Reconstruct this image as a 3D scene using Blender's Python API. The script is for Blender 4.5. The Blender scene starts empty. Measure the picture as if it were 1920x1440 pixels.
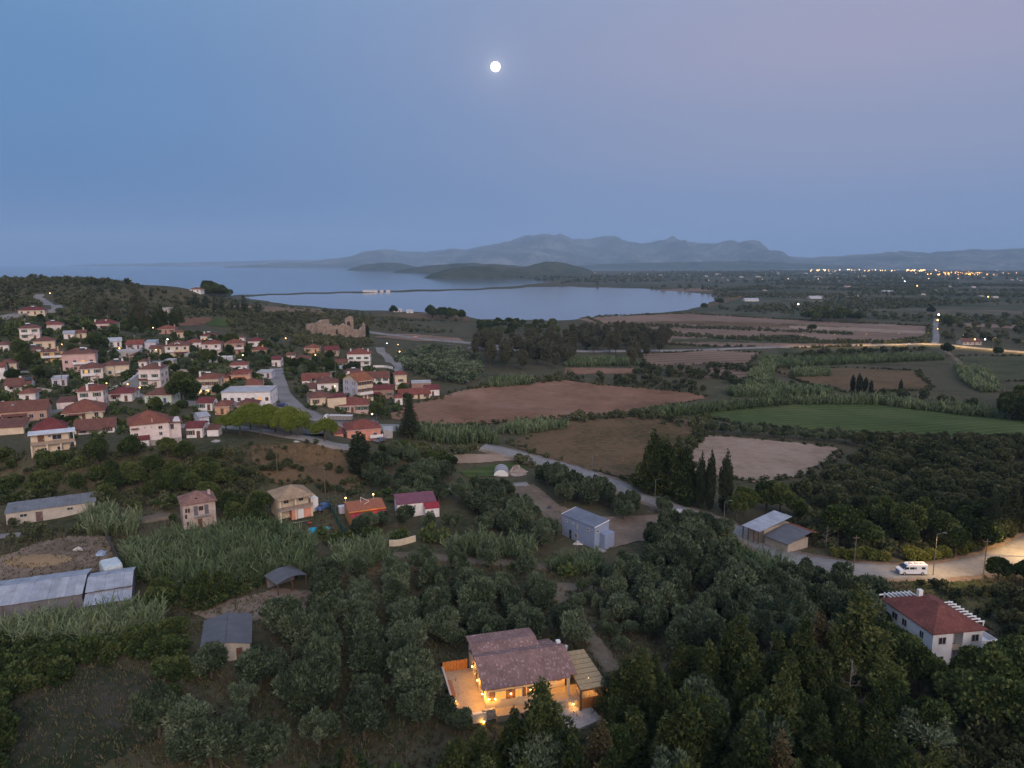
import bpy, bmesh, math, random
import numpy as np
from mathutils import Vector, Matrix
from mathutils.geometry import delaunay_2d_cdt

S = bpy.context.scene
COL = S.collection
R = math.radians
RNG = np.random.default_rng(7)
random.seed(7)

# ------------------------------------------------------------------ camera
CAMZ, PITCH, FPX = 62.0, R(9.6), 1333.0
cam = bpy.data.cameras.new('camera'); camo = bpy.data.objects.new('camera', cam); COL.objects.link(camo)
cam.sensor_width = 36.0; cam.lens = 36.0 * FPX / 1920.0
cam.clip_start = 1.0; cam.clip_end = 300000.0
camo.location = (0, 0, CAMZ); camo.rotation_euler = (math.pi / 2 - PITCH, 0, 0)
S.camera = camo

# ------------------------------------------------------------------ world: dusk sky opposite the sunset
W = bpy.data.worlds.new('World'); S.world = W; W.use_nodes = True
nt = W.node_tree; N = nt.nodes; L = nt.links
for n in list(N): N.remove(n)
def lin(r, g, b):
    f = lambda c: (c / 255 / 12.92) if c / 255 <= .04045 else ((c / 255 + .055) / 1.055) ** 2.4
    return (f(r), f(g), f(b), 1)
tc = N.new('ShaderNodeTexCoord'); sp = N.new('ShaderNodeSeparateXYZ'); L.new(tc.outputs['Generated'], sp.inputs[0])
def ramp(stops, fac):
    r = N.new('ShaderNodeValToRGB'); e = r.color_ramp.elements
    r.color_ramp.interpolation = 'EASE'
    while len(e) < len(stops): e.new(.5)
    for i, (p, c) in enumerate(stops): e[i].position = p; e[i].color = c
    L.new(fac, r.inputs[0]); return r.outputs[0]
zn = sp.outputs['Z']
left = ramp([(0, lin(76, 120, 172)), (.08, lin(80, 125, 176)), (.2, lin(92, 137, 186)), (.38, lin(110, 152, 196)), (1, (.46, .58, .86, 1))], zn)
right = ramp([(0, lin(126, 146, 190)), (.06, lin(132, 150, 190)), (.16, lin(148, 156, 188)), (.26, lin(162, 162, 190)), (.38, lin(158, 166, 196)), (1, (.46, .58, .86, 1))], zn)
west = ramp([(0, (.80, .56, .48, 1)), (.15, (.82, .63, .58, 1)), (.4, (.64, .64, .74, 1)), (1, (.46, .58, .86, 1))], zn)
def maprange(v, a, b):
    m = N.new('ShaderNodeMapRange'); m.interpolation_type = 'SMOOTHSTEP'
    m.inputs['From Min'].default_value = a; m.inputs['From Max'].default_value = b
    L.new(v, m.inputs['Value']); return m.outputs[0]
def mix(f, a, b, mode='MIX'):
    m = N.new('ShaderNodeMix'); m.data_type = 'RGBA'; m.blend_type = mode
    if isinstance(f, float): m.inputs[0].default_value = f
    else: L.new(f, m.inputs[0])
    L.new(a, m.inputs[6]); L.new(b, m.inputs[7]); return m.outputs[2]
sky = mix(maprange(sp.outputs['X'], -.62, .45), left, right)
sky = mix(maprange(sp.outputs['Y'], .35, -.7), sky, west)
# faint aureole round the moon in the humid air
MOON_DIR = Vector((0, 0, 0))
def pix_dir(px, py):
    a = (px - 960) / FPX; b = (py - 720) / FPX
    c, s = math.cos(PITCH), math.sin(PITCH)
    return Vector((a, c - b * s, -(b * c + s)))
MOON_DIR = pix_dir(929, 125).normalized()
dp = N.new('ShaderNodeVectorMath'); dp.operation = 'DOT_PRODUCT'; L.new(tc.outputs['Generated'], dp.inputs[0]); dp.inputs[1].default_value = MOON_DIR
def mth(op, a_, b_):
    m_ = N.new('ShaderNodeMath'); m_.operation = op
    for i_, v_ in enumerate((a_, b_)):
        if isinstance(v_, (int, float)): m_.inputs[i_].default_value = v_
        else: L.new(v_, m_.inputs[i_])
    return m_.outputs[0]
dpos = mth('MAXIMUM', dp.outputs['Value'], 0.0)
aur = mth('ADD', mth('MULTIPLY', mth('POWER', dpos, 1600.0), .045), mth('MULTIPLY', mth('POWER', dpos, 16000.0), .16))
rgb = N.new('ShaderNodeRGB'); rgb.outputs[0].default_value = (1, .93, .8, 1)
sky = mix(aur, sky, rgb.outputs[0], 'ADD')
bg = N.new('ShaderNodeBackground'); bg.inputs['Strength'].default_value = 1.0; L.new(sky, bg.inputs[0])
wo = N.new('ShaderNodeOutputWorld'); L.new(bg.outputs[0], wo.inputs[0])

# afterglow of the set sun behind the camera: one very soft low sun
sl = bpy.data.lights.new('sun', 'SUN'); sl.energy = 1.7; sl.angle = R(30); sl.color = (1, .80, .70)
so = bpy.data.objects.new('sun', sl); COL.objects.link(so)
so.rotation_euler = (R(62), 0, R(22)); so.location = (0, -50, 120)

V = S.view_settings; V.view_transform = 'Standard'; V.look = 'None'; V.exposure = 0.0; V.gamma = 1.0; V.use_curve_mapping = False
cy = S.cycles
cy.max_bounces = 4; cy.diffuse_bounces = 2; cy.glossy_bounces = 2; cy.transmission_bounces = 2; cy.volume_bounces = 2; cy.transparent_max_bounces = 6
cy.use_denoising = True; cy.caustics_reflective = False; cy.caustics_refractive = False
cy.sample_clamp_indirect = 3.0; cy.use_adaptive_sampling = True; cy.adaptive_threshold = .02

# ------------------------------------------------------------------ helpers
def tag(o, label=None, cat=None, group=None, kind=None):
    if label: o['label'] = label
    if cat: o['category'] = cat
    if group: o['group'] = group
    if kind: o['kind'] = kind
    return o
def empty(name, loc, rz=0.0, scale=None):
    o = bpy.data.objects.new(name, None); COL.objects.link(o)
    o.location = loc; o.rotation_euler = (0, 0, rz)
    o.empty_display_size = .5
    if scale is not None: o.scale = scale
    return o
def link(name, me, parent=None, loc=None, rot=None):
    o = bpy.data.objects.new(name, me); COL.objects.link(o)
    if parent is not None: o.parent = parent
    if loc is not None: o.location = loc
    if rot is not None: o.rotation_euler = rot
    return o
class MB:
    """collects shapes into one mesh"""
    def __init__(self): self.v = []; self.f = []
    def add(self, vs, fs):
        k = len(self.v); self.v += [tuple(p) for p in vs]; self.f += [tuple(i + k for i in f) for f in fs]; return self
    def box(self, x0, x1, y0, y1, z0, z1):
        vs = [(x0,y0,z0),(x1,y0,z0),(x1,y1,z0),(x0,y1,z0),(x0,y0,z1),(x1,y0,z1),(x1,y1,z1),(x0,y1,z1)]
        return self.add(vs, [(3,2,1,0),(4,5,6,7),(0,1,5,4),(1,2,6,5),(2,3,7,6),(3,0,4,7)])
    def prism(self, poly, z0, z1):
        n = len(poly); vs = [(x, y, z0) for x, y in poly] + [(x, y, z1) for x, y in poly]
        return self.add(vs, [tuple(range(n - 1, -1, -1)), tuple(range(n, 2 * n))] + [(i, (i + 1) % n, n + (i + 1) % n, n + i) for i in range(n)])
    def tube(self, p0, p1, r0, r1=None, n=8):
        r1 = r0 if r1 is None else r1
        p0 = Vector(p0); p1 = Vector(p1); d = (p1 - p0).normalized()
        a = d.orthogonal().normalized(); b = d.cross(a); vs = []
        for p, r in ((p0, r0), (p1, r1)):
            for i in range(n):
                t = 2 * math.pi * i / n; vs.append(p + a * (r * math.cos(t)) + b * (r * math.sin(t)))
        return self.add(vs, [(i, (i + 1) % n, n + (i + 1) % n, n + i) for i in range(n)] + [tuple(range(n - 1, -1, -1)), tuple(range(n, 2 * n))])
    def rings(self, rings, cap=True):
        n = len(rings[0]); vs = [p for r in rings for p in r]; fs = []
        for k in range(len(rings) - 1):
            for i in range(n):
                fs.append((k*n+i, k*n+(i+1)%n, (k+1)*n+(i+1)%n, (k+1)*n+i))
        if cap: fs += [tuple(range(n-1,-1,-1)), tuple(range((len(rings)-1)*n, len(rings)*n))]
        return self.add(vs, fs)
    def mesh(self, name, mat, smooth=False):
        me = bpy.data.meshes.new(name); me.from_pydata(self.v, [], self.f); me.update()
        if mat is not None: me.materials.append(mat)
        if smooth: me.polygons.foreach_set('use_smooth', [True] * len(me.polygons))
        return me
    def build(self, name, mat, parent=None, loc=None, rot=None, smooth=False):
        return link(name, self.mesh(name, mat, smooth), parent, loc, rot)
def quad_mesh(name, Vv, Q, mat, var=None, smooth=False):
    me = bpy.data.meshes.new(name); n = len(Q)
    me.vertices.add(len(Vv)); me.vertices.foreach_set('co', np.asarray(Vv, np.float32).ravel())
    me.loops.add(n * 4); me.loops.foreach_set('vertex_index', np.asarray(Q, np.int32).ravel())
    me.polygons.add(n); me.polygons.foreach_set('loop_start', np.arange(0, 4 * n, 4, dtype=np.int32))
    if var is not None:
        a = me.attributes.new('var', 'FLOAT', 'FACE'); a.data.foreach_set('value', np.asarray(var, np.float32))
    if smooth: me.polygons.foreach_set('use_smooth', np.ones(n, bool))
    me.update(calc_edges=True)
    if mat is not None: me.materials.append(mat)
    return me

# ------------------------------------------------------------------ materials
MATS = {}
def newmat(name):
    m = bpy.data.materials.new(name); m.use_nodes = True
    n = m.node_tree.nodes; p = n['Principled BSDF']
    MATS[name] = m; return m, n, m.node_tree.links, p
def col4(c): return (c[0], c[1], c[2], 1)
def plain(name, c, rough=.8, noise=.18, scale=1.2, bump=0., metal=0., spec=.3, stain=None):
    """painted / plastered / bare surface with mottled wear"""
    if name in MATS: return MATS[name]
    m, n, l, p = newmat(name)
    p.inputs['Roughness'].default_value = rough; p.inputs['Metallic'].default_value = metal; p.inputs['Specular IOR Level'].default_value = spec
    t = n.new('ShaderNodeTexCoord'); x = n.new('ShaderNodeTexNoise'); x.inputs['Scale'].default_value = scale; x.inputs['Detail'].default_value = 6; x.inputs['Roughness'].default_value = .65
    l.new(t.outputs['Object'], x.inputs['Vector'])
    r = n.new('ShaderNodeValToRGB'); e = r.color_ramp.elements
    e[0].position = .3; e[1].position = .7
    d = stain or tuple(k * (1 - 2 * noise) for k in c)
    e[0].color = col4(d); e[1].color = col4([min(1, k * (1 + noise * .6)) for k in c])
    l.new(x.outputs[0], r.inputs[0]); l.new(r.outputs[0], p.inputs['Base Color'])
    if bump:
        b = n.new('ShaderNodeBump'); b.inputs['Strength'].default_value = bump; b.inputs['Distance'].default_value = .05
        y = n.new('ShaderNodeTexNoise'); y.inputs['Scale'].default_value = scale * 8; l.new(t.outputs['Object'], y.inputs['Vector'])
        l.new(y.outputs[0], b.inputs['Height']); l.new(b.outputs[0], p.inputs['Normal'])
    return m
def tiles(name, c, pale=.12, axis='X', pitch=.24):
    """clay tile roof: barrel rows as bump, individual tiles paler and darker"""
    if name in MATS: return MATS[name]
    m, n, l, p = newmat(name); p.inputs['Roughness'].default_value = .85; p.inputs['Specular IOR Level'].default_value = .2
    t = n.new('ShaderNodeTexCoord')
    mp = n.new('ShaderNodeMapping'); mp.inputs['Scale'].default_value = (1 / pitch, 1 / .36, 0); l.new(t.outputs['Object'], mp.inputs['Vector'])
    v = n.new('ShaderNodeTexWhiteNoise'); v.noise_dimensions = '2D'
    fl = n.new('ShaderNodeVectorMath'); fl.operation = 'FLOOR'; l.new(mp.outputs[0], fl.inputs[0]); l.new(fl.outputs[0], v.inputs['Vector'])
    r = n.new('ShaderNodeValToRGB'); e = r.color_ramp.elements; e.new(.5); e.new(.9)
    for i, (ps_, k) in enumerate(((0, .84), (.5, 1.0), (.86, 1.08), (1, 1 + pale * 1.5))):
        e[i].position = ps_; e[i].color = col4([min(1, ch * k + (pale * .12 if i == 3 else 0)) for ch in c])
    l.new(v.outputs['Value'], r.inputs[0])
    x = n.new('ShaderNodeTexNoise'); x.inputs['Scale'].default_value = .5; x.inputs['Detail'].default_value = 5; l.new(t.outputs['Object'], x.inputs['Vector'])
    mx = n.new('ShaderNodeMix'); mx.data_type = 'RGBA'; mx.blend_type = 'MULTIPLY'; mx.inputs[0].default_value = .55
    r2 = n.new('ShaderNodeValToRGB'); r2.color_ramp.elements[0].color = (.45, .42, .42, 1); r2.color_ramp.elements[1].color = (1.0, 1, 1, 1); r2.color_ramp.elements[0].position = .3; r2.color_ramp.elements[1].position = .65
    l.new(x.outputs[0], r2.inputs[0]); l.new(r.outputs[0], mx.inputs[6]); l.new(r2.outputs[0], mx.inputs[7]); l.new(mx.outputs[2], p.inputs['Base Color'])
    w = n.new('ShaderNodeTexWave'); w.bands_direction = axis; w.inputs['Scale'].default_value = .314 / pitch * 1.0; l.new(t.outputs['Object'], w.inputs['Vector'])
    b = n.new('ShaderNodeBump'); b.inputs['Strength'].default_value = .6; b.inputs['Distance'].default_value = .06
    l.new(w.outputs[0], b.inputs['Height']); l.new(b.outputs[0], p.inputs['Normal'])
    return m
def corrugated(name, c, rust=(.16, .1, .07), axis='X', pitch=.35):
    if name in MATS: return MATS[name]
    m = plain(name, c, rough=.55, noise=.16, scale=.5, metal=.15, spec=.4); n = m.node_tree.nodes; l = m.node_tree.links; p = n['Principled BSDF']
    t = n.new('ShaderNodeTexCoord'); w = n.new('ShaderNodeTexWave'); w.bands_direction = axis; w.inputs['Scale'].default_value = .314 / pitch
    l.new(t.outputs['Object'], w.inputs['Vector']); b = n.new('ShaderNodeBump'); b.inputs['Strength'].default_value = .8; b.inputs['Distance'].default_value = .06
    l.new(w.outputs[0], b.inputs['Height']); l.new(b.outputs[0], p.inputs['Normal'])
    src = p.inputs['Base Color'].links[0].from_socket
    x = n.new('ShaderNodeTexNoise'); x.inputs['Scale'].default_value = .35; x.inputs['Detail'].default_value = 7
    mp = n.new('ShaderNodeMapping'); mp.inputs['Scale'].default_value = (3, .6, 1) if axis == 'X' else (.6, 3, 1); l.new(t.outputs['Object'], mp.inputs[0]); l.new(mp.outputs[0], x.inputs['Vector'])
    r = n.new('ShaderNodeValToRGB'); r.color_ramp.elements[0].position = .56; r.color_ramp.elements[1].position = .75; l.new(x.outputs[0], r.inputs[0])
    mx = n.new('ShaderNodeMix'); mx.data_type = 'RGBA'; l.new(r.outputs[0], mx.inputs[0]); l.new(src, mx.inputs[6]); mx.inputs[7].default_value = col4(rust); l.new(mx.outputs[2], p.inputs['Base Color'])
    return m
def ground_mat(name, stops, s1=.02, s2=.35, bump=.5, rows=None):
    """soil / dry grass: large patches times fine tufts, optional plough rows (angle, spacing, strength)"""
    if name in MATS: return MATS[name]
    m, n, l, p = newmat(name); p.inputs['Roughness'].default_value = .95; p.inputs['Specular IOR Level'].default_value = .1
    g = n.new('ShaderNodeNewGeometry')
    a = n.new('ShaderNodeTexNoise'); a.inputs['Scale'].default_value = s1; a.inputs['Detail'].default_value = 7; a.inputs['Roughness'].default_value = .62; l.new(g.outputs['Position'], a.inputs['Vector'])
    b = n.new('ShaderNodeTexNoise'); b.inputs['Scale'].default_value = s2; b.inputs['Detail'].default_value = 6; b.inputs['Roughness'].default_value = .7; l.new(g.outputs['Position'], b.inputs['Vector'])
    h = b.outputs[0]
    if rows:
        mp = n.new('ShaderNodeMapping'); mp.vector_type = 'POINT'; mp.inputs['Rotation'].default_value = (0, 0, rows[0]); l.new(g.outputs['Position'], mp.inputs[0])
        w = n.new('ShaderNodeTexWave'); w.bands_direction = 'X'; w.inputs['Scale'].default_value = .314 / rows[1]; w.inputs['Distortion'].default_value = 2.5; w.inputs['Detail'].default_value = 3; w.inputs['Detail Scale'].default_value = .6
        l.new(mp.outputs[0], w.inputs['Vector'])
        q = n.new('ShaderNodeMix'); q.data_type = 'FLOAT'; q.inputs[0].default_value = rows[2]; l.new(h, q.inputs[2]); l.new(w.outputs[0], q.inputs[3]); h = q.outputs[0]
    f = n.new('ShaderNodeMix'); f.data_type = 'FLOAT'; f.inputs[0].default_value = .42; l.new(a.outputs[0], f.inputs[2]); l.new(h, f.inputs[3])
    r = n.new('ShaderNodeValToRGB'); e = r.color_ramp.elements
    while len(e) < len(stops): e.new(.5)
    for i, (q_, c) in enumerate(stops): e[i].position = .5 + (q_ - .5) * .5; e[i].color = col4(c)
    l.new(f.outputs[0], r.inputs[0]); l.new(r.outputs[0], p.inputs['Base Color'])
    if bump:
        bm = n.new('ShaderNodeBump'); bm.inputs['Strength'].default_value = bump; bm.inputs['Distance'].default_value = .35; l.new(h, bm.inputs['Height']); l.new(bm.outputs[0], p.inputs['Normal'])
    return m
def foliage(name, dark, mid, pale, world=.012):
    """leaves: each spray its own tone, each tree its own cast"""
    if name in MATS: return MATS[name]
    m, n, l, p = newmat(name); p.inputs['Roughness'].default_value = .75; p.inputs['Specular IOR Level'].default_value = .15
    at = n.new('ShaderNodeAttribute'); at.attribute_name = 'var'
    oi = n.new('ShaderNodeObjectInfo'); g = n.new('ShaderNodeNewGeometry')
    x = n.new('ShaderNodeTexNoise'); x.inputs['Scale'].default_value = world; x.inputs['Detail'].default_value = 3; l.new(g.outputs['Position'], x.inputs['Vector'])
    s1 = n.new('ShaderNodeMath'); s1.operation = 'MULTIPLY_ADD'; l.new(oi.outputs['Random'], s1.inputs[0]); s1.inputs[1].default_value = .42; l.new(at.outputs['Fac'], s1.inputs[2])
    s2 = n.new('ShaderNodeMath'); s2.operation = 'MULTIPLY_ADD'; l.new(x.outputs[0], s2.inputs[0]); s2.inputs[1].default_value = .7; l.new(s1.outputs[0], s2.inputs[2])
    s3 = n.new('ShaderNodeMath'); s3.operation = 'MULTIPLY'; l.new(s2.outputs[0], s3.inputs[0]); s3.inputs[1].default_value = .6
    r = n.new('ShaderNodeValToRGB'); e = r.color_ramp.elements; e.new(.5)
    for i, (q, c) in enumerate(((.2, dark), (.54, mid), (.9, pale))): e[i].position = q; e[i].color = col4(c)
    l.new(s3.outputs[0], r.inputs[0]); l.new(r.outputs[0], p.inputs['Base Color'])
    tr = n.new('ShaderNodeBsdfTranslucent'); l.new(r.outputs[0], tr.inputs[0])
    ms = n.new('ShaderNodeMixShader'); ms.inputs[0].default_value = .1; l.new(p.outputs[0], ms.inputs[1]); l.new(tr.outputs[0], ms.inputs[2]); l.new(ms.outputs[0], n['Material Output'].inputs[0])
    return m
def emit(name, c, s, sampled=False):
    if name in MATS: return MATS[name]
    m, n, l, p = newmat(name); p.inputs['Base Color'].default_value = (.04, .035, .03, 1)
    p.inputs['Emission Color'].default_value = col4(c); p.inputs['Emission Strength'].default_value = s
    if not sampled: m.cycles.emission_sampling = 'NONE'
    return m

LEAF = {
 'olive': foliage('olive leaf', (.010, .019, .009), (.052, .078, .042), (.165, .205, .122)),
 'orchard': foliage('orchard leaf', (.010, .019, .007), (.042, .058, .026), (.11, .118, .058)),
 'broad': foliage('broad leaf', (.008, .018, .005), (.038, .064, .018), (.12, .145, .045)),
 'scrub': foliage('scrub leaf', (.012, .020, .008), (.052, .066, .028), (.13, .13, .066), world=.03),
 'dry': foliage('dry grass blade', (.045, .045, .022), (.085, .075, .042), (.14, .118, .075), world=.05),
 'conifer': foliage('conifer needle', (.005, .012, .003), (.026, .044, .011), (.095, .11, .034)),
 'cypress': foliage('cypress scale', (.016, .026, .014), (.03, .042, .02), (.05, .06, .03)),
 'pine': foliage('pine needle', (.05, .075, .012), (.115, .155, .022), (.18, .215, .04)),
 'reed': foliage('reed blade', (.022, .042, .014), (.088, .128, .056), (.21, .25, .13), world=.06),
 'gum': foliage('gum leaf', (.045, .05, .03), (.075, .08, .048), (.11, .11, .07)),
 'yellow': foliage('lamplit yellow leaf', (.06, .08, .02), (.11, .13, .03), (.17, .17, .05)),  # roadside shrubs: the lamp's yellow light put into the leaf colour
}
BARK = plain('bark', (.10, .082, .065), noise=.3, scale=3, bump=.4)

# ------------------------------------------------------------------ terrain
def px_world(px, py, z):
    d = pix_dir(px, py); t = (CAMZ - z) / -d.z
    return d.x * t, d.y * t
CT = [ # photo-ground control points: pixel column, pixel row, height in metres
 (-300,1400,0),(100,1400,0),(500,1400,0),(960,1400,1.2),(1500,1400,3),(1850,1400,3.5),(2200,1400,4),(960,1800,2),(200,1800,0),(1700,1800,5),
 (-300,1130,0),(0,1130,0),(300,1100,0),(600,1100,0),(900,1120,0),(990,1260,2),(1300,1150,.5),(1760,1200,1),(1920,1150,.5),(1700,1080,0),(1400,1010,0),(1100,1030,0),(700,1010,.5),(400,990,1),(100,990,1),(2200,1080,0),
 (-250,940,3),(50,938,2.5),(250,935,2.5),(400,930,3),(550,935,2),(700,905,1),
 (-250,850,11),(0,850,11),(150,848,11),(300,838,11),(430,828,11),(560,818,10),(640,822,7),(700,835,3.5),(520,870,6),(620,880,3.5),
 (-250,760,13),(0,760,12.5),(200,750,13),(400,745,12),(550,762,9.5),(700,790,5),(800,790,2),
 (-250,690,18),(0,690,16),(150,690,15),(300,690,15),(450,685,13),(550,700,9),(700,700,4.5),(800,730,1),
 (-250,620,28),(0,620,25),(150,620,22),(300,620,19),(450,645,14),(600,645,4.5),(700,640,1),(850,645,-3),
 (-250,570,36),(0,572,33),(150,572,30),(300,582,22),(420,592,14),(500,588,3),
 (-300,525,45),(0,528,44.5),(150,526,45),(250,536,40),(350,556,25),(420,566,10),(470,573,-4),
 (900,805,0),(1000,900,0),(1250,850,-1),(1600,850,-1.5),(1900,850,-1.5),(2300,850,-1),(1000,745,-2.5),(1300,745,-3),(1700,745,-3.5),(2300,745,-3),
 (900,685,-4),(1300,665,-5),(1800,660,-5),(2300,660,-5),(1000,622,-7),(1400,612,-8),(1800,602,-6.5),(2300,600,-6),
 (700,595,-7.5),(560,582,-7),(1500,560,-8),(1900,560,-6),(2300,560,-6),(1250,530,-7),(1600,525,-7),(2000,525,-6),(1400,510,-8),(1800,508,-7),(2400,510,-7),(1100,520,-6),(1000,512,-4)]
_c = []
for px, py, z in CT:
    x, y = px_world(px, py, z); _c.append((x / y, math.log(y), z))
for x, y, z in ((-1500,1500,-9),(-900,1500,-9),(-600,1500,-9),(-2000,2500,-9),(-500,3500,-9),(-300,1300,-8),(-1400,1100,10)):
    _c.append((x / y, math.log(y), z))
_c = np.array(_c)
def T_exact(u, v):
    u = np.asarray(u, float); v = np.asarray(v, float); num = np.zeros(u.shape); den = np.zeros(u.shape)
    for cu, cv, cz in _c:
        w = (((u - cu) / .075) ** 2 + ((v - cv) / .06) ** 2 + .35) ** -2.6
        num += w * cz; den += w
    return num / den
NU, NV = 460, 520
GU = np.linspace(-1.2, 1.2, NU); GV = np.linspace(math.log(30), math.log(7900), NV)
UU, VV = np.meshgrid(GU, GV)
GZ = T_exact(UU, VV)
YY = np.exp(VV); XX = UU * YY
# small undulations
GZ += .5 * np.sin(XX * .05 + 1.3) * np.sin(YY * .043) * np.clip(YY / 200, .2, 1) * np.clip((1500 - YY) / 800, 0, 1)
SEA = -10.0
LAGOON = [(455,557),(520,568),(560,573),(640,580),(730,583),(800,587),(870,592),(900,599),(980,602),(1060,602),(1110,595),(1200,590),(1280,583),(1310,575),(1330,568),(1345,562),(1350,557),(1340,552),(1300,548),(1200,541.5),(1080,537.5),(1020,538),(950,541.5),(800,547),(700,548.5),(600,551.5),(500,553.5)]
SEAP = [(-900,562),(425,557),(445,552.6),(500,550.9),(600,548.4),(700,545.3),(850,542.2),(950,537.4),(1000,533.4),(1030,529),(1010,524.5),(960,522.5),(920,521),(850,520),(800,518),(830,509),(1060,507.2),(1250,506.2),(1480,506.0),(1560,504.6),(1600,502),(1600,494),(-900,494)]
def px_of(x, y, z):
    c, s = math.cos(PITCH), math.sin(PITCH); h = z - CAMZ
    dep = y * c - h * s; up = y * s + h * c
    return 960 + FPX * x / dep, 720 - FPX * up / dep
def in_poly(px, py, poly):
    ins = np.zeros(px.shape, bool); n = len(poly)
    for i in range(n):
        x0, y0 = poly[i]; x1, y1 = poly[(i + 1) % n]
        if y0 == y1: continue
        c = (y0 > py) != (y1 > py)
        ins ^= c & (px < (x1 - x0) * (py - y0) / (y1 - y0) + x0)
    return ins
def poly_dist(px, py, poly, sx=1.0):
    d = np.full(px.shape, 1e9); n = len(poly)
    for i in range(n):
        x0, y0 = poly[i]; x1, y1 = poly[(i + 1) % n]
        ex, ey = (x1 - x0) * sx, y1 - y0; L2 = ex * ex + ey * ey + 1e-9
        t = np.clip(((px - x0) * sx * ex + (py - y0) * ey) / L2, 0, 1)
        d = np.minimum(d, np.hypot((px - x0) * sx - t * ex, py - y0 - t * ey))
    return d
WPX, WPY = px_of(XX, YY, np.full(XX.shape, SEA))
WPX += 3 * np.sin(WPY * 1.1) ; WPYj = WPY + .5 * np.sin(WPX * .09) + .4 * np.sin(WPX * .031 + 2)
far = YY > 700
for poly in (LAGOON, SEAP):
    i_ = in_poly(WPX, WPYj, poly) & far; d_ = poly_dist(WPX, WPYj, poly, .25)
    GZ = np.where(i_, np.minimum(GZ, SEA - np.minimum(4, .15 + .9 * d_)), np.where(far & (d_ < 6), np.minimum(GZ, SEA + .25 + .8 * d_), GZ))
GZ = np.maximum(GZ, SEA - 4)
# villa and shed pads are levelled later by the buildings' own plinths
du, dv = GU[1] - GU[0], GV[1] - GV[0]
def ground(x, y):
    x = np.asarray(x, float); y = np.maximum(np.asarray(y, float), 30.5)
    a = np.clip((x / y - GU[0]) / du, 0, NU - 1.001); b = np.clip((np.log(y) - GV[0]) / dv, 0, NV - 1.001)
    i = a.astype(int); j = b.astype(int); fa = a - i; fb = b - j
    return (GZ[j, i] * (1 - fa) + GZ[j, i + 1] * fa) * (1 - fb) + (GZ[j + 1, i] * (1 - fa) + GZ[j + 1, i + 1] * fa) * fb
def P(px, py, dz=0.0):
    """ground point seen at a photo pixel (dz: the pixel shows a point that high above the ground)"""
    d = pix_dir(px, py); u = d.x / d.y
    a = min(max((u - GU[0]) / du, 0), NU - 1.001); i = int(a); fa = a - i
    colz = GZ[:, i] * (1 - fa) + GZ[:, i + 1] * fa + dz
    ray = CAMZ + d.z / d.y * np.exp(GV)
    k = np.nonzero(ray <= colz)[0]
    if len(k) == 0: v = GV[-1]
    elif k[0] == 0: v = GV[0]
    else:
        j = k[0]; d0 = ray[j - 1] - colz[j - 1]; d1 = ray[j] - colz[j]; v = GV[j - 1] + dv * d0 / (d0 - d1)
    y = math.exp(v); x = u * y
    return Vector((x, y, float(ground(x, y))))
def mppx(p):  # metres per photo pixel across at a point
    return (p.y * math.cos(PITCH) + (CAMZ - p.z) * math.sin(PITCH)) / FPX

q = (np.arange(NU * (NV)).reshape(NV, NU))
Q = np.stack([q[:-1, :-1], q[:-1, 1:], q[1:, 1:], q[1:, :-1]], -1).reshape(-1, 4)
GROUND = ground_mat('dry grassland', [(.18, (.024, .032, .014)), (.36, (.05, .054, .026)), (.5, (.088, .075, .046)), (.6, (.06, .06, .03)), (.72, (.115, .09, .062)), (.85, (.15, .12, .088))], s1=.05, s2=.55)
terrain = link('terrain', quad_mesh('terrain', np.stack([XX, YY, GZ], -1).reshape(-1, 3), Q, GROUND, smooth=True))
tag(terrain, 'dry rolling farmland running down to the lagoon', 'terrain', kind='structure')

# water
m, n, l, p = newmat('water'); p.inputs['Base Color'].default_value = (.07, .08, .10, 1); p.inputs['Roughness'].default_value = .10; p.inputs['IOR'].default_value = 1.33
g = n.new('ShaderNodeNewGeometry'); mp = n.new('ShaderNodeMapping'); mp.inputs['Scale'].default_value = (.02, .05, 1); l.new(g.outputs['Position'], mp.inputs[0])
x = n.new('ShaderNodeTexNoise'); x.inputs['Scale'].default_value = 1.0; x.inputs['Detail'].default_value = 6; l.new(mp.outputs[0], x.inputs['Vector'])
b = n.new('ShaderNodeBump'); b.inputs['Strength'].default_value = .06; b.inputs['Distance'].default_value = 2.0; l.new(x.outputs[0], b.inputs['Height']); l.new(b.outputs[0], p.inputs['Normal'])
sea = MB().add([(-32000, 700, SEA), (32000, 700, SEA), (32000, 29000, SEA), (-32000, 29000, SEA)], [(0, 1, 2, 3)]).build('sea', MATS['water'])
LM = MATS['water'].copy(); LM.name = 'lagoon water'; LM.node_tree.nodes['Principled BSDF'].inputs['Base Color'].default_value = (.17, .145, .14, 1)
lg = MB().add([(*px_world(a_, b_ + (.5 if b_ > 553 else -.5), SEA + .06), SEA + .06) for a_, b_ in LAGOON], [tuple(range(len(LAGOON)))]).build('lagoon', LM)
bm = bmesh.new(); bm.from_mesh(lg.data); bmesh.ops.triangulate(bm, faces=bm.faces[:]); bmesh.ops.recalc_face_normals(bm, faces=bm.faces[:])
if bm.faces[:][0].normal.z < 0: bmesh.ops.reverse_faces(bm, faces=bm.faces[:])
bm.to_mesh(lg.data); bm.free()
tag(lg, 'pale silvery lagoon inside the sand spit', 'lagoon', kind='structure')
tag(sea, 'calm grey blue sea and lagoon under the moon', 'sea', kind='structure')

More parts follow.
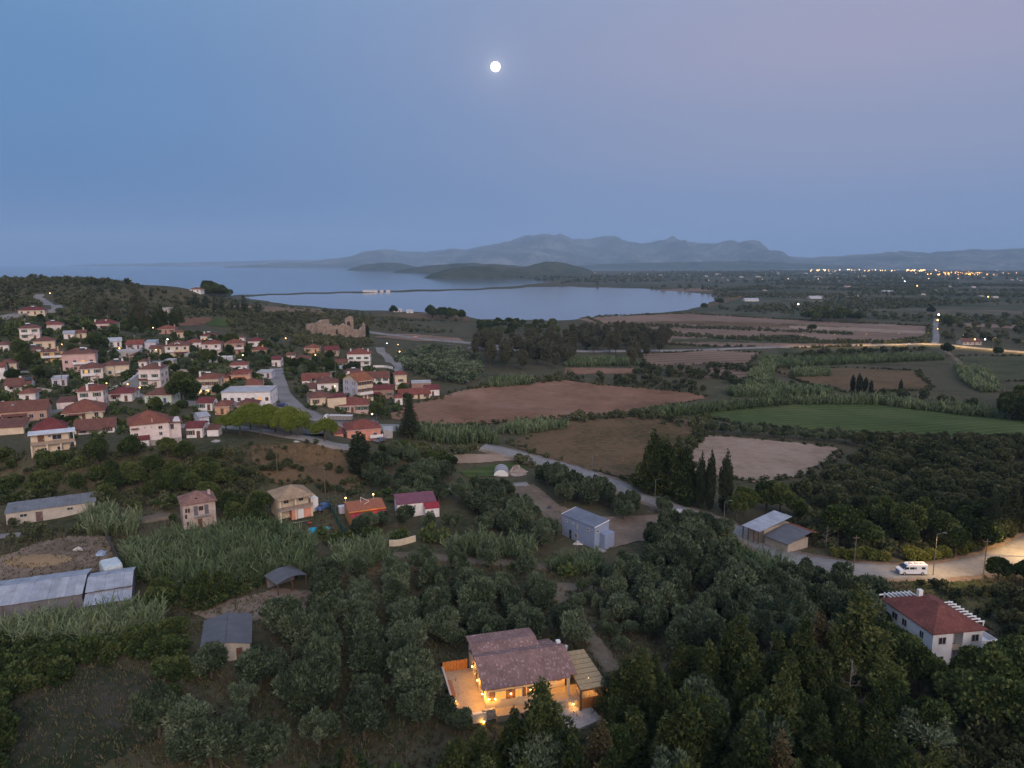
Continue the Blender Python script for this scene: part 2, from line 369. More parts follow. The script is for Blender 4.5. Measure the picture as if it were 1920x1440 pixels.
# ------------------------------------------------------------------ far relief
def noise1(x, seed, oct=4):
    r = np.random.default_rng(seed); s = np.zeros_like(x)
    for k in range(oct):
        f = 2 ** k; ph = r.uniform(0, 6.28, 3); s += (np.sin(x * f + ph[0]) + np.sin(x * f * 1.7 + ph[1]) * .7) / f
    return s
def ridge(name, sky, D, width, mat, label, seed, rough=.12, nx=260, ny=44, base=SEA - 2, lob=6.0):
    pxs = np.array([a for a, b in sky], float); pys = np.array([b for a, b in sky], float)
    u = np.linspace(pxs[0], pxs[-1], nx); py = np.interp(u, pxs, pys)
    hgt = CAMZ - D * (np.array([-pix_dir(960, q_).z / pix_dir(960, q_).y for q_ in py])) - base
    hgt = np.maximum(hgt * (1 + .022 * noise1(u * .09, seed + 8, 4)), .5); az = np.array([pix_dir(a, b).x / pix_dir(a, b).y for a, b in zip(u, py)])
    t = np.linspace(-1, 1, ny)
    UU_, TT = np.meshgrid(az, t); HH = np.tile(hgt, (ny, 1))
    y = D + TT * width; x = UU_ * D * (1 + .12 * TT * width / D)
    hgt = hgt
    s = UU_ * D / width * lob
    prof = np.clip(1 - np.abs(TT) ** 1.15, 0, 1)
    spur = noise1(s + .9 * np.sin(TT * 3 + seed), seed, 5) * .5 + noise1(s * .7 + TT * 9, seed + 5, 4) * .35
    z = HH * np.clip(prof + rough * spur * (1 - prof ** 3) * np.sqrt(prof + .02), 0, 1.0)
    y = y + .12 * width * noise1(s, seed + 2, 3)
    q_ = np.arange(nx * ny).reshape(ny, nx); Q_ = np.stack([q_[:-1, :-1], q_[:-1, 1:], q_[1:, 1:], q_[1:, :-1]], -1).reshape(-1, 4)
    o = link(name, quad_mesh(name, np.stack([x, y, base + z], -1).reshape(-1, 3), Q_, mat, smooth=True))
    return tag(o, label, 'mountain' if name == 'mountain' else 'hill', kind='structure')
ROCK = ground_mat('limestone mountain', [(.3, (.05, .06, .05)), (.5, (.10, .105, .09)), (.7, (.22, .21, .19))], s1=.0012, s2=.008, bump=0)
MAQ = ground_mat('maquis hill', [(.3, (.03, .04, .022)), (.5, (.05, .06, .032)), (.7, (.085, .085, .05))], s1=.004, s2=.05, bump=.0)
ridge('mountain', [(560,492),(620,488),(660,482),(690,474),(730,467),(770,472),(830,467),(880,466),(930,460),(960,450),(990,443),(1025,437),(1050,440),(1075,444),(1100,446),(1130,443),(1150,440),(1175,451),(1195,457),(1220,453),(1245,446),(1262,444),(1285,452),(1305,456),(1330,458),(1345,454),(1370,457),(1395,453),(1420,449),(1440,458),(1465,471),(1500,481),(1560,488),(1640,492)], 17500, 4200, ROCK, 'high limestone mountain range across the gulf under the moon', 3, rough=.28)
ridge('mountain', [(1440,493),(1500,489),(1560,482),(1620,476),(1660,472),(1685,470),(1735,477),(1790,470),(1845,468),(1900,466),(1960,464),(2080,468),(2300,476),(2600,490)], 13500, 2600, ROCK, 'long lower mountain range beyond the town lights', 9, rough=.25)
ridge('mountain', [(200,495),(300,493),(400,491),(470,489),(560,487),(640,486),(720,484),(800,487),(900,491)], 23000, 2500, ROCK, 'faint farthest ridge fading out above the open sea', 13, rough=.2)
ridge('hill', [(1080,498),(1150,494),(1230,492),(1330,490),(1400,489),(1470,492),(1540,496),(1600,498)], 11000, 900, MAQ, 'low dark foothill along the far gulf shore', 21)
ridge('hill', [(660,501),(690,495),(715,492),(745,493),(775,499),(800,502)], 8300, 500, MAQ, 'small headland nearest the open sea', 25, nx=120)
ridge('hill', [(750,506),(775,501),(815,497),(845,494),(880,493),(930,495),(985,499),(1030,503)], 6100, 500, MAQ, 'wooded headland behind the rounded peninsula', 29, nx=140)
ridge('hill', [(802,517),(814,511),(835,505),(870,500),(905,497.5),(940,498.5),(975,502),(1010,507),(1060,512),(1090,515)], 3900, 300, MAQ, 'dark rounded wooded peninsula at the edge of the bay', 33, nx=160, lob=3)
ridge('hill', [(965,504),(1000,495),(1025,491),(1045,490),(1065,494),(1085,500),(1110,507)], 4700, 300, MAQ, 'bare brown knoll behind the wooded peninsula', 37, nx=100, lob=3)

# moon
mm, n, l, p = newmat('moonlit moon'); n.remove(p); e = n.new('ShaderNodeEmission'); e.inputs[0].default_value = (1, .96, .9, 1); e.inputs[1].default_value = 6.0; l.new(e.outputs[0], n['Material Output'].inputs[0]); mm.cycles.emission_sampling = 'NONE'
bm = bmesh.new(); bmesh.ops.create_uvsphere(bm, u_segments=48, v_segments=24, radius=520); me = bpy.data.meshes.new('moon'); bm.to_mesh(me); bm.free(); me.materials.append(mm)
for pl in me.polygons: pl.use_smooth = True
mo = link('moon', me, loc=MOON_DIR * 85000 + Vector((0, 0, CAMZ)))
tag(mo, 'bright white full moon in the dusk sky', 'moon')

# ------------------------------------------------------------------ fields, yards and roads (sheets draped on the terrain)
def densify(poly, step=12.0, jit=1.2, seed=1):
    r = np.random.default_rng(seed); out = []
    for i in range(len(poly)):
        a = np.array(poly[i], float); b = np.array(poly[(i + 1) % len(poly)], float); k = max(1, int(np.hypot(*(b - a)) / step))
        for j in range(k):
            q_ = a + (b - a) * j / k
            if j: q_ = q_ + r.normal(0, jit, 2) * np.array([1, .35])
            out.append(q_)
    return out
def drape(name, poly, mat, dz, label, cat='field', jit=1.2, step=.012):
    pts = []
    near_ = P(*poly[0]).y < 165
    for i, q_ in enumerate(densify(poly, step=6, jit=jit * 2.4 if near_ else jit * 1.3, seed=len(label))):
        w = P(q_[0], q_[1]); pts.append((w.x / w.y, math.log(w.y)))
    us = [a for a, b in pts]; vs = [b for a, b in pts]
    gu = np.arange(min(us), max(us), step); gv = np.arange(min(vs), max(vs), step)
    A, B = np.meshgrid(gu, gv); A = A.ravel(); B = B.ravel()
    ins = in_poly(A, B, pts); A = A[ins]; B = B[ins]
    V2 = [Vector(p_) for p_ in pts] + [Vector((a, b)) for a, b in zip(A, B)]
    n_ = len(pts)
    r_ = delaunay_2d_cdt(V2, [(i, (i + 1) % n_) for i in range(n_)], [], 1, 1e-7)
    v2 = np.array([(p_.x, p_.y) for p_ in r_[0]]); y = np.exp(v2[:, 1]); x = v2[:, 0] * y
    z = ground(x, y) + dz
    me = bpy.data.meshes.new(name); me.from_pydata(np.stack([x, y, z], -1).tolist(), [], [tuple(f) for f in r_[2]]); me.materials.append(mat)
    me.polygons.foreach_set('use_smooth', [True] * len(me.polygons))
    return tag(link(name, me), label, cat, kind='structure')
ROADPTS = []
def spline(pts, step):
    pts = [np.array(p_, float) for p_ in pts]; out = []
    e = [2 * pts[0] - pts[1]] + pts + [2 * pts[-1] - pts[-2]]
    for i in range(1, len(e) - 2):
        p0, p1, p2, p3 = e[i - 1:i + 3]; k = max(2, int(np.hypot(*(p2 - p1)[:2]) / step))
        for j in range(k):
            t = j / k
            out.append(.5 * (2 * p1 + (p2 - p0) * t + (2 * p0 - 5 * p1 + 4 * p2 - p3) * t * t + (3 * p1 - p0 - 3 * p2 + p3) * t ** 3))
    out.append(pts[-1]); return np.array(out)
def road(name, pix, width, mat, dz, label, cat='road', wob=.0):
    w = [P(*q_) for q_ in pix]; d = max(1.2, np.mean([a.y for a in w]) * .008)
    c = spline([(a.x, a.y) for a in w], d); t = np.gradient(c, axis=0); t /= np.linalg.norm(t, axis=1)[:, None] + 1e-9; nrm = np.stack([-t[:, 1], t[:, 0]], -1)
    ROADPTS.extend([(x, y, width / 2) for x, y in c])
    cols = []
    r = np.random.default_rng(len(label)); k = len(c)
    for s in (-1, -.5, 0, .5, 1):
        o = c + nrm * (s * width / 2) + (nrm * r.normal(0, wob, (k, 1)) if abs(s) == 1 else 0)
        zz = ground(o[:, 0], o[:, 1]); cols.append(np.column_stack([o, zz]))
    top = np.maximum.reduce([a[:, 2] for a in cols]) * .5 + np.mean([a[:, 2] for a in cols], axis=0) * .5
    cols = [np.column_stack([a[:, :2], np.maximum(a[:, 2], top - .05) + dz]) for a in cols]
    o0 = c - nrm * (width / 2 + .5); o1 = c + nrm * (width / 2 + .5)
    cols = [np.column_stack([o0, ground(o0[:, 0], o0[:, 1]) - .25])] + cols + [np.column_stack([o1, ground(o1[:, 0], o1[:, 1]) - .25])]
    Vv = np.concatenate(cols); q_ = np.arange(7 * k).reshape(7, k)
    Q_ = np.stack([q_[:-1, :-1], q_[:-1, 1:], q_[1:, 1:], q_[1:, :-1]], -1).reshape(-1, 4)
    o = link(name, quad_mesh(name, Vv, Q_, mat, smooth=True)); return tag(o, label, cat, kind='structure'), c

SOIL_R = ground_mat('tilled red soil', [(.2, (.105, .056, .034)), (.45, (.20, .108, .066)), (.62, (.25, .14, .092)), (.85, (.31, .19, .138))], s1=.02, s2=.2, rows=(R(-62), 2.6, .3))
SOIL_D = ground_mat('dry brown stubble', [(.22, (.042, .04, .015)), (.42, (.095, .066, .033)), (.55, (.145, .092, .05)), (.68, (.10, .07, .036)), (.84, (.18, .125, .078))], s1=.03, s2=.5)
SOIL_P = ground_mat('pale mown stubble', [(.2, (.16, .115, .08)), (.5, (.26, .19, .14)), (.85, (.34, .26, .205))], s1=.03, s2=.3)
SOIL_F = ground_mat('far pink soil', [(.2, (.105, .075, .05)), (.5, (.19, .125, .09)), (.85, (.27, .19, .145))], s1=.006, s2=.04, rows=(R(70), 12, .3))
MEADOW = ground_mat('green meadow', [(.2, (.034, .052, .014)), (.5, (.058, .084, .024)), (.8, (.10, .11, .042))], s1=.02, s2=.25, rows=(R(75), 4.5, .3))
GRASSY = ground_mat('rough green grass', [(.25, (.03, .04, .016)), (.5, (.06, .066, .03)), (.75, (.10, .085, .05))], s1=.05, s2=.5)
DIRT = ground_mat('bare dirt yard', [(.25, (.13, .095, .068)), (.5, (.19, .14, .105)), (.8, (.27, .21, .165))], s1=.06, s2=.6)
BARE = ground_mat('grey bare soil', [(.2, (.016, .026, .01)), (.42, (.028, .036, .016)), (.56, (.046, .044, .03)), (.72, (.066, .058, .046)), (.9, (.09, .08, .068))], s1=.07, s2=.7)
SAND = ground_mat('tan sand', [(.2, (.22, .15, .085)), (.8, (.31, .215, .125))], s1=.1, s2=1.5)
ASPH = ground_mat('worn asphalt', [(.15, (.12, .115, .11)), (.4, (.19, .18, .175)), (.6, (.235, .225, .215)), (.85, (.29, .275, .26))], s1=.09, s2=1.1, bump=.15)
ASPHD = ground_mat('dark asphalt', [(.2, (.055, .055, .058)), (.8, (.10, .098, .1))], s1=.05, s2=.8, bump=.1)
CONC = ground_mat('concrete paving', [(.2, (.26, .24, .23)), (.8, (.40, .375, .36))], s1=.1, s2=1.0, bump=.05)
TRACK = ground_mat('earth track', [(.25, (.095, .078, .052)), (.5, (.15, .118, .085)), (.8, (.22, .18, .14))], s1=.08, s2=.9)

FIELDS = [
 ('field', [(720,785),(760,762),(850,737),(960,714),(1060,713),(1130,722),(1290,736),(1330,746),(1200,771),(1170,780),(1060,783),(940,792),(900,797),(800,795)], SOIL_R, .22, 'bare reddish brown field beside the village, striped by the plough'),
 ('field', [(950,832),(1060,792),(1190,782),(1325,786),(1318,812),(1290,848),(1250,890),(1195,905),(1050,865)], SOIL_D, .24, 'dull brown stubble field above the narrow country road'),
 ('field', [(1322,816),(1440,826),(1560,838),(1582,850),(1530,882),(1500,893),(1420,906),(1300,884),(1296,850)], SOIL_P, .24, 'pale mown field ringed by olives and dark cypresses'),
 ('meadow', [(1270,774),(1400,762),(1480,758),(1640,758),(1900,783),(2100,800),(2100,830),(1830,818),(1600,813),(1400,797),(1340,787)], MEADOW, .24, 'flat green meadow behind the reed hedge', ),
 ('field', [(1080,598),(1180,592),(1290,588),(1490,600),(1600,606),(1740,612),(1740,632),(1640,648),(1500,653),(1330,650),(1240,645),(1230,622),(1140,612)], SOIL_F, .3, 'wide pinkish stubble field by the lagoon shore'),
 ('field', [(1200,664),(1330,657),(1425,662),(1400,684),(1210,686)], SOIL_F, .25, 'small brown field below the lit country road'),
 ('field', [(1060,690),(1190,691),(1190,701),(1060,702)], SOIL_R, .25, 'narrow brown strip between the tree belt and hedges'),
 ('field', [(1330,690),(1410,685),(1420,700),(1380,712),(1320,708)], SOIL_F, .25, 'little brown plot inside the bend of the reed hedge'),
 ('field', [(1440,692),(1580,690),(1720,696),(1745,732),(1590,737),(1500,716)], SOIL_D, .24, 'olive brown pasture behind the clump of cypresses'),
 ('field', [(1790,668),(2100,665),(2100,720),(1840,714)], GRASSY, .24, 'rough pasture right of the pale farm path'),
 ('field', [(470,838),(560,832),(640,840),(690,900),(660,930),(590,905),(520,908),(478,880)], SOIL_D, .24, 'dry grassy slope below the umbrella pines'),
 ('yard', [(0,1048),(60,1022),(130,1006),(205,1006),(218,1066),(60,1092),(-120,1110),(-120,1080)], DIRT, .2, 'bare earth yard behind the corrugated metal shed', 'yard'),
 ('field', [(20,1335),(120,1275),(190,1245),(300,1275),(290,1390),(180,1440),(90,1520),(-60,1520)], BARE, .12, 'bare grey patch of ground at the lower corner of the grove'),
 ('yard', [(955,918),(1000,908),(1050,950),(1120,970),(1200,968),(1290,962),(1300,985),(1220,1010),(1150,1028),(1110,1030),(1040,985)], DIRT, .18, 'brown earth plot around the grey box house', 'yard'),
 ('field', [(860,885),(930,872),(975,868),(990,880),(940,893),(880,896)], MEADOW, .2, 'small green plot behind the little greenhouse'),
 ('field', [(805,858),(880,852),(955,853),(960,864),(880,870),(810,868)], SOIL_P, .2, 'tan strip of bare soil by the country road'),
 ('field', [(300,604),(350,596),(395,596),(405,606),(345,612)], SOIL_R, .25, 'brown clearing on the slope above the village'),
 ('field', [(385,606),(405,597),(435,598),(452,606),(430,613),(395,612)], MEADOW, .3, 'bright green patch on the slope above the village'),
 ('field', [(620,1070),(700,1050),(830,1052),(860,1062),(760,1075),(640,1085)], SOIL_D, .15, 'dry strip of grass along the back of the olive grove'),
 ('yard', [(360,1150),(460,1118),(520,1105),(600,1110),(590,1140),(480,1165),(400,1170)], DIRT, .15, 'bare earth round the small grey hut', 'yard'),
 ('field', [(1690,1090),(1850,1092),(1960,1110),(1960,1200),(1880,1190),(1760,1130)], GRASSY, .15, 'rough grass slope between the road and the white house'),
 ('field', [(700,632),(760,626),(860,634),(870,641),(780,640)], SOIL_F, .3, 'pale verge beside the highway behind the ruin'),
 ('field', [(420,572),(560,577),(640,584),(600,592),(480,584)], SOIL_F, .3, 'brown field along the lagoon shore'),
 ('field', [(880,585),(760,588),(700,590),(760,597),(880,603)], SOIL_D, .3, 'dry flats by the lagoon in front of the tree clump'),
 ('field', [(1250,561),(1340,548),(1420,552),(1330,575)], SOIL_D, .3, 'marshy brown shore at the head of the lagoon'),
 ('field', [(1470,555),(1560,552),(1600,557),(1500,560)], SOIL_F, .3, 'small pale field beyond the tree clump'),
 ('field', [(1150,606),(1300,602),(1480,608),(1600,614),(1600,618),(1440,613),(1280,608),(1150,610)], SOIL_D, .5, 'thin olive brown strip across the far stubble'),
 ('field', [(1260,636),(1400,634),(1560,640),(1640,642),(1600,646),(1440,644),(1260,641)], GRASSY, .5, 'green brown strip below the far stubble'),
 ('field', [(1480,612),(1600,615),(1735,622),(1735,628),(1600,622),(1480,617)], SOIL_P, .55, 'pale strip at the right of the far stubble'),
 ('field', [(1240,692),(1310,690),(1322,704),(1260,706)], SOIL_D, .3, 'small olive brown plot before the reed bend'),
 ('field', [(1560,742),(1700,748),(1840,764),(1840,768),(1700,754),(1560,747)], SOIL_D, .3, 'thin brown strip behind the meadow hedge'),
 ('field', [(1460,656),(1600,652),(1740,650),(1745,654),(1600,660),(1460,664)], GRASSY, .3, 'grassy strip just below the lit road'),
 ('field', [(1640,640),(1740,634),(1746,642),(1600,649)], GRASSY, .3, 'grass strip beside the lit road junction'),
 ('field', [(1780,605),(1960,612),(1960,618),(1800,613)], SOIL_F, .3, 'pale strip among the hedges at the far edge'),
 ('field', [(1200,545),(1310,540),(1340,545),(1260,549)], SOIL_F, .3, 'pale sandy field along the far lagoon shore'),
]
for f in FIELDS: drape(f[0], f[1], f[2], f[3], f[4], *(f[5:]))
ROADS = {}
road('verge', [(905,838),(950,848),(1040,872),(1130,902),(1210,932),(1290,963),(1370,992),(1425,1018),(1475,1044),(1560,1062),(1640,1071),(1720,1074),(1800,1068),(1870,1050),(1930,1022),(2010,985),(2150,930)], 9.6, DIRT, .13, 'dusty verge along the pale country road', 'verge', wob=.5)
def rd(key, *a, **k): o, c = road(*a, **k); ROADS[key] = c; return o
rd('main', 'road', [(905,838),(950,848),(1040,872),(1130,902),(1210,932),(1290,963),(1370,992),(1425,1018),(1475,1044),(1560,1062),(1640,1071),(1720,1074),(1800,1068),(1870,1050),(1930,1022),(2010,985),(2150,930)], 6.2, ASPH, .32, 'pale country road curving past the parked van', wob=.25)
rd('far', 'road', [(880,652),(980,657),(1100,659),(1230,658),(1330,656),(1480,651),(1600,648),(1700,646),(1760,646),(1830,653),(1920,661),(2050,672)], 8, ASPH, .5, 'straight lit road crossing the far fields')
rd('north', 'road', [(1752,646),(1755,632),(1753,615),(1755,603),(1756,598)], 5, ASPH, .5, 'side road running off to the distant town')
rd('farm', 'path', [(1768,656),(1785,668),(1802,683),(1822,700),(1850,722),(1875,735)], 3.5, TRACK, .35, 'pale farm path leading off the lit road', cat='path')
rd('village', 'road', [(410,762),(450,757),(500,760),(545,768),(590,782),(640,795),(700,801),(760,803)], 7.5, ASPH, .3, 'main village road where the truck stands')
rd('lower', 'road', [(330,800),(400,798),(470,806),(540,817),(610,830),(660,838)], 4.0, ASPH, .28, 'narrow lane passing under the umbrella pines')
rd('dark', 'road', [(562,775),(572,790),(584,803),(590,818)], 6.0, ASPHD, .34, 'dark asphalt ramp beside the umbrella pines')
rd('street', 'road', [(518,692),(520,705),(524,720),(530,738),(545,755),(560,770)], 6.0, ASPH, .28, 'village street running up between gardens')
rd('upper', 'road', [(410,765),(360,757),(310,752),(250,742),(245,730),(262,715),(282,700),(288,690),(300,678)], 6.5, ASPH, .3, 'steep village street with a white balustrade')
rd('left', 'road', [(245,742),(200,758),(150,766),(100,772),(70,790)], 4.0, ASPH, .26, 'short lane behind the long tiled houses')
rd('bend', 'road', [(712,652),(716,662),(728,672),(744,682),(750,690),(735,702)], 5.5, ASPH, .3, 'bending road behind the red trimmed house')
rd('hill', 'road', [(75,553),(70,558),(82,564),(92,572),(108,578),(85,584),(50,588),(0,597),(-60,606)], 6.5, ASPH, .4, 'winding road climbing the hill above the village')
rd('highway', 'road', [(650,618),(700,624),(760,632),(840,640),(900,646),(960,653)], 9, ASPH, .5, 'highway passing behind the ancient ruin')
rd('mid', 'path', [(20,700),(60,697),(110,700)], 3.5, ASPH, .26, 'short white lane between gardens', cat='path')
rd('olive', 'path', [(735,1040),(790,1042),(850,1048),(930,1054),(1010,1062),(1080,1066)], 2.6, TRACK, .16, 'dirt path along the top of the olive grove', cat='path', wob=.2)
rd('trackA', 'path', [(1030,1102),(1058,1130),(1085,1165),(1110,1200),(1150,1260)], 2.6, TRACK, .14, 'dirt track beside the villa grove', cat='path', wob=.25)
rd('trackB', 'path', [(1000,1098),(1060,1100),(1120,1104)], 3.0, TRACK, .15, 'short dirt track crossing behind the grove', cat='path', wob=.25)
rd('plot', 'path', [(962,910),(985,925),(1010,945),(1040,968)], 4.0, TRACK, .24, 'earth drive leading to the grey box house', cat='path', wob=.25)
rd('lane', 'path', [(800,925),(850,918),(905,912),(960,910),(990,908)], 3.0, ASPH, .26, 'grey lane between two olive groves', cat='path')
rd('yardL', 'path', [(-60,1010),(0,1006),(40,1002)], 2.5, ASPH, .2, 'short pale drive at the yard gate', cat='path')
rd('gap', 'path', [(225,985),(270,975),(320,966)], 3.0, TRACK, .2, 'dusty path between the barn and the empty house', cat='path')
ROADARR = np.array(ROADPTS)

# ------------------------------------------------------------------ buildings
def wallm(k):
    c = {'white': (.80, .765, .75), 'pink': (.62, .42, .39), 'palepink': (.73, .63, .60), 'cream': (.68, .57, .42), 'yellow': (.62, .43, .19), 'peach': (.62, .38, .24), 'clay': (.47, .31, .25),
         'grey': (.40, .385, .38), 'lilac': (.56, .55, .62), 'mint': (.56, .62, .54), 'brick': (.36, .23, .19), 'stone': (.40, .34, .28), 'coral': (.66, .30, .22), 'bluegrey': (.36, .39, .47), 'dirty': (.50, .45, .39), 'orange': (.55, .25, .10)}[k]
    return plain('plaster ' + k, c, rough=.9, noise=.12, scale=.7, bump=.1)
def tilem(k):
    c = {'red': (.23, .072, .052), 'brown': (.17, .076, .056), 'maroon': (.17, .045, .044), 'terracotta': (.225, .085, .056), 'orange': (.28, .11, .055), 'tan': (.36, .26, .17)}[k]
    return tiles('roof tiles ' + k, c)
GLASS = plain('dark window glass', (.035, .04, .05), rough=.15, noise=.1, spec=.5)
WFRAME = plain('painted window frame', (.55, .52, .5), rough=.6)
SHUT = {'brown': plain('brown shutter', (.16, .08, .05)), 'blue': plain('blue shutter', (.08, .11, .22)), 'green': plain('green shutter', (.08, .16, .11)), 'white': plain('white shutter', (.66, .64, .62))}
WHITE = plain('white paint', (.74, .73, .72), rough=.6, noise=.06)
CONCR = plain('raw concrete', (.36, .34, .32), noise=.2, bump=.2)
LITWIN = emit('lit window', (1, .44, .07), .95)
FLATROOF = plain('flat roof screed', (.42, .43, .46), noise=.15, scale=.4)
TIN = corrugated('corrugated tin', (.40, .42, .45))
_wc = {}
def win_meshes(w, h, lit=False):
    k = (round(w, 2), round(h, 2), lit)
    if k not in _wc:
        b = MB(); t = .08
        b.box(-w/2, w/2, -.06, .04, h/2 - t, h/2); b.box(-w/2, w/2, -.09, .04, -h/2 - .03, -h/2 + t)
        b.box(-w/2, -w/2 + t, -.06, .04, -h/2 + t, h/2 - t); b.box(w/2 - t, w/2, -.06, .04, -h/2 + t, h/2 - t); b.box(-.03, .03, -.05, .04, -h/2 + t, h/2 - t)
        _wc[k] = (b.mesh('window', WFRAME), MB().box(-w/2 + t, w/2 - t, -.025, .03, -h/2 + t, h/2 - t).mesh('pane', LITWIN if lit else GLASS),
                  MB().box(-w*.25, w*.25, -.05, .02, -h/2, h/2))
    return _wc[k]
def window(parent, x, y, z, ang, w=1.25, h=1.4, lit=False, shutters=None):
    fm, pm, sb = win_meshes(w, h, lit)
    o = link('window', fm, parent, (x, y, z), (0, 0, ang)); link('pane', pm, o)
    if shutters:
        key = (id(sb), shutters)
        if key not in _wc: _wc[key] = sb.mesh('shutter', SHUT[shutters])
        for s in (-1, 1): link('shutter', _wc[key], o, (s * w * .76, 0, 0))
    return o
def door(parent, x, y, z, ang, w=1.0, h=2.1, mat=None):
    o = MB().box(-w/2, w/2, -.05, .03, 0, h).build('door', mat or SHUT['brown'], parent, (x, y, z), (0, 0, ang))
    MB().box(w*.32, w*.4, -.1, -.05, h*.46, h*.52).build('handle', WHITE, o); return o
def hip_roof(Wd, Dp, z, rise, over, th=.16):
    a, b = Wd/2 + over, Dp/2 + over; m_ = MB()
    if a >= b: r0, r1 = (-(a - b), 0), (a - b, 0)
    else: r0, r1 = (0, -(b - a)), (0, b - a)
    vs = [(-a,-b,z),(a,-b,z),(a,b,z),(-a,b,z),(-a,-b,z-th),(a,-b,z-th),(a,b,z-th),(-a,b,z-th),(r0[0],r0[1],z+rise),(r1[0]+1e-3,r1[1]+1e-3,z+rise)]
    if a >= b: fs = [(0,1,9,8),(1,2,9),(2,3,8,9),(3,0,8)]
    else: fs = [(0,1,8),(1,2,9,8),(2,3,9),(3,0,8,9)]
    return m_.add(vs, fs + [(7,6,5,4),(0,4,5,1),(1,5,6,2),(2,6,7,3),(3,7,4,0)])
def gable_roof(Wd, Dp, z, rise, over, th=.16, off=0.0):
    a, b = Wd/2 + over, Dp/2 + over; zo = z - rise * over / (Dp/2)
    vs = []
    for s in (-a, a): vs += [(s,-b,zo),(s,off,z+rise),(s,b,zo),(s,b,zo-th),(s,off,z+rise-th),(s,-b,zo-th)]
    return MB().add(vs, [(0,6,7,1),(1,7,8,2),(5,4,10,11),(4,3,9,10),(0,5,11,6),(2,8,9,3),(0,1,4,5),(1,2,3,4),(6,11,10,7),(7,10,9,8)])
def shed_roof(Wd, Dp, z0, z1, over, th=.14):
    a, b = Wd/2 + over, Dp/2 + over
    vs = [(-a,-b,z0),(a,-b,z0),(a,b,z1),(-a,b,z1),(-a,-b,z0-th),(a,-b,z0-th),(a,b,z1-th),(-a,b,z1-th)]
    return MB().add(vs, [(0,1,2,3),(7,6,5,4),(0,4,5,1),(1,5,6,2),(2,6,7,3),(3,7,4,0)])
HOUSES = []   # exclusion discs x, y, r
def lamp_mesh(): pass
def house(px, py, w, rot, Dp, st, roof, wall, tile, label, cat='house', name='house', **k):
    """px,py: photo pixel of the foot of the front wall; w: front width in photo pixels"""
    p_ = P(px, py); Wd = k.get('wm') or max(3.0, w * mppx(p_)); th = R(rot)
    sh = k.get('sh', 2.95); H = st * sh + k.get('plus', 0)
    fwd = Vector((-math.sin(th), math.cos(th), 0)); c = p_ + fwd * (Dp / 2)
    z = min(p_.z, float(ground(c.x, c.y))) if not k.get('z') else k['z']
    z = p_.z * .6 + float(ground(c.x, c.y)) * .4
    root = empty(name, (c.x, c.y, z), th); HOUSES.append((c.x, c.y, math.hypot(Wd, Dp) / 2 + .6))
    tag(root, label, cat, k.get('group'))
    wm_ = wallm(wall); a, b = Wd/2, Dp/2
    wb = MB()
    rise = k.get('rise', .2 * min(Wd, Dp) + .25); ov = k.get('over', .45)
    if roof == 'gable':
        vs = [(-a,-b,-2.5),(a,-b,-2.5),(a,b,-2.5),(-a,b,-2.5),(-a,-b,H),(a,-b,H),(a,b,H),(-a,b,H),(-a,0,H+rise-.05),(a,0,H+rise-.05)]
        wb.add(vs, [(0,1,5,4),(1,2,6,9,5),(2,3,7,6),(3,0,4,8,7),(3,2,1,0)]); rb = gable_roof(Wd, Dp, H + .02, rise, ov)
    elif roof == 'hip': wb.box(-a, a, -b, b, -2.5, H); rb = hip_roof(Wd, Dp, H + .14, rise, ov)
    elif roof == 'shed':
        r1 = k.get('r1', 1.2)
        wb.add([(-a,-b,-2.5),(a,-b,-2.5),(a,b,-2.5),(-a,b,-2.5),(-a,-b,H),(a,-b,H),(a,b,H+r1),(-a,b,H+r1)], [(0,1,5,4),(1,2,6,5),(2,3,7,6),(3,0,4,7),(3,2,1,0)]); rb = shed_roof(Wd, Dp, H + .16 - r1 * ov / Dp, H + .16 + r1 * (1 + ov / Dp), ov)
    else:
        wb.box(-a, a, -b, b, -2.5, H); rb = MB().box(-a-.15, a+.15, -b-.15, b+.15, H+.003, H+.2)
        for x0, x1, y0, y1 in ((-a-.15, a+.15, -b-.15, -b+.02), (-a-.15, a+.15, b-.02, b+.15), (-a-.15, -a+.02, -b+.02, b-.02), (a-.02, a+.15, -b+.02, b-.02)): rb.box(x0, x1, y0, y1, H+.2, H+.55)
    wb.build('wall', wm_, root)
    rmat = FLATROOF if roof == 'flat' else (MATS[tile] if tile in MATS else tilem(tile))
    ro = rb.build('roof', rmat, root)
    hr_ = random.Random(label)
    if roof == 'hip':
        MB().box(-a-ov+.05, a+ov-.05, -b-ov+.05, b+ov-.05, H-.16, H-.022).build('eave', WHITE, root)
        if Wd > 7 and hr_.random() < .4 and k.get('win', True):   # solar water heater on a frame
            sx = hr_.uniform(-.25, .25) * a; yy = -b * .35; zr = H + .14 + rise * .62
            sp2 = MB().add([(sx-1,yy-.8,zr-.1),(sx+1,yy-.8,zr-.1),(sx+1,yy+.3,zr+.75),(sx-1,yy+.3,zr+.75),(sx-1,yy-.75,zr-.2),(sx+1,yy-.75,zr-.2),(sx+1,yy+.35,zr+.65),(sx-1,yy+.35,zr+.65)], [(0,1,2,3),(7,6,5,4),(0,4,5,1),(1,5,6,2),(2,6,7,3),(3,7,4,0)]).build('solar_panel', GLASS, ro)
            MB().tube((sx-.9,yy+.45,zr+.85),(sx+.9,yy+.45,zr+.85),.26,n=10).build('water_tank', WHITE, ro)
    if Wd > 7 and hr_.random() < .5 and k.get('win', True):
        ax_ = hr_.uniform(-.6, .6) * a; an = MB().tube((ax_,0,H+rise*.6),(ax_,0,H+rise+2.6),.04,n=5); an.box(ax_-.6,ax_+.6,-.03,.03,H+rise+2.2,H+rise+2.26); an.box(ax_-.4,ax_+.4,-.03,.03,H+rise+1.8,H+rise+1.86); an.build('aerial', WFRAME, ro)
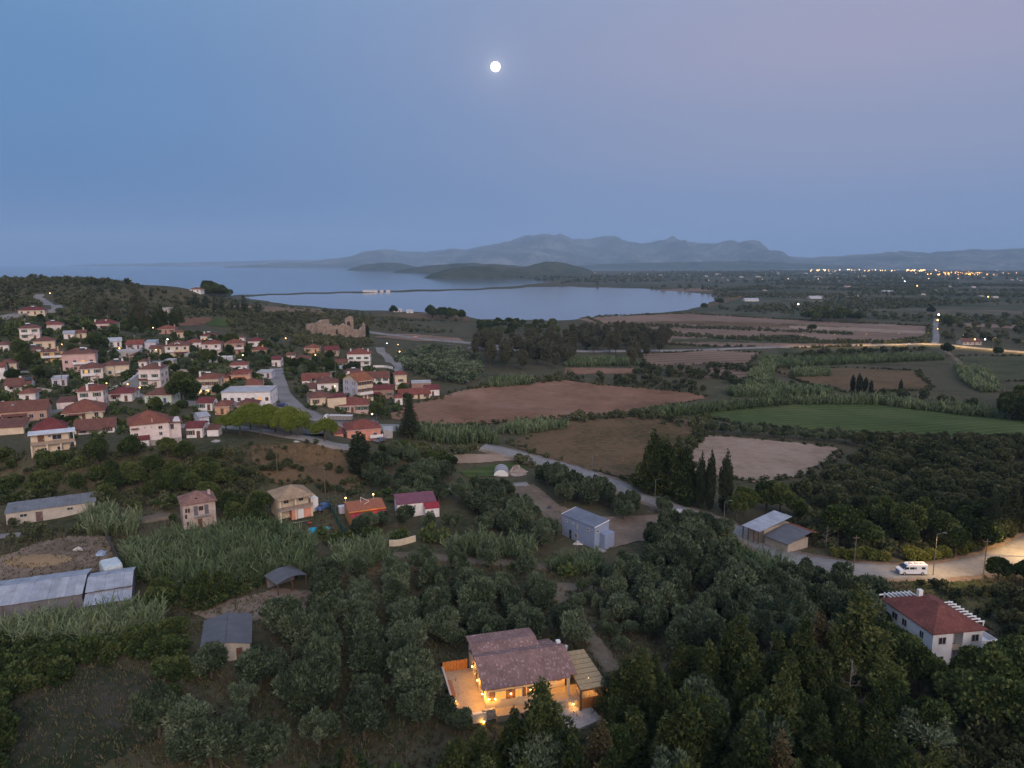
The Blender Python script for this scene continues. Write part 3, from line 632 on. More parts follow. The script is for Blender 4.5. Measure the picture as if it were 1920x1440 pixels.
    if 'shut' not in k and roof != 'flat': k['shut'] = hr_.choice([None, 'brown', 'green', 'white', 'brown'])
    if 'balc' not in k and st >= 2: k['balc'] = [(-.9, hr_.uniform(.0, .9), 1, 1.2)]
    if 'awn' not in k and st == 1 and Wd > 7.5 and roof in ('hip', 'gable') and k.get('win', True) and hr_.random() < .45: k['awn'] = [(-.7, hr_.uniform(-.1, .6), min(H, 2.75), 1.7)]
    if roof == 'hip' and k.get('caps', Wd > 9):
        pass
    for cx, cyy in k.get('chim', []):
        ch = MB().box(-.32, .32, -.28, .28, 0, 2.0); ch.box(-.4, .4, -.36, .36, 2.0, 2.12)
        ch.build('chimney', wallm(k.get('cw', wall)), ro, (cx * a, cyy * b, H + .3))
    # windows on the three faces that the photograph can see
    shut = k.get('shut'); lit = k.get('lit', ()); nwin = 0
    if k.get('win', True):
        for s in range(max(1, st)):
            zc = s * sh + sh * .56
            nf = k.get('nf', max(1, int(Wd / 3.4)))
            for i in range(nf):
                x_ = -a + Wd * (i + .5) / nf
                if s == 0 and i == k.get('door', nf // 2): door(root, x_, -b - .003, .05, 0, mat=k.get('dm')); continue
                window(root, x_, -b - .004, zc, 0, lit=(nwin in lit), shutters=shut); nwin += 1
            ns = max(1, int(Dp / 4.0))
            for i in range(ns):
                y_ = -b + Dp * (i + .5) / ns
                window(root, a + .004, y_, zc, math.pi/2, w=.95, shutters=shut); window(root, -a - .004, y_, zc, -math.pi/2, w=.95, shutters=shut)
    if 'balc' in k:   # balconies: list of (x0, x1, storey, projection)
        for x0, x1, s, pr in k['balc']:
            zb = s * sh; bb = MB(); bb.box(x0*a, x1*a, -b-pr, -b-.01, zb-.18, zb); bo = bb.build('balcony', WHITE, root)
            rl = MB(); rl.box(x0*a, x1*a, -b-pr, -b-pr+.07, zb+.004, zb+.9)
            rl.box(x0*a, x0*a+.07, -b-pr+.07, -b-.01, zb+.004, zb+.9); rl.box(x1*a-.07, x1*a, -b-pr+.07, -b-.01, zb+.004, zb+.9); rl.build('railing', wallm(k.get('bw', 'white')), bo)
            if k.get('posts'):
                for q_ in np.linspace(x0*a + .2, x1*a - .2, k['posts']): MB().box(q_-.14, q_+.14, -b-pr+.05, -b-pr+.33, -1.5, zb-.18).build('column', wm_, bo)
    if 'awn' in k:    # lean-to roofs over the front: (x0, x1, z, projection)
        for x0, x1, z_, pr in k['awn']:
            a0, a1 = x0*a, x1*a
            MB().add([(a0,-b-pr,z_-.45),(a1,-b-pr,z_-.45),(a1,-b-.01,z_),(a0,-b-.01,z_),(a0,-b-pr,z_-.57),(a1,-b-pr,z_-.57),(a1,-b-.01,z_-.12),(a0,-b-.01,z_-.12)],
                     [(0,1,2,3),(7,6,5,4),(0,4,5,1),(1,5,6,2),(2,6,7,3),(3,7,4,0)]).build('awning', rmat if roof != 'flat' else TIN, root)
    if 'annex' in k:  # lower wing: (x0, x1 in metres, y0, y1, height, tile)
        for x0, x1, y0, y1, hh, tl in k['annex']:
            MB().box(x0, x1, y0, y1, -2.5, hh).build('annex', wm_, root)
            cx, cyy = (x0 + x1) / 2, (y0 + y1) / 2
            shed_roof(x1 - x0, y1 - y0, hh + .1, hh + .8, .2).build('annex_roof', tilem(tl) if tl != 'tin' else TIN, root, (cx, cyy, 0))
    root['dims'] = (Wd, Dp, H)
    return root

VILLAGE = [
 # px, py, w, rot, depth, storeys, roof, wall, tile, label, options
 (60, 592, 42, 22, 10, 1, 'hip', 'cream', 'maroon', 'low cream house with dark maroon roof beside the hill road', {}),
 (97, 622, 34, 24, 9, 1, 'hip', 'palepink', 'red', 'house with bright red tiles and porch lit by a blue lamp', dict(plus=1.2, annex=[(-11, -4.5, -4, 3, 2.8, 'brown')], lit=(0,))),
 (196, 619, 42, 20, 10, 1, 'hip', 'palepink', 'maroon', 'pale pink house with white balconies and two white chimneys below the wood', dict(plus=1.0, chim=[(-.8, 0), (.1, -.4)], cw='white', balc=[(-.95, -.3, .6, 1.4), (.3, 1.0, .6, 1.4)])),
 (57, 638, 32, 28, 9, 2, 'hip', 'palepink', 'brown', 'two storey pinkish house behind a dark round tree', {}),
 (84, 655, 34, 28, 9, 1, 'hip', 'cream', 'brown', 'cream bungalow with brown hip roof and arched porch', dict(plus=.6)),
 (130, 636, 17, 28, 8, 1, 'gable', 'white', 'FLAT', 'tiny white gabled house with grey roof in the trees', dict(nf=1)),
 (152, 634, 18, 28, 7, 1, 'gable', 'cream', 'brown', 'tiny cream house with brown roof beside the olive green tree', dict(nf=1, chim=[(.5, 0)])),
 (216, 651, 22, 30, 9, 1, 'gable', 'white', 'TINROOF', 'small white gabled house with a pale metal roof', dict(nf=2)),
 (252, 656, 28, 12, 8, 1, 'gable', 'lilac', 'red', 'low lilac house with a flat red gable roof', dict(annex=[(4.6, 10, -2, 5, 3.4, 'tin')])),
 (311, 626, 32, 14, 9, 1, 'hip', 'clay', 'terracotta', 'house with terracotta hip roof on the upper edge of the village', dict(chim=[(.8, .2)])),
 (336, 633, 17, 14, 6, 1, 'hip', 'cream', 'terracotta', 'small cream annex house below the upper terracotta roof', dict(nf=1)),
 (391, 641, 27, 14, 8, 1, 'hip', 'white', 'maroon', 'white cottage with blue door and one lit window', dict(dm=SHUT['blue'], lit=(0,), plus=.7, chim=[(-.6, 0)])),
 (364, 654, 26, 20, 9, 1, 'hip', 'white', 'red', 'white house with red hip roof behind the big cream house', dict(plus=.5)),
 (333, 670, 42, 14, 10, 2, 'hip', 'cream', 'brown', 'big cream two storey house with a round dormer', dict(chim=[(-1.0, 0)], cw='white', balc=[(-.9, -.2, 1, 1.0)], awn=[(-.2, 1.2, 2.7, 2.2)], dormer=True)),
 (397, 666, 33, 14, 9, 2, 'hip', 'palepink', 'red', 'pale pink two storey house with bright red roof and ground floor arches', dict(balc=[(.0, .95, 1, 1.0)])),
 (440, 665, 34, 14, 9, 2, 'hip', 'clay', 'terracotta', 'clay coloured two storey house with white balcony parapets', dict(balc=[(-.5, .3, 1, 1.1), (.3, .98, 1, 1.1)], lit=(1,))),
 (479, 650, 26, 10, 8, 1, 'hip', 'white', 'maroon', 'white bungalow with maroon hip roof near the dark round tree', dict(plus=.3)),
 (452, 642, 12, 10, 5, 1, 'hip', 'white', 'brown', 'tiny white hut right behind the dark round tree', dict(nf=1)),
 (99, 680, 36, 26, 8, 2, 'hip', 'yellow', 'brown', 'mustard yellow two storey house with tall yellow chimney', dict(sh=2.6, chim=[(.55, -.9)], rise=.9)),
 (150, 697, 54, 24, 10, 2, 'hip', 'pink', 'brown', 'big pink two storey house with white wraparound balcony', dict(plus=2.0, chim=[(.3, -.2), (.42, -.25)], cw='white', balc=[(-.35, 1.05, 1.25, 1.6)], posts=4, nf=4, lit=(5,))),
 (219, 705, 42, 26, 9, 1, 'hip', 'cream', 'brown', 'cream raised house with brown roof and balcony over the street', dict(plus=1.6, chim=[(.5, -.1)], cw='white', balc=[(-.1, 1.0, .5, 1.3)], posts=2)),
 (174, 716, 36, 28, 10, 2, 'hip', 'palepink', 'brown', 'whitewashed two storey house with one lit lower window', dict(lit=(1,), sh=2.7)),
 (257, 678, 27, 12, 7, 1, 'hip', 'stone', 'brown', 'small stone house with round brown roof below the flat grey building', {}),
 (232, 671, 52, 12, 7, 1, 'flat', 'grey', '', 'long low grey flat roofed building above the street', dict(nf=4)),
 (14, 697, 30, 26, 9, 1, 'hip', 'cream', 'brown', 'cream house with brown roof cut by the picture edge', dict(plus=.5)),
 (-4, 716, 26, 30, 9, 2, 'gable', 'white', 'terracotta', 'white two storey gabled house at the very edge', {}),
 (60, 668, 30, 26, 8, 1, 'hip', 'white', 'brown', 'white cottage half hidden behind an olive green tree', {}),
 (282, 727, 38, 8, 10, 2, 'hip', 'palepink', 'brown', 'pale pink two storey house standing at the street corner', dict(plus=1.4, chim=[(.75, -.3)], cw='white', balc=[(-.1, .9, 1.1, 1.0)], awn=[(-1.05, -.1, 3.6, 1.2)])),
 (391, 741, 38, 10, 10, 2, 'hip', 'cream', 'terracotta', 'cream two storey cafe house with brightly lit ground floor', dict(nf=3, cafe=True, chim=[(-.95, 0)], cw='white', plus=.4)),
 (448, 698, 30, 14, 8, 1, 'hip', 'white', 'red', 'white house with pinkish red roof and aerial', dict(plus=.4)),
 (452, 720, 34, 16, 11, 1, 'hip', 'peach', 'red', 'peach coloured house with wide red hip roof', dict(plus=.8, annex=[(-8.5, -4.7, -5, 2, 2.6, 'red')])),
 (399, 683, 14, 12, 6, 1, 'hip', 'white', 'maroon', 'tiny white house with maroon roof beside two white containers', dict(nf=1)),
 (423, 710, 12, 12, 6, 1, 'hip', 'white', 'red', 'small square white house with steep red roof', dict(nf=1, plus=.8)),
 (317, 689, 16, 10, 6, 1, 'flat', 'dirty', '', 'ruinous pale concrete shell beside the street', dict(nf=2)),
 (361, 676, 26, 10, 8, 1, 'flat', 'grey', '', 'grey flat roofed garage block below the cream house', dict(nf=2)),
 (34, 735, 40, 24, 9, 1, 'gable', 'white', 'brown', 'white gabled house with weathered brown roof and solar panel', dict(chim=[(.1, 0)])),
 (52, 753, 26, 22, 8, 1, 'hip', 'white', 'terracotta', 'little white house with terracotta hip roof among bushes', {}),
 (172, 765, 42, 22, 10, 2, 'hip', 'palepink', 'red', 'pale pink two storey house with red pyramid roof and carport', dict(chim=[(-.2, -1)], cw='white', annex=[(-10.5, -5.2, -4, 3, 2.4, 'brown')], nf=2, awn=[(-.9, .2, 2.4, 1.4)])),
 (226, 753, 40, 12, 9, 1, 'hip', 'white', 'maroon', 'low white house with very dark maroon roof beside the street lamp', {}),
 (297, 757, 48, 6, 9, 1, 'hip', 'mint', 'brown', 'mint and cream bungalow with a dark blue door', dict(dm=SHUT['blue'], door=1, plus=.3)),
 (462, 757, 88, 6, 12, 1, 'flat', 'white', '', 'long white flat roofed building with an orange lit window', dict(plus=1.2, lit=(4,), nf=7)),
 (470, 738, 40, 12, 9, 1, 'hip', 'yellow', 'terracotta', 'yellow walled house with terracotta hip roof behind the long flat building', dict(plus=.5)),
 (40, 792, 84, 24, 9, 1, 'gable', 'clay', 'brown', 'long clay walled house with brown gable roof and stout chimney', dict(plus=.9, chim=[(-.75, .2)], cw='cream', nf=5, rise=2.4)),
 (158, 789, 62, 26, 12, 1, 'hip', 'cream', 'terracotta', 'broad low house with a large terracotta hip roof', dict(rise=3.2, over=.9, plus=-.3)),
 (178, 813, 66, 22, 8, 1, 'gable', 'white', 'brown', 'long plain shed with weathered brown roof', dict(sh=2.0, rise=2.0, nf=3)),
 (18, 815, 46, 20, 7, 1, 'shed', 'cream', 'brown', 'low lean-to with faded pinkish brown roof under the clay house', dict(sh=2.2, win=False)),
 (365, 821, 28, 10, 7, 1, 'gable', 'white', 'maroon', 'small white outbuilding with maroon roof at the bank edge', dict(plus=.4, nf=2, annex=[(3.2, 6.4, -2, 3, 2.0, 'brown')])),
 (385, 770, 26, 8, 7, 1, 'gable', 'white', 'maroon', 'small white house with curved maroon roof near the flat building', dict(nf=2)),
 (417, 778, 26, 10, 8, 1, 'hip', 'peach', 'terracotta', 'terracotta roof half hidden behind the umbrella pines', {}),
 (462, 772, 34, 8, 8, 1, 'hip', 'stone', 'brown', 'low brown roofed house behind the umbrella pines', dict(sh=2.3)),
 (384, 797, 14, 40, 7, 1, 'gable', 'lilac', 'FLAT', 'tiny lilac shed with grey roof beside the lane', dict(win=False)),
 (486, 667, 24, 10, 8, 1, 'hip', 'yellow', 'red', 'small yellow house with red roof at the foot of the grove', dict(chim=[(.4, 0)])),
 (518, 687, 16, 10, 10, 1, 'gable', 'white', 'maroon', 'white gabled house closing the top of the street', dict(nf=1, plus=.8)),
 (585, 663, 27, 8, 8, 1, 'hip', 'peach', 'terracotta', 'small peach house below the ancient ruin', {}),
 (622, 666, 25, 8, 8, 1, 'gable', 'stone', 'maroon', 'stone house with sagging maroon roof below the ruin', {}),
 (566, 684, 28, 8, 8, 1, 'hip', 'white', 'brown', 'white bungalow with brown hip roof between garden trees', {}),
 (673, 687, 42, 8, 12, 2, 'hip', 'white', 'red', 'large white house with red roof and red painted ground floor', dict(plus=1.0, chim=[(-.75, .1), (.3, .3), (.8, -.2)], cw='white', balc=[(-.35, 1.0, 1.1, 1.5)], redwall=True, annex=[(-13, -6.8, -5, 1, 2.8, 'maroon')])),
 (496, 709, 26, 6, 7, 1, 'flat', 'lilac', '', 'low pale blue flat roofed store beside the street', dict(sh=2.4, nf=2)),
 (663, 712, 40, 14, 11, 1, 'hip', 'stone', 'brown', 'brown roofed stone house with tall white chimney', dict(chim=[(.8, -.1)], cw='white', annex=[(-10, -6, -4, 1, 3.0, 'tin')])),
 (592, 718, 50, 6, 8, 1, 'gable', 'white', 'terracotta', 'long white house with patched metal and terracotta roof', dict(nf=4, rise=1.1)),
 (574, 726, 14, 6, 5, 1, 'shed', 'white', 'red', 'tiny white porch house with red lean-to roof', dict(nf=1)),
 (615, 733, 38, 14, 10, 1, 'hip', 'white', 'brown', 'brown pyramid roofed house with an orange flame coloured lamp', dict(plus=.3)),
 (686, 752, 34, 46, 11, 3, 'gable', 'cream', 'orange', 'tall white three storey house with orange roof and roof terrace', dict(sh=2.9, nf=3, rise=2.6, chim=[(-.9, .5)], tank=True)),
 (710, 728, 40, 12, 10, 2, 'gable', 'palepink', 'brown', 'white two storey house with broad brown gable roof', dict(sh=2.6, rise=2.4, chim=[(-.3, .3)], balc=[(-.9, .9, 1, 1.2)])),
 (752, 731, 22, 16, 8, 2, 'hip', 'cream', 'red', 'cream house with red turret roof and red awning', dict(plus=1.5, awn=[(.3, 1.5, 3.4, 1.6)])),
 (716, 746, 44, 12, 9, 1, 'gable', 'brick', 'maroon', 'unplastered brick house with maroon roof', dict(plus=1.2, rise=1.2)),
 (778, 748, 58, 16, 8, 1, 'gable', 'cream', 'red', 'long low red roofed house at the field edge', dict(nf=4, sh=2.5)),
 (812, 742, 24, 16, 8, 1, 'gable', 'white', 'maroon', 'white end house with maroon roof nearest the brown field', dict(nf=1, plus=.3)),
 (748, 759, 14, 14, 6, 1, 'hip', 'white', 'red', 'tiny pink and white house at the field corner', dict(nf=1)),
 (603, 760, 40, 24, 9, 1, 'hip', 'cream', 'brown', 'cream house with brown roof and a red lean-to', dict(annex=[(2.0, 9.0, -6, -1, 2.8, 'maroon')])),
 (661, 774, 60, 12, 10, 1, 'hip', 'pink', 'red', 'long pink house with red hip roof above the truck', dict(nf=5)),
 (790, 727, 36, 8, 7, 1, 'flat', 'brick', '', 'low roofless brick ruin at the edge of the olive trees', dict(win=False, sh=2.2)),
 (683, 826, 62, 20, 10, 1, 'hip', 'coral', 'red', 'coral walled house with red hip roof and white garage wing', dict(plus=.8, nf=3, balc=[(.3, 1.1, .35, 1.6)], annex=[(-9.5, -6.6, -4, 4, 2.6, 'red')])),
 (728, 822, 16, 10, 5, 1, 'flat', 'grey', '', 'small grey pump shed among reeds', dict(win=False, sh=2.4)),
 (640, 700, 10, 12, 6, 1, 'gable', 'white', 'FLAT', 'tiny white gabled shed beside the brown stone house', dict(nf=1)),
 (745, 585, 16, 0, 8, 1, 'gable', 'white', 'TINROOF', 'white roadside shed near the lagoon trees', dict(nf=2)),
 (768, 587, 12, 0, 8, 1, 'gable', 'white', 'TINROOF', 'smaller white shed near the lagoon trees', dict(nf=1)),
 (366, 548, 20, 0, 9, 1, 'hip', 'white', 'terracotta', 'white house with red roof on the headland skyline', dict(nf=2)),
 (308, 586, 16, 0, 8, 1, 'flat', 'dirty', '', 'small pale hut in the wood above the village', dict(nf=2)),
 (1590, 538, 10, 0, 10, 1, 'gable', 'white', 'terracotta', 'distant white farmhouse on the plain', dict(nf=2)),
 (1410, 565, 26, 0, 16, 1, 'gable', 'white', 'TINROOF', 'distant white greenhouse beyond the lagoon head', dict(sh=2.4, win=False)),
 (1530, 560, 22, 0, 14, 1, 'gable', 'white', 'TINROOF', 'distant pale greenhouse left of the other on the plain', dict(sh=2.4, win=False)),
 (1665, 549, 20, 0, 14, 1, 'gable', 'grey', 'TINROOF', 'distant pale shed on the far plain', dict(sh=2.6, win=False)),
 (4, 660, 22, 24, 8, 1, 'hip', 'white', 'brown', 'small white house cut by the left edge above the cream one', {}),
 (112, 724, 24, 26, 8, 1, 'flat', 'lilac', '', 'long pale flat roof below the big pink house', dict(sh=2.6, nf=2)),
 (292, 664, 20, 12, 7, 1, 'gable', 'cream', 'brown', 'small cream house beside the lilac red roofed one', dict(nf=2)),
 (268, 690, 14, 12, 6, 1, 'hip', 'white', 'brown', 'tiny white house beside the top of the steep street', dict(nf=1)),
 (545, 676, 14, 8, 6, 1, 'gable', 'white', 'brown', 'tiny white house left of the white bungalow', dict(nf=1)),
 (640, 690, 22, 8, 7, 1, 'gable', 'stone', 'brown', 'low stone shed left of the red roofed white house', dict(nf=2)),
 (583, 742, 16, 12, 6, 1, 'shed', 'white', 'brown', 'small white lean-to at the bend of the street', dict(nf=1)),
 (1823, 647, 34, 0, 10, 1, 'gable', 'dirty', 'brown', 'low farmhouse with two lit lamps beside the far road', dict(nf=4)),
]
plain('FLAT', (.36, .37, .40), noise=.15); corrugated('TINROOF', (.50, .51, .54))
VH = {}
for e in VILLAGE:
    px, py, w, rot, Dp, st, roof, wall, tile, lab, kw = e
    VH[lab] = house(px, py, w, rot, Dp, st, roof, wall, tile, lab, **kw)
# special pieces of single village houses
h = VH['big cream two storey house with a round dormer']; Wd, Dp, H = h['dims']
dm = MB(); n_ = 14; ring = [(math.cos(math.pi * i / (n_ - 1)) * 1.5, math.sin(math.pi * i / (n_ - 1)) * .95) for i in range(n_)]
dm.rings([[(x, -3.9, z + H + .55) for x, z in ring], [(x * .9, -.5, z * .9 + H + .55) for x, z in ring]])
d_ = dm.build('dormer', wallm('white'), h); MB().rings([[(x * .75, -3.96, z * .72 + H + .62) for x, z in ring], [(x * .75, -3.9, z * .72 + H + .62) for x, z in ring]]).build('pane', GLASS, d_)
h = VH['cream two storey cafe house with brightly lit ground floor']; Wd, Dp, H = h['dims']
CAFE = emit('cafe light', (1, .68, .3), 1.6); GREEN = emit('green sign light', (.1, 1, .35), 5.0)
MB().box(-Wd*.42, -Wd*.30, -Dp/2-.08, -Dp/2-.02, .7, 2.2).build('lit_doorway', CAFE, h); MB().box(-Wd*.12, Wd*.06, -Dp/2-.08, -Dp/2-.02, .4, 2.3).build('lit_doorway', CAFE, h)
MB().box(Wd*.40, Wd*.46, -Dp/2-.3, -Dp/2-.02, 2.2, 2.6).build('sign', GREEN, h)
MB().box(-Wd*.5, Wd*.5, -Dp/2-1.9, -Dp/2-.02, 2.75, 2.9).build('canopy', plain('dark blue awning', (.06, .12, .18)), h)
MB().box(-Wd*.5, Wd*.5, -Dp/2-1.96, -Dp/2-1.9, 2.45, 2.95).build('canopy_valance', WHITE, h)
h = VH['large white house with red roof and red painted ground floor']; Wd, Dp, H = h['dims']
MB().box(-Wd*.3, Wd*.08, -Dp/2-.09, -Dp/2-.03, .0, 2.7).build('red_panel', plain('red paint', (.42, .06, .07)), h)
h = VH['tall white three storey house with orange roof and roof terrace']; Wd, Dp, H = h['dims']
MB().box(-Wd/2-.05, -Wd/2-.01, -Dp/2+.05, Dp/2-.05, -1, H).build('side_wall', wallm('lilac'), h)  # lilac skin over the left wall: its shade put into the plaster colour
MB().tube((-Wd*.3, 3.4, H+1.6), (-Wd*.3, 3.4, H+3.0), .6, n=12).build('water_tank', WHITE, h)
MB().box(-Wd/2+.3, Wd/2-.3, -Dp/2-.9, -Dp/2-.05, H-.35, H-.2).build('terrace_ledge', wallm('cream'), h)
h = VH['white gabled house with weathered brown roof and solar panel']; Wd, Dp, H = h['dims']
MB().add([(2.2,-3.0,H+1.2),(4.2,-3.0,H+1.2),(4.2,-1.8,H+2.3),(2.2,-1.8,H+2.3),(2.2,-2.95,H+1.1),(4.2,-2.95,H+1.1),(4.2,-1.75,H+2.2),(2.2,-1.75,H+2.2)], [(0,1,2,3),(7,6,5,4),(0,4,5,1),(1,5,6,2),(2,6,7,3),(3,7,4,0)]).build('solar_panel', GLASS, h)
h = VH['long clay walled house with brown gable roof and stout chimney']; Wd, Dp, H = h['dims']
MB().box(-2.6, -1.8, -2.3, -1.5, H+1.35, H+1.5).build('skylight', plain('skylight glass', (.45, .62, .7), rough=.2), h)

# ------------------------------------------------------------------ larger buildings, each built by hand
def site(ax, ay, bx, by, hh):
    """two eave corners seen at photo pixels, hh above the ground -> front middle, heading, width"""
    z0 = 0.0
    for _ in range(8):
        a = px_world(ax, ay, z0 + hh); b_ = px_world(bx, by, z0 + hh); mx_, my_ = (a[0] + b_[0]) / 2, (a[1] + b_[1]) / 2
        z0 = .5 * z0 + .5 * float(ground(mx_, my_))
    return Vector((mx_, my_, z0)), math.atan2(b_[1] - a[1], b_[0] - a[0]), math.hypot(b_[0] - a[0], b_[1] - a[1])
def thing_at(name, A, B, hh, label, cat, D=8.0, group=None):
    loc, th, Wd = site(*A, *B, hh); r = empty(name, loc, th); tag(r, label, cat, group)
    c = loc + Vector((-math.sin(th), math.cos(th), 0)) * (D / 2); HOUSES.append((c.x, c.y, math.hypot(Wd, D) / 2 + .3))
    return r, Wd
def local(root, px, py, hz):
    """photo pixel at height hz over the thing's base -> the thing's own axes"""
    x_, y_ = px_world(px, py, root.location.z + hz); th = root.rotation_euler.z; dx, dy = x_ - root.location.x, y_ - root.location.y
    return dx * math.cos(th) + dy * math.sin(th), -dx * math.sin(th) + dy * math.cos(th)
def xf(mb, fn): mb.v = [fn(*v_) for v_ in mb.v]; return mb
def slab(pts, th):
    n_ = len(pts); return MB().add([tuple(p_) for p_ in pts] + [(x, y, z - th) for x, y, z in pts], [tuple(range(n_)), tuple(range(2*n_-1, n_-1, -1))] + [(i, n_+i, n_+(i+1) % n_, (i+1) % n_) for i in range(n_)])
def point(name, loc, e, c, r=.15, parent=None, spot=None):
    ld = bpy.data.lights.new(name, 'SPOT' if spot else 'POINT'); ld.energy = e; ld.color = c; ld.shadow_soft_size = r
    if spot: ld.spot_size = R(spot); ld.spot_blend = .6
    o = bpy.data.objects.new(name, ld); COL.objects.link(o); o.location = loc
    if parent is not None: o.parent = parent
    return o
WARM = (1, .45, .05)
BULB = emit('warm bulb', (1, .62, .25), 7.0); BULBY = emit('sodium bulb', (1, .62, .16), 6.0); BULBW = emit('cool white bulb', (.9, .9, 1), 8.0)
def bulb_mesh(r=.12):
    bm = bmesh.new(); bmesh.ops.create_icosphere(bm, subdivisions=2, radius=r); me = bpy.data.meshes.new('bulb'); bm.to_mesh(me); bm.free(); return me

# --- lit villa in the foreground
WALLV = plain('sand plaster', (.62, .50, .36), rough=.9, noise=.1, bump=.15); STONEV = plain('rubble stone', (.36, .32, .28), noise=.3, scale=3, bump=.5)
PAVE = plain('terrace paving', (.36, .28, .20), noise=.12, scale=2); TILEV = tiles('old clay tiles', (.27, .165, .145), pale=.4, pitch=.2)
v, Wv = thing_at('villa', (906, 1295), (1078, 1268), 3.9, 'sand coloured stone villa glowing with warm lamps under an old tiled roof', 'house', D=11)
v.location.z += .7; a = Wv / 2
wb = MB(); wb.box(-a+.5, 2.2, .6, 10.6, -1.5, 3.0); wb.box(2.205, a-.4, 3.0, 10.595, -1.5, 2.995); wb.build('wall', WALLV, v)
def vroof(x0, x1, y0, y1, yr, ze, zr, th=.16):
    zf = ze; zb_ = ze + .35
    vs = []
    for s in (x0, x1): vs += [(s,y0,zf),(s,yr,zr),(s,y1,zb_),(s,y1,zb_-th),(s,yr,zr-th),(s,y0,zf-th)]
    return MB().add(vs, [(0,6,7,1),(1,7,8,2),(5,4,10,11),(4,3,9,10),(0,5,11,6),(2,8,9,3),(0,1,4,5),(1,2,3,4),(6,11,10,7),(7,10,9,8)])
ro = vroof(-a, a-.6, 0, 10.0, 5.6, 3.2, 4.85).build('roof', TILEV, v)
vroof(-a+.1, 3.6, 6.2, 12.6, 9.4, 4.0, 4.75).build('rear_roof', TILEV, v)
vroof(3.0, a+.5, .6, 8.6, 5.8, 3.25, 4.66).build('side_roof', TILEV, v)
MB().box(-a+.5, 3.2, 10.6, 12.2, -1.5, 3.9).build('rear_wall', WALLV, v)
LITV = None
def vwin(x, y, z, ang=0, w=1.3, h_=1.3, lit=True, sh=True):
    fm, pm, sb = win_meshes(w, h_, lit); o = link('window', fm, v, (x, y, z), (0, 0, ang)); q_ = link('pane', pm, o)
    if sh:
        for s in (-1, 1): MB().box(-w*.25, w*.25, -.05, .02, -h_/2, h_/2).build('shutter', SHUT['brown'], o, (s * w * .78, 0, 0))
vwin(-4.0, .596, 1.7, w=1.5); vwin(-1.4, .596, 1.7, w=1.0); vwin(1.0, .596, 1.7, w=1.2); vwin(4.2, 2.996, 1.6, w=1.4, lit=False)
vwin(-a+.496, 3.0, 1.7, -math.pi/2, lit=False); vwin(-a+.496, 7.4, 1.7, -math.pi/2, lit=False)
door(v, 2.9, 2.996, .05, 0)
for x_ in (2.5, 5.9): MB().box(x_-.18, x_+.18, .75, 1.11, -.5, 2.95).build('column', WALLV, v)
MB().box(2.2, a+3.4, -.9, 2.995, -1.5, 0).build('porch_floor', PAVE, v)
# left terrace with parapet, planter and timber screen
MB().box(-a-3.6, -a+.498, .2, 11.0, -2.0, -.02).build('terrace', PAVE, v)
pw_ = MB(); pw_.box(-a-3.85, -a-3.602, -.6, 11.2, -2.5, .75); pw_.box(-a-3.6, -a+.3, -.62, -.1, -2.5, .3); pw_.build('parapet', plain('pale parapet', (.52, .48, .43), noise=.1), v)
MB().box(-a-3.5, -a-3.0, 4.5, 8.0, -.015, .45).build('planter', plain('planter terracotta', (.3, .13, .07)), v)
for i in range(9): MB().box(-a-3.7+i*.42, -a-3.7+i*.42+.38, 11.02, 11.1, -.5, 1.5).build('plank', plain('orange timber', (.42, .17, .045), noise=.2, scale=3), v)
# entrance forecourt, stone wall and steps
for bx_ in ((-a-.2, -a+1.6, -.4, -.02, -2.2, .5), (2.0, a+.6, -1.4, -.95, -2.2, .55), (a+.605, a+1.05, -1.4, 1.0, -2.2, .5)): MB().box(*bx_).build('garden_wall', STONEV, v)
MB().box(-a+1.6, 2.0, -1.2, .595, -1.8, -.12).build('front_terrace', PAVE, v)
dr = MB().add([(2.6,-1.42,-.42),(a+1.6,-1.42,-.42),(a+2.2,-4.8,-.5),(3.0,-6.4,-.55),(2.6,-1.42,-2.2),(a+1.6,-1.42,-2.2),(a+2.2,-4.8,-2.2),(3.0,-6.4,-2.2)], [(0,3,2,1),(4,5,6,7),(0,1,5,4),(1,2,6,5),(2,3,7,6),(3,0,4,7)]); dr.build('driveway', CONC, v)
# pergola with reed panels
c4 = [local(v, 1054, 1225, 2.7), local(v, 1094, 1219, 2.7), local(v, 1140, 1285, 2.5), local(v, 1089, 1295, 2.5)]
REED = plain('reed matting', (.40, .30, .17), noise=.18, scale=4, bump=.5); TIMB = plain('dark timber', (.12, .07, .04), noise=.2)
np_ = 8
for i in range(np_):
    t0, t1 = i / np_ + .012, (i + 1) / np_ - .012
    def lerp(p_, q_, t): return (p_[0] + (q_[0] - p_[0]) * t, p_[1] + (q_[1] - p_[1]) * t)
    p0, p1 = lerp(c4[0], c4[3], t0), lerp(c4[0], c4[3], t1); q0, q1 = lerp(c4[1], c4[2], t0), lerp(c4[1], c4[2], t1)
    z0_, z1_ = 2.95 - .35 * t0, 2.95 - .35 * t1
    slab([(p1[0],p1[1],z1_-.05),(q1[0],q1[1],z1_-.05),(q0[0],q0[1],z0_),(p0[0],p0[1],z0_)], .06).build('roof_panel', REED, v)
bmx = MB()
for p_, q_, z_ in ((c4[0], c4[1], 2.78), (c4[3], c4[2], 2.42), (c4[0], c4[3], 2.6), (c4[1], c4[2], 2.6)):
    bmx.tube((p_[0], p_[1], 2.76 if p_ in c4[:2] else 2.42), (q_[0], q_[1], 2.76 if q_ in c4[:2] else 2.42), .09, n=4)
bmx.build('pergola_beam', TIMB, v)
for p_ in c4: MB().box(p_[0]-.12, p_[0]+.12, p_[1]-.12, p_[1]+.12, -1.5, 2.45).build('pergola_post', TIMB, v)
fr = MB(); d0, d1 = c4[3], c4[2]; ex = Vector((d1[0]-d0[0], d1[1]-d0[1])).normalized()
nb = 9
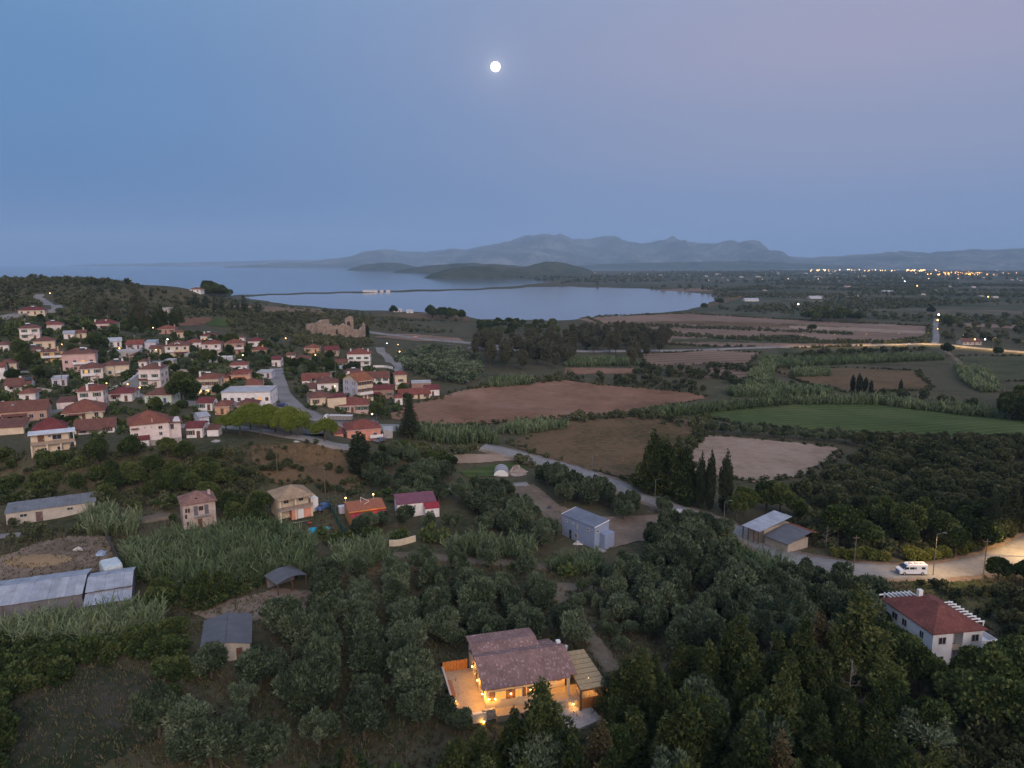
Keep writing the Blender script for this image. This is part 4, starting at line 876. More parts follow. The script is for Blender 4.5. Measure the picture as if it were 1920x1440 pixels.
for i in range(nb):
    t0, t1 = i / nb + .01, (i + 1) / nb - .01; p_, q_ = lerp(d0, d1, t0), lerp(d0, d1, t1)
    slab([(p_[0],p_[1]+.2,1.1),(q_[0],q_[1]+.2,1.1),(q_[0],q_[1]+.3,1.1),(p_[0],p_[1]+.3,1.1)], 1.9).build('plank', MATS['orange timber'], v)
MB().box(a-.2, a-.1+.5, 7.4, 8.0, 2.9, 4.4).build('chimney', WHITE, v)
MB().tube((a+.6, 6.4, 2.9), (a+1.3, 7.4, 3.5), .3, n=10).build('water_heater', plain('steel tank', (.5, .5, .52), metal=.4, rough=.4), v)
bme = bulb_mesh(.13); bme.materials.append(BULB)
VL = [(-a+.2, 8.2, 1.9, 90), (-a+.2, 4.6, 1.9, 110), (-a+.2, 1.6, 1.7, 120), (-a+.9, .25, 1.6, 60), (-a+1.7, .3, 1.5, 60), (-2.6, .3, 1.9, 45), (.2, .3, 2.0, 45), (5.6, 2.6, 2.0, 130), (3.2, 2.5, 1.9, 70), (a+2.6, 1.4, 1.6, 130), (a-.8, -1.62, .15, 40), (-a-.1, -.75, -.9, 25), (-a-3.3, 3.0, .3, 25), (c4[2][0]-.3, c4[2][1]+.4, 2.1, 40)]
for i, (x_, y_, z_, e_) in enumerate(VL):
    wl = MB().box(-.07, .07, -.05, .12, .14, .2).build('wall_lamp', TIMB, v, (x_, y_, z_)); link('bulb', bme, wl)
    point('lamp_light', (x_ - (.12 if x_ < -a+.3 else 0), y_ - .12, z_ - .05), e_ * 2.5, WARM, .12, v)
v['label'] = 'sand coloured stone villa glowing with warm lamps under an old tiled roof'

# --- white house with red hip roof near the parked van
w_, Ww = thing_at('house', (1750, 1188), (1850, 1179), 6.2, 'white two storey house with red hip roof and white roof pergolas', 'house', D=11)
a = Ww / 2 + .0; Dw = 11.2; WT = plain('fresh white plaster', (.72, .72, .74), noise=.05, rough=.85); RED2 = tiles('new red tiles', (.175, .062, .05), pale=.12)
wb = MB(); wb.box(-a+.3, a*-.18, .3, Dw, -.5, 6.1); wb.box(a*.2, a-.3, .3, Dw-.005, -.5, 6.095); wb.box(a*-.18, a*.2, 1.8, Dw-.01, -.5, 6.09); wb.build('wall', WT, w_)
MB().box(-a+.5, a-.6, .5, Dw-.5, -2.5, -.5).build('plinth', STONEV, w_)
hr = hip_roof(Ww - .6, Dw - .3, 6.2, 2.3, .5); xf(hr, lambda x, y, z: (x, y + Dw / 2 + .15, z)); rw = hr.build('roof', RED2, w_)
MB().box(-.35, .35, -.3, .3, 0, 1.9).build('chimney', WHITE, rw, (-.6, Dw*.72, 7.2))
for x_, z_ in ((-a*.58, 4.7), (a*.66, 4.7)): window(w_, x_, .296, z_, 0, 1.3, 1.2)
window(w_, -.02*a, 1.796, 4.9, 0, 1.0, .9); window(w_, -a*.6, .296, 1.6, 0, 1.2, 1.2); window(w_, a*.6, .296, 1.6, 0, 1.2, 1.2)
for y_, ww in ((2.6, .9), (6.4, 1.1), (8.6, 1.3)): window(w_, -a+.296, y_, 4.6, -math.pi/2, ww, 1.2); window(w_, -a+.296, y_, 1.6, -math.pi/2, ww, 1.2)
door(w_, .02*a, 1.796, .0, 0, 1.2, 2.2, plain('glazed door', (.35, .36, .38)))
MB().box(-a*.18, a*.2, .32, 1.79, 2.95, 3.1).build('balcony', CONCR, w_); MB().box(-a*.18, a*.2, .3, .36, 3.1, 3.9).build('railing', plain('tan screen', (.45, .38, .3)), w_)
for i in range(9):
    x_ = a + .2; y_ = 1.4 + i * .8; MB().box(x_-.9, x_+.7, y_, y_+.12, 6.55, 6.70).build('pergola_slat', WHITE, w_)
MB().box(a+.55, a+.71, 1.2, 8.4, 6.38, 6.545).build('pergola_beam', WHITE, w_)
for y_ in (1.3, 4.7, 8.2): MB().box(a+.55, a+.71, y_, y_+.16, -.5, 6.375).build('pergola_post', WHITE, w_)
for i in range(7):
    x_ = -a + 1.2 + i * .75; MB().box(x_, x_+.16, Dw-.2, Dw+1.6, 6.35, 6.55).build('pergola_slat', WHITE, w_)
MB().box(-a+.3, a*.35, Dw+1.4, Dw+1.56, 6.15, 6.345).build('pergola_beam', WHITE, w_)
for x_ in (-a+1.2, a*.2): MB().box(x_, x_+.16, Dw+1.4, Dw+1.56, -.5, 6.145).build('pergola_post', WHITE, w_)
MB().box(a+.005, a+3.2, 1.0, 8.0, -2.0, 2.75).build('terrace', WT, w_)
rl = MB(); rl.box(a+3.1, a+3.17, 1.0, 8.0, 2.75, 3.6); rl.box(a+.01, a+3.1, 1.0, 1.07, 2.75, 3.6); rl.build('railing', WHITE, w_)
MB().box(-a*.3, a*.5, -2.2, .29, -2.0, -.2).build('entrance_slab', CONC, w_)

# --- blue grey box house
g_, Wg = thing_at('house', (1054, 964), (1115, 989), 5.0, 'plain blue grey box house with a low dark metal roof', 'house', D=4.6)
BG = plain('blue grey render', (.25, .30, .42), noise=.06, rough=.85); a = Wg / 2
MB().add([(-a,0,-1),(a,0,-1),(a,4.4,-1),(-a,4.4,-1),(-a,0,4.9),(a,0,4.9),(a,4.4,5.6),(-a,4.4,5.6)], [(0,1,5,4),(1,2,6,5),(2,3,7,6),(3,0,4,7),(3,2,1,0)]).build('wall', BG, g_)
slab([(-a-.1,-.12,5.02),(a+.1,-.12,5.02),(a+.1,4.5,5.78),(-a-.1,4.5,5.78)], .1).build('roof', corrugated('dark sheet roof', (.16, .18, .23), rust=(.16, .18, .22)), g_)
tr = MB(); tr.box(-a-.17, -a-.1, -.15, 4.5, 4.9, 5.1); tr.box(a+.1, a+.17, -.15, 4.5, 4.9, 5.1); xf(tr, lambda x, y, z: (x, y, z + .164 * max(0, y))); tr.build('roof_trim', WHITE, g_)
MB().box(a+.005, a+1.6, 1.6, 4.6, -1, 3.4).build('annex', BG, g_)
for x_ in (-a*.75, a*.62): window(g_, x_, -.004, 3.9, 0, .9, .5)
window(g_, -.05*a, -.004, 3.5, 0, .4, .9); window(g_, -.3*a, -.004, 3.9, 0, .35, .35)
window(g_, -a*.1, -.004, 1.3, 0, .8, 1.2); door(g_, -a*.45, -.004, .0, 0, .7, 2.1, GLASS); window(g_, a+.004, 1.0, 3.9, math.pi/2, 1.0, .5)
MB().box(a+.3, a+2.4, .2, 1.4, -.6, .12).build('step', CONC, g_)

# --- long stone barn at the edge
b_, Wb = thing_at('barn', (10, 962.5), (177.5, 940), 3.0, 'long low whitewashed barn with a grey sheet roof', 'barn', D=6.2)
a = Wb / 2
MB().add([(-a,0,-2),(a,0,-2),(a,6,-2),(-a,6,-2),(-a,0,2.9),(a,0,2.9),(a,6,3.5),(-a,6,3.5)], [(0,1,5,4),(1,2,6,5),(2,3,7,6),(3,0,4,7),(3,2,1,0)]).build('wall', wallm('dirty'), b_)
ns_ = 11
for i in range(ns_):
    x0, x1 = -a - .25 + (2*a + .5) * i / ns_, -a - .25 + (2*a + .5) * (i + 1) / ns_ - .03; dz_ = .03 * (i % 2)
    slab([(x0,-.3,2.98+dz_),(x1,-.3,2.98+dz_),(x1,6.3,3.68+dz_),(x0,6.3,3.68+dz_)], .06).build('roof_panel', corrugated('grey fibre cement', (.21, .215, .23), rust=(.13, .125, .12)), b_)
window(b_, -a*.62, -.004, 1.9, 0, 1.5, .8); window(b_, a*.42, -.004, 2.0, 0, 1.3, .7); door(b_, -a*.28, -.004, .0, 0, 1.4, 2.3, plain('rotten door', (.16, .10, .09)))

# --- corrugated metal sheds with patched roofs
e_, We = thing_at('shed', (-90, 1149), (155, 1112.5), 3.0, 'long corrugated metal shed with patched silver roof', 'shed', D=11)
a = We / 2; PATCH = [corrugated('silver sheet', (.40, .42, .47), rust=(.3, .29, .3), pitch=.3), corrugated('dull sheet', (.37, .39, .44), rust=(.28, .27, .28), pitch=.3), corrugated('pale sheet', (.43, .45, .49), rust=(.33, .32, .33), pitch=.3)]
wb = MB(); wb.box(-a+.2, a-.2, .3, 10.4, -1, 2.85); wb.build('wall', corrugated('rusty wall sheet', (.22, .22, .24)), e_)
nn = 14
for i in range(nn):
    x0, x1 = -a + 2*a*i/nn, -a + 2*a*(i+1)/nn - .02; j_ = .04 * (i % 2)
    slab([(x0,-.2,2.98+j_),(x1,-.2,2.98+j_),(x1,5.6,4.3+j_),(x0,5.6,4.3+j_)], .05).build('roof_panel', PATCH[(i * 7 + i // 3) % 3], e_)
    slab([(x0,5.62,4.3+j_),(x1,5.62,4.3+j_),(x1,10.9,3.3+j_),(x0,10.9,3.3+j_)], .05).build('roof_panel', PATCH[(i * 5) % 3], e_)
e2, We2 = thing_at('shed', (155, 1137), (246, 1122), 2.4, 'newer corrugated shed block with a lower lean-to', 'shed', D=13)
a = We2 / 2; MB().box(-a+.2, a-.2, .2, 12.0, -1, 2.25).build('wall', MATS['rusty wall sheet'], e2); MB().box(-a+.25, a-.25, 3.6, 11.9, 2.25, 3.2).build('upper_wall', MATS['rusty wall sheet'], e2)
for i in range(5):
    x0, x1 = -a + 2*a*i/5, -a + 2*a*(i+1)/5 - .02; j_ = .04 * (i % 2)
    slab([(x0,-.2,2.4+j_),(x1,-.2,2.4+j_),(x1,3.8,3.05+j_),(x0,3.8,3.05+j_)], .05).build('roof_panel', PATCH[(i + 1) % 3], e2)
    slab([(x0,3.5,3.4+j_),(x1,3.5,3.4+j_),(x1,8.0,4.4+j_),(x0,8.0,4.4+j_)], .05).build('roof_panel', PATCH[i % 2], e2)
    slab([(x0,8.02,4.4+j_),(x1,8.02,4.4+j_),(x1,12.2,3.5+j_),(x0,12.2,3.5+j_)], .05).build('roof_panel', PATCH[(i * 2) % 3], e2)
# tarpaulined stack
t_, Wt = thing_at('tarpaulin_stack', (195, 1075), (232, 1066), 2.4, 'pale blue tarpaulin stretched over a tall stack behind the sheds', 'tarpaulin', D=5)
a = Wt / 2; rs = []
for k_, (zz, s_) in enumerate(((-.3, 1.04), (1.4, 1.02), (2.9, 1.0), (3.35, .93), (3.5, .75))):
    ring = []
    for i in range(28):
        t = 2 * math.pi * i / 28; cx_ = math.copysign(abs(math.cos(t)) ** .25, math.cos(t)); sy_ = math.copysign(abs(math.sin(t)) ** .25, math.sin(t)); wob = .06 * math.sin(i * 2.1 + k_)
        ring.append((cx_ * a * (s_ + wob * .3), 2.5 + sy_ * 2.5 * (s_ + wob * .3), zz + wob))
    rs.append(ring)
MB().rings(rs).build('tarpaulin', plain('pale tarpaulin', (.50, .57, .60), noise=.1, rough=.5), t_, smooth=False)

# --- little hut, gable end towards the camera
f_, Wf = thing_at('hut', (374, 1222), (472, 1206), 2.5, 'small pale hut with a dark sheet roof among the olives', 'hut', D=10)
a = Wf / 2; MB().add([(-a+.3,.2,-1),(a-.3,.2,-1),(a-.3,9.6,-1),(-a+.3,9.6,-1),(-a+.3,.2,2.6),(a-.3,.2,2.6),(a-.3,9.6,2.6),(-a+.3,9.6,2.6),(0,.2,3.3),(0,9.6,3.3)], [(0,1,5,8,4),(1,2,6,5),(2,3,7,9,6),(3,0,4,7),(3,2,1,0)]).build('wall', wallm('dirty'), f_)
DK = corrugated('dark fibre cement', (.125, .125, .135), rust=(.085, .08, .078), axis='Y')
for i in range(4):
    y0, y1 = -.2 + 10.2*i/4, -.2 + 10.2*(i+1)/4 + .02; j_ = .04 * (i % 2)
    slab([(-a,y0,2.6+j_),(-.02,y0,3.42+j_),(-.02,y1,3.42+j_),(-a,y1,2.6+j_)], .05).build('roof_panel', DK, f_); slab([(.02,y0,3.42+j_),(a,y0,2.6+j_),(a,y1,2.6+j_),(.02,y1,3.42+j_)], .05).build('roof_panel', DK, f_)
door(f_, a*.5, .196, 0, 0, .9, 2.0)

# --- open shelter with a curved dark roof
s_, Ws = thing_at('shelter', (520.6, 1094), (573, 1077), 2.6, 'open farm shelter with a curved dark metal roof', 'shelter', D=6)
a = Ws / 2; cs = []
c0 = local(s_, 504, 1075, 2.7); dp_ = max(4.0, c0[1])
up = [(x, .7 * math.sin(math.pi * (x + a + .3) / (2*a + .6)) ** 1.0 + 2.5) for x in np.linspace(-a-.3, a+.3, 12)]
MB().rings([[(x, y, z) for x, z in up] + [(x, y, z - .06) for x, z in reversed(up)] for y in (-.2, dp_)]).build('roof', DK, s_)
for x_ in (-a, 0, a):
    for y_ in (0, dp_ - .3): MB().box(x_-.09, x_+.09, y_-.09, y_+.09, -1, 2.48).build('post', TIMB, s_)
MB().box(-a+.1, a-.1, dp_-.5, dp_-.42, -1, 2.3).build('back_wall', MATS['rusty wall sheet'], s_)

# --- empty pinkish house
h_, Wh = thing_at('house', (340, 947.5), (405, 937.5), 6.2, 'abandoned pinkish two storey house with a hole in its roof', 'house', D=7)
a = Wh / 2; Dh = 7.2; MB().box(-a+.2, a-.2, .2, Dh, -2.5, 6.05).build('wall', plain('weathered pink plaster', (.52, .42, .37), noise=.14, scale=.6, stain=(.33, .27, .24)), h_)
hr = hip_roof(Wh-.4, Dh-.2, 6.2, 1.9, .45); xf(hr, lambda x, y, z: (x, y + Dh/2 + .1, z)); rh = hr.build('roof', tiles('faded pink tiles', (.25, .14, .115), pale=.15), h_)
MB().box(-.25, .3, -.2, .2, 0, .25).build('roof_hole', plain('black void', (.01, .01, .01), noise=0), rh, (-.4, 1.35, 6.72), (R(27), 0, 0))
MB().box(-.3, .3, -.25, .25, 0, 1.3).build('chimney', MATS['weathered pink plaster'], rh, (a*.72, Dh*.5, 6.6))
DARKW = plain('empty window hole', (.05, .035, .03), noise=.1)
for x_, z_ in ((-a*.75, 4.6), (-a*.6, 4.6), (-a*.78, 3.2), (-a*.7, 1.4), (a*.1, 4.7)):
    w2 = .45 if x_ < 0 else 1.0; MB().box(-w2/2, w2/2, -.03, .03, -.5, .5).build('window', DARKW, h_, (x_, .19, z_))
for x_ in (-a*.2, a*.42): door(h_, x_, .196, 3.2, 0, .9, 2.2, plain('grey balcony door', (.14, .14, .16)))
MB().box(-a*.35, a*.6, -.8, .19, 3.0, 3.15).build('balcony', CONCR, h_); door(h_, 0, .196, 0, 0, 1.0, 2.2)

# --- house with open upper veranda and tan roof
i_, Wi = thing_at('house', (521.7, 939), (588, 927), 5.6, 'half built house with a tan hip roof over an open upper veranda', 'house', D=8.5)
a = Wi / 2; Di = 8.6; MB().box(-a+.5, a-.5, 2.6, Di, -1.5, 5.4).build('wall', wallm('cream'), i_); MB().box(-a*.25, a-.5, .6, 2.595, -1.5, 2.6).build('ground_floor', wallm('coral'), i_)
MB().box(-a+.3, a-.2, .2, 2.595, 2.605, 2.85).build('veranda_slab', CONCR, i_); MB().box(-a+.3, a-.2, .2, .3, 2.855, 3.6).build('railing', plain('brown veranda wall', (.30, .22, .18)), i_)
for x_ in (-a+.5, -.1, a-.45): MB().box(x_-.22, x_+.22, .35, .8, -1.5, 2.6).build('column', wallm('cream'), i_); MB().box(x_-.2, x_+.2, .35, .75, 2.86, 5.42).build('column', wallm('cream'), i_)
hr = hip_roof(Wi-.2, Di, 5.6, 2.1, .35); xf(hr, lambda x, y, z: (x, y + Di/2, z)); hr.build('roof', tilem('tan'), i_)
window(i_, -a*.4, 2.596, 4.3, 0, 1.2, 1.2); window(i_, a*.45, 2.596, 4.3, 0, 1.2, 1.2); MB().box(a*.1, a*.42, .52, .6, .1, 2.4).build('door', WHITE, i_)
MB().box(a+.2, a+2.0, 3.0, 6.0, -1, 3.6).build('side_shed', WHITE, i_)
MB().box(-a*.3, a*.9, -1.4, .59, -1.5, -.1).build('front_slab', CONC, i_)

# --- orange and red roofed house
j2, Wj = thing_at('house', (655, 961), (722, 951.5), 3.6, 'orange walled bungalow with rust red roof and bright orange roof edge', 'house', D=7)
a = Wj / 2; MB().box(-a+.15, a-.15, .15, 6.6, -1, 3.5).build('wall', wallm('orange'), j2)
slab([(-a-.2,-.15,3.62),(a+.2,-.15,3.62),(a+.2,4.0,4.7),(-a-.2,4.0,4.7)], .1).build('roof', plain('rust roof', (.30, .11, .06), noise=.12), j2)
slab([(-a-.2,4.02,4.7),(a+.2,4.02,4.7),(a+.2,7.2,3.9),(-a-.2,7.2,3.9)], .1).build('rear_roof', MATS['rust roof'], j2)
MB().box(-a-.2, a+.2, -.24, -.16, 3.48, 3.72).build('fascia', plain('orange fascia', (.72, .26, .06)), j2)  # edge board in a brighter orange than the roof
slab([(-a+.1,-2.6,2.6),(a*.1,-2.6,2.6),(a*.1,.14,3.3),(-a+.1,.14,3.3)], .1).build('porch_roof', plain('red sheet', (.33, .045, .05)), j2)
slab([(a*.1+.02,-1.1,2.9),(a+.1,-1.1,2.9),(a+.1,.14,3.3),(a*.1+.02,.14,3.3)], .1).build('porch_roof', MATS['red sheet'], j2)
MB().box(-a+.2, -a*.35, -2.4, -2.2, -1, 2.45).build('porch_wall', WHITE, j2); MB().box(-a+.2, a*.1, -2.9, .1, -1, 0).build('porch_floor', CONC, j2)
for x_ in (-a*.3, a*.08): MB().box(x_-.08, x_+.08, -2.5, -2.3, -1, 2.5).build('post', WHITE, j2)
window(j2, a*.45, .146, 1.9, 0, 1.3, 1.2, shutters='white'); window(j2, -a*.4, .146, 1.7, 0, 1.1, 1.2)
sp_ = MB(); sp_.tube((-.8, 3.4, 4.5), (-.8, 3.4, 5.9), .05, n=5); sp_.tube((-.8, 3.4, 5.8), (1.0, 2.4, 4.9), .05, n=5); sp_.tube((-.2, 2.4, 4.3), (1.0, 2.4, 4.9), .05, n=5); sp_.build('solar_frame', WHITE, j2)
MB().box(-a-1, a+1, 7.3, 9.2, -.5, 2.6).build('rear_store', wallm('lilac'), j2)
for x_ in (-a*.85, a*.75):
    lo = MB().tube((x_, 7.4, 3.0), (x_, 7.4, 4.7), .05, n=6).build('lamp_post', WHITE, j2); bq = bulb_mesh(.2); bq.materials.append(BULB); link('bulb', bq, lo, (x_, 7.4, 4.8))
    point('lamp_light', (x_, 7.4, 5.1), 60, (1, .75, .4), .15, j2)
point('lamp_light', (a*.3, -1.4, 3.9), 35, WARM, .2, j2)

# --- white house with magenta metal roof
k_, Wk = thing_at('house', (744.6, 946), (818, 939), 3.4, 'small white house with a magenta metal roof', 'house', D=5)
a = Wk / 2; MB().add([(-a,0,-1),(a,0,-1),(a,5,-1),(-a,5,-1),(-a,0,3.3),(a,0,3.3),(a,5,4.2),(-a,5,4.2)], [(0,1,5,4),(1,2,6,5),(2,3,7,6),(3,0,4,7),(3,2,1,0)]).build('wall', wallm('white'), k_)
slab([(-a-.2,-.2,3.4),(a+.1,-.2,3.4),(a+.1,5.2,4.4),(-a-.2,5.2,4.4)], .1).build('roof', corrugated('magenta sheet', (.22, .07, .095), rust=(.2, .07, .085)), k_)
MB().box(a*.35, a+.3, -2.2, -.01, -1, 2.35).build('porch', wallm('white'), k_); slab([(a*.33,-2.4,2.45),(a+.5,-2.4,2.45),(a+.5,-.02,3.2),(a*.33,-.02,3.2)], .1).build('porch_roof', plain('bright red sheet', (.30, .03, .05)), k_)
window(k_, -a*.1, -.004, 2.6, 0, .5, .5); window(k_, a*.7, -2.204, 1.6, 0, .7, .6); window(k_, -a*.6, -.004, 1.6, 0, 1.0, 1.0)

# --- roadside barn with pale sheet roof
l_, Wl = thing_at('barn', (1394, 985), (1423, 996), 3.4, 'open roadside barn with a pale sheet metal roof', 'barn', D=12)
a = Wl / 2; bk = local(l_, 1428, 948, 5.0); Dl = max(8, bk[1]); MB().box(-a+.2, a-.2, 2.0, Dl, -1, 3.3).build('wall', wallm('stone'), l_)
for i in range(5):
    y0, y1 = -.3 + (Dl+.6)*i/5, -.3 + (Dl+.6)*(i+1)/5 - .02; f0, f1 = (y0+.3)/(Dl+.6), (y1+.3)/(Dl+.6)
    slab([(-a-.3,y0,3.4+1.4*f0),(a+.4,y0,3.4+1.4*f0),(a+.4,y1,3.4+1.4*f1),(-a-.3,y1,3.4+1.4*f1)], .06).build('roof_panel', PATCH[(i * 2 + 1) % 3], l_)
for x_ in (-a, -.3*a, .4*a, a): MB().box(x_-.1, x_+.1, -.1, .1, -1, 3.3).build('post', TIMB, l_)
MB().box(a+.45, a+6.5, 1.5, 8.5, -1, 2.3).build('annex', wallm('stone'), l_); slab([(a+.42,1.0,2.4),(a+6.9,1.0,2.4),(a+6.9,9.0,3.6),(a+.42,9.0,3.6)], .08).build('annex_roof', DK, l_)
slab([(a+.5,9.02,3.6),(a+6.9,9.02,3.6),(a+6.9,11.5,3.0),(a+.5,11.5,3.0)], .08).build('annex_roof', tilem('terracotta'), l_)

# --- white house on the bank, yellow veranda house
q_, Wq = thing_at('house', (243, 797.5), (316, 790.5), 6.2, 'large white two storey house with red roof standing above the bank', 'house', D=10)
a = Wq / 2; Dq = 10; MB().box(-a, a, 0, Dq, -2.5, 6.1).build('wall', wallm('palepink'), q_); MB().box(-a*.05, a+3.0, -1.8, -.01, -2.5, 1.2).build('stone_base', STONEV, q_)
hr = hip_roof(Wq, Dq, 6.25, 3.0, .6); xf(hr, lambda x, y, z: (x, y + Dq/2, z)); hr.build('roof', tilem('terracotta'), q_)
MB().box(a+.005, a+3.2, 2.0, Dq-.5, -2.5, 5.6).build('annex', wallm('palepink'), q_); slab([(a+.02,1.2,5.7),(a+3.8,1.2,5.4),(a+3.8,Dq,5.4),(a+.02,Dq,5.9)], .12).build('annex_roof', tilem('brown'), q_)
MB().box(-a*.6, -a*.1, -1.9, -.01, -2.5, 1.9).build('porch', wallm('white'), q_); slab([(-a*.66,-2.2,2.0),(-a*.04,-2.2,2.0),(-a*.04,-.02,2.9),(-a*.66,-.02,2.9)], .1).build('porch_roof', tilem('maroon'), q_)
window(q_, -a*.72, -.004, 3.1, 0, 1.1, 1.2); MB().box(-a*.95, -a*.5, -1.0, -.01, 2.2, 2.35).build('balcony', CONCR, q_); MB().box(-a*.95, -a*.55, -.9, -.01, 5.0, 5.15).build('awning', tilem('brown'), q_)
for x_, z_, w2 in ((-a*.25, 5.0, .4), (a*.1, 5.0, .4), (a*.55, 4.7, 1.1), (a*.55, 2.9, .9)): window(q_, x_, -.004, z_, 0, w2, .4 if w2 < .5 else 1.0)
window(q_, -a-.004, 3, 4.6, -math.pi/2); window(q_, -a-.004, 7, 4.6, -math.pi/2); window(q_, a+.9, 1.996, 4.2, 0, 1.0, 1.6)
MB().tube((a*.15, -.1, 4.6), (a*.15, -.1, 7.6), .06, n=6).build('flue', WHITE, q_)
y2, Wy = thing_at('house', (53, 816), (139, 807.5), 5.6, 'cream two storey house with a white veranda roof and long balcony', 'house', D=10)
a = Wy / 2; MB().box(-a+.3, a*.72, 1.2, 9.0, -2.5, 5.3).build('wall', wallm('cream'), y2)
slab([(-a-.2,-.2,5.45),(a+.2,-.2,5.45),(a+.2,2.4,6.1),(-a-.2,2.4,6.1)], .12).build('veranda_roof', corrugated('white sheet', (.62, .65, .70), rust=(.5, .52, .55)), y2)
hr = hip_roof(Wy*.78, 6.8, 6.15, 2.6, .2); xf(hr, lambda x, y, z: (x - a*.1, y + 5.9, z)); rr = hr.build('roof', tilem('maroon'), y2)
MB().box(-a+.2, a, -.2, 1.195, 2.5, 2.7).build('balcony', CONCR, y2); MB().box(-a+.2, a, -.2, -.12, 2.7, 3.5).build('railing', plain('tan railing', (.36, .27, .2)), y2)
for x_ in (-a+.4, -a*.25, a*.35, a-.1): MB().box(x_-.2, x_+.2, -.1, .3, -2.5, 2.49).build('column', wallm('cream'), y2)
for x_ in (a*.95,): MB().box(x_-.08, x_+.08, -.1, .06, 3.5, 5.4).build('column', WHITE, y2)
door(y2, -a*.5, 1.196, 2.7, 0, 1.5, 2.2); window(y2, a*.2, 1.196, 4.1, 0, 2.2, 1.4); window(y2, -a*.12, 1.196, 4.5, 0, .7, .6); window(y2, -a*.4, 1.196, .9, 0, 1.4, 1.0); window(y2, a*.3, 1.196, .9, 0, 1.4, 1.0)

# --- ancient ruin
r_, Wr = thing_at('ruin', (575, 632), (652, 631), 0.0, 'ancient brown stone ruin with a broken tower and jagged walls', 'ruin', D=30)
RUIN = plain('roman brickwork', (.35, .265, .21), noise=.25, scale=.35, bump=.4)
rr_ = random.Random(4)
def jag(x0, y0, x1, y1, h0, h1, th, n_, amp, zb=-3):
    mb = MB(); d = Vector((x1 - x0, y1 - y0)); Ln = d.length; d /= Ln; nn_ = Vector((-d.y, d.x)) * th / 2
    tops = [h0 + (h1 - h0) * i / n_ + rr_.uniform(-amp, amp) for i in range(n_ + 1)]
    for i in range(n_):
        s0, s1 = Ln * i / n_, Ln * (i + 1) / n_; hh = tops[i]
        p0, p1 = Vector((x0, y0)) + d * s0, Vector((x0, y0)) + d * s1; k_ = len(mb.v)
        q4 = [p0 - nn_, p1 - nn_, p1 + nn_, p0 + nn_]; mb.add([(q.x, q.y, zb) for q in q4] + [(q.x + rr_.uniform(-.1, .1), q.y, (hh, tops[i+1])[j in (1, 2)] if rr_.random() < .5 else hh) for j, q in enumerate(q4)], [(0,1,5,4),(1,2,6,5),(2,3,7,6),(3,0,4,7),(4,5,6,7)])
    return mb
kx = Wr / 77.0   # metres per photo pixel here
jag(-Wr*.52, 6, -Wr*.05, 26, 11, 12.5, 2.0, 9, 1.0).build('rear_wall', RUIN, r_)
jag(-Wr*.22, 2, Wr*.5, 0, 9.5, 10.5, 2.0, 13, 1.3).build('front_wall', RUIN, r_)
for i in range(7):
    x_ = -Wr*.2 + i * Wr*.105; MB().box(x_-.5, x_+.5, -.2+1.6*(.5-i/12)-.9, 1.4, -3, 7.5 + (i % 3)).build('buttress', RUIN, r_)
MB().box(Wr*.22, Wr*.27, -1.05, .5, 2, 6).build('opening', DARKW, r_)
tw = jag(Wr*.42, 8, Wr*.62, 9, 15.5, 16.5, 7, 4, 1.0); tw.build('tower', RUIN, r_)
ar = MB(); rg = [(math.cos(math.pi*i/10)*1.4, math.sin(math.pi*i/10)*1.4) for i in range(11)] + [(-1.4, -3), (1.4, -3)]
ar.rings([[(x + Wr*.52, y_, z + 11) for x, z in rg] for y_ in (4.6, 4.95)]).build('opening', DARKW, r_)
jag(Wr*.5, 0, Wr*.78, -3, 8.5, 5.0, 2.0, 6, 1.0).build('side_wall', RUIN, r_); jag(Wr*.78, -3, Wr*.9, 6, 5, 10, 2.0, 4, 1.5).build('end_wall', RUIN, r_)

# --- little greenhouse tunnel and pale rubble mound
tn, Wt2 = thing_at('greenhouse', (926, 893), (953, 893), 0.0, 'small half round plastic tunnel greenhouse', 'greenhouse', D=6)
n2 = 12; prof = [(math.cos(math.pi*i/n2)*Wt2/2, math.sin(math.pi*i/n2)*1.9) for i in range(n2+1)]
MB().rings([[(x, y_, z) for x, z in prof] for y_ in (0, 6)]).build('cover', plain('cloudy plastic', (.24, .25, .27), rough=.5), tn)
for y_ in (-.05, 2, 4, 6.05): MB().rings([[(x*1.02, y_+dy, z*1.02) for x, z in prof] for dy in (-.04, .04)]).build('hoop', WHITE, tn)
def mound(name, px, py, rx, ry, hh, mat, label, cat, seed, amp=.25, nr=9, na=26):
    p_ = P(px, py); r0 = np.random.default_rng(seed); mb = MB(); rings = []
    ph = r0.uniform(0, 6.28, 6)
    for i in range(nr):
        t = 1 - i / (nr - 1); ring = []
        for j in range(na):
            a_ = 2*math.pi*j/na; w = 1 + amp * (math.sin(a_*2+ph[0])*.5 + math.sin(a_*3+ph[1])*.4 + math.sin(a_*5+ph[2]+i)*.3)
            x, y = p_.x + rx*t*w*math.cos(a_), p_.y + ry*t*w*math.sin(a_)
            ring.append((x, y, float(ground(x, y)) - .05 + hh * (math.cos(t*math.pi)*.5+.5) * (1 + amp * math.sin(a_*4+i*1.7))))
        rings.append(ring)
    return tag(mb.rings(rings, cap=False).build(name, mat, smooth=amp < .2), label, cat)
mound('rubble_mound', 969, 887, 4.2, 3.0, 2.0, plain('pale rubble', (.38, .31, .265), noise=.3, scale=1.5, bump=.6), 'pale rubble mound next to the tunnel greenhouse', 'rubble', 5, .35)
mound('sand_heap', 70, 1052, 13, 5.2, .55, SAND, 'low oval heap of tan sand in the shed yard', 'sand', 8, .06)
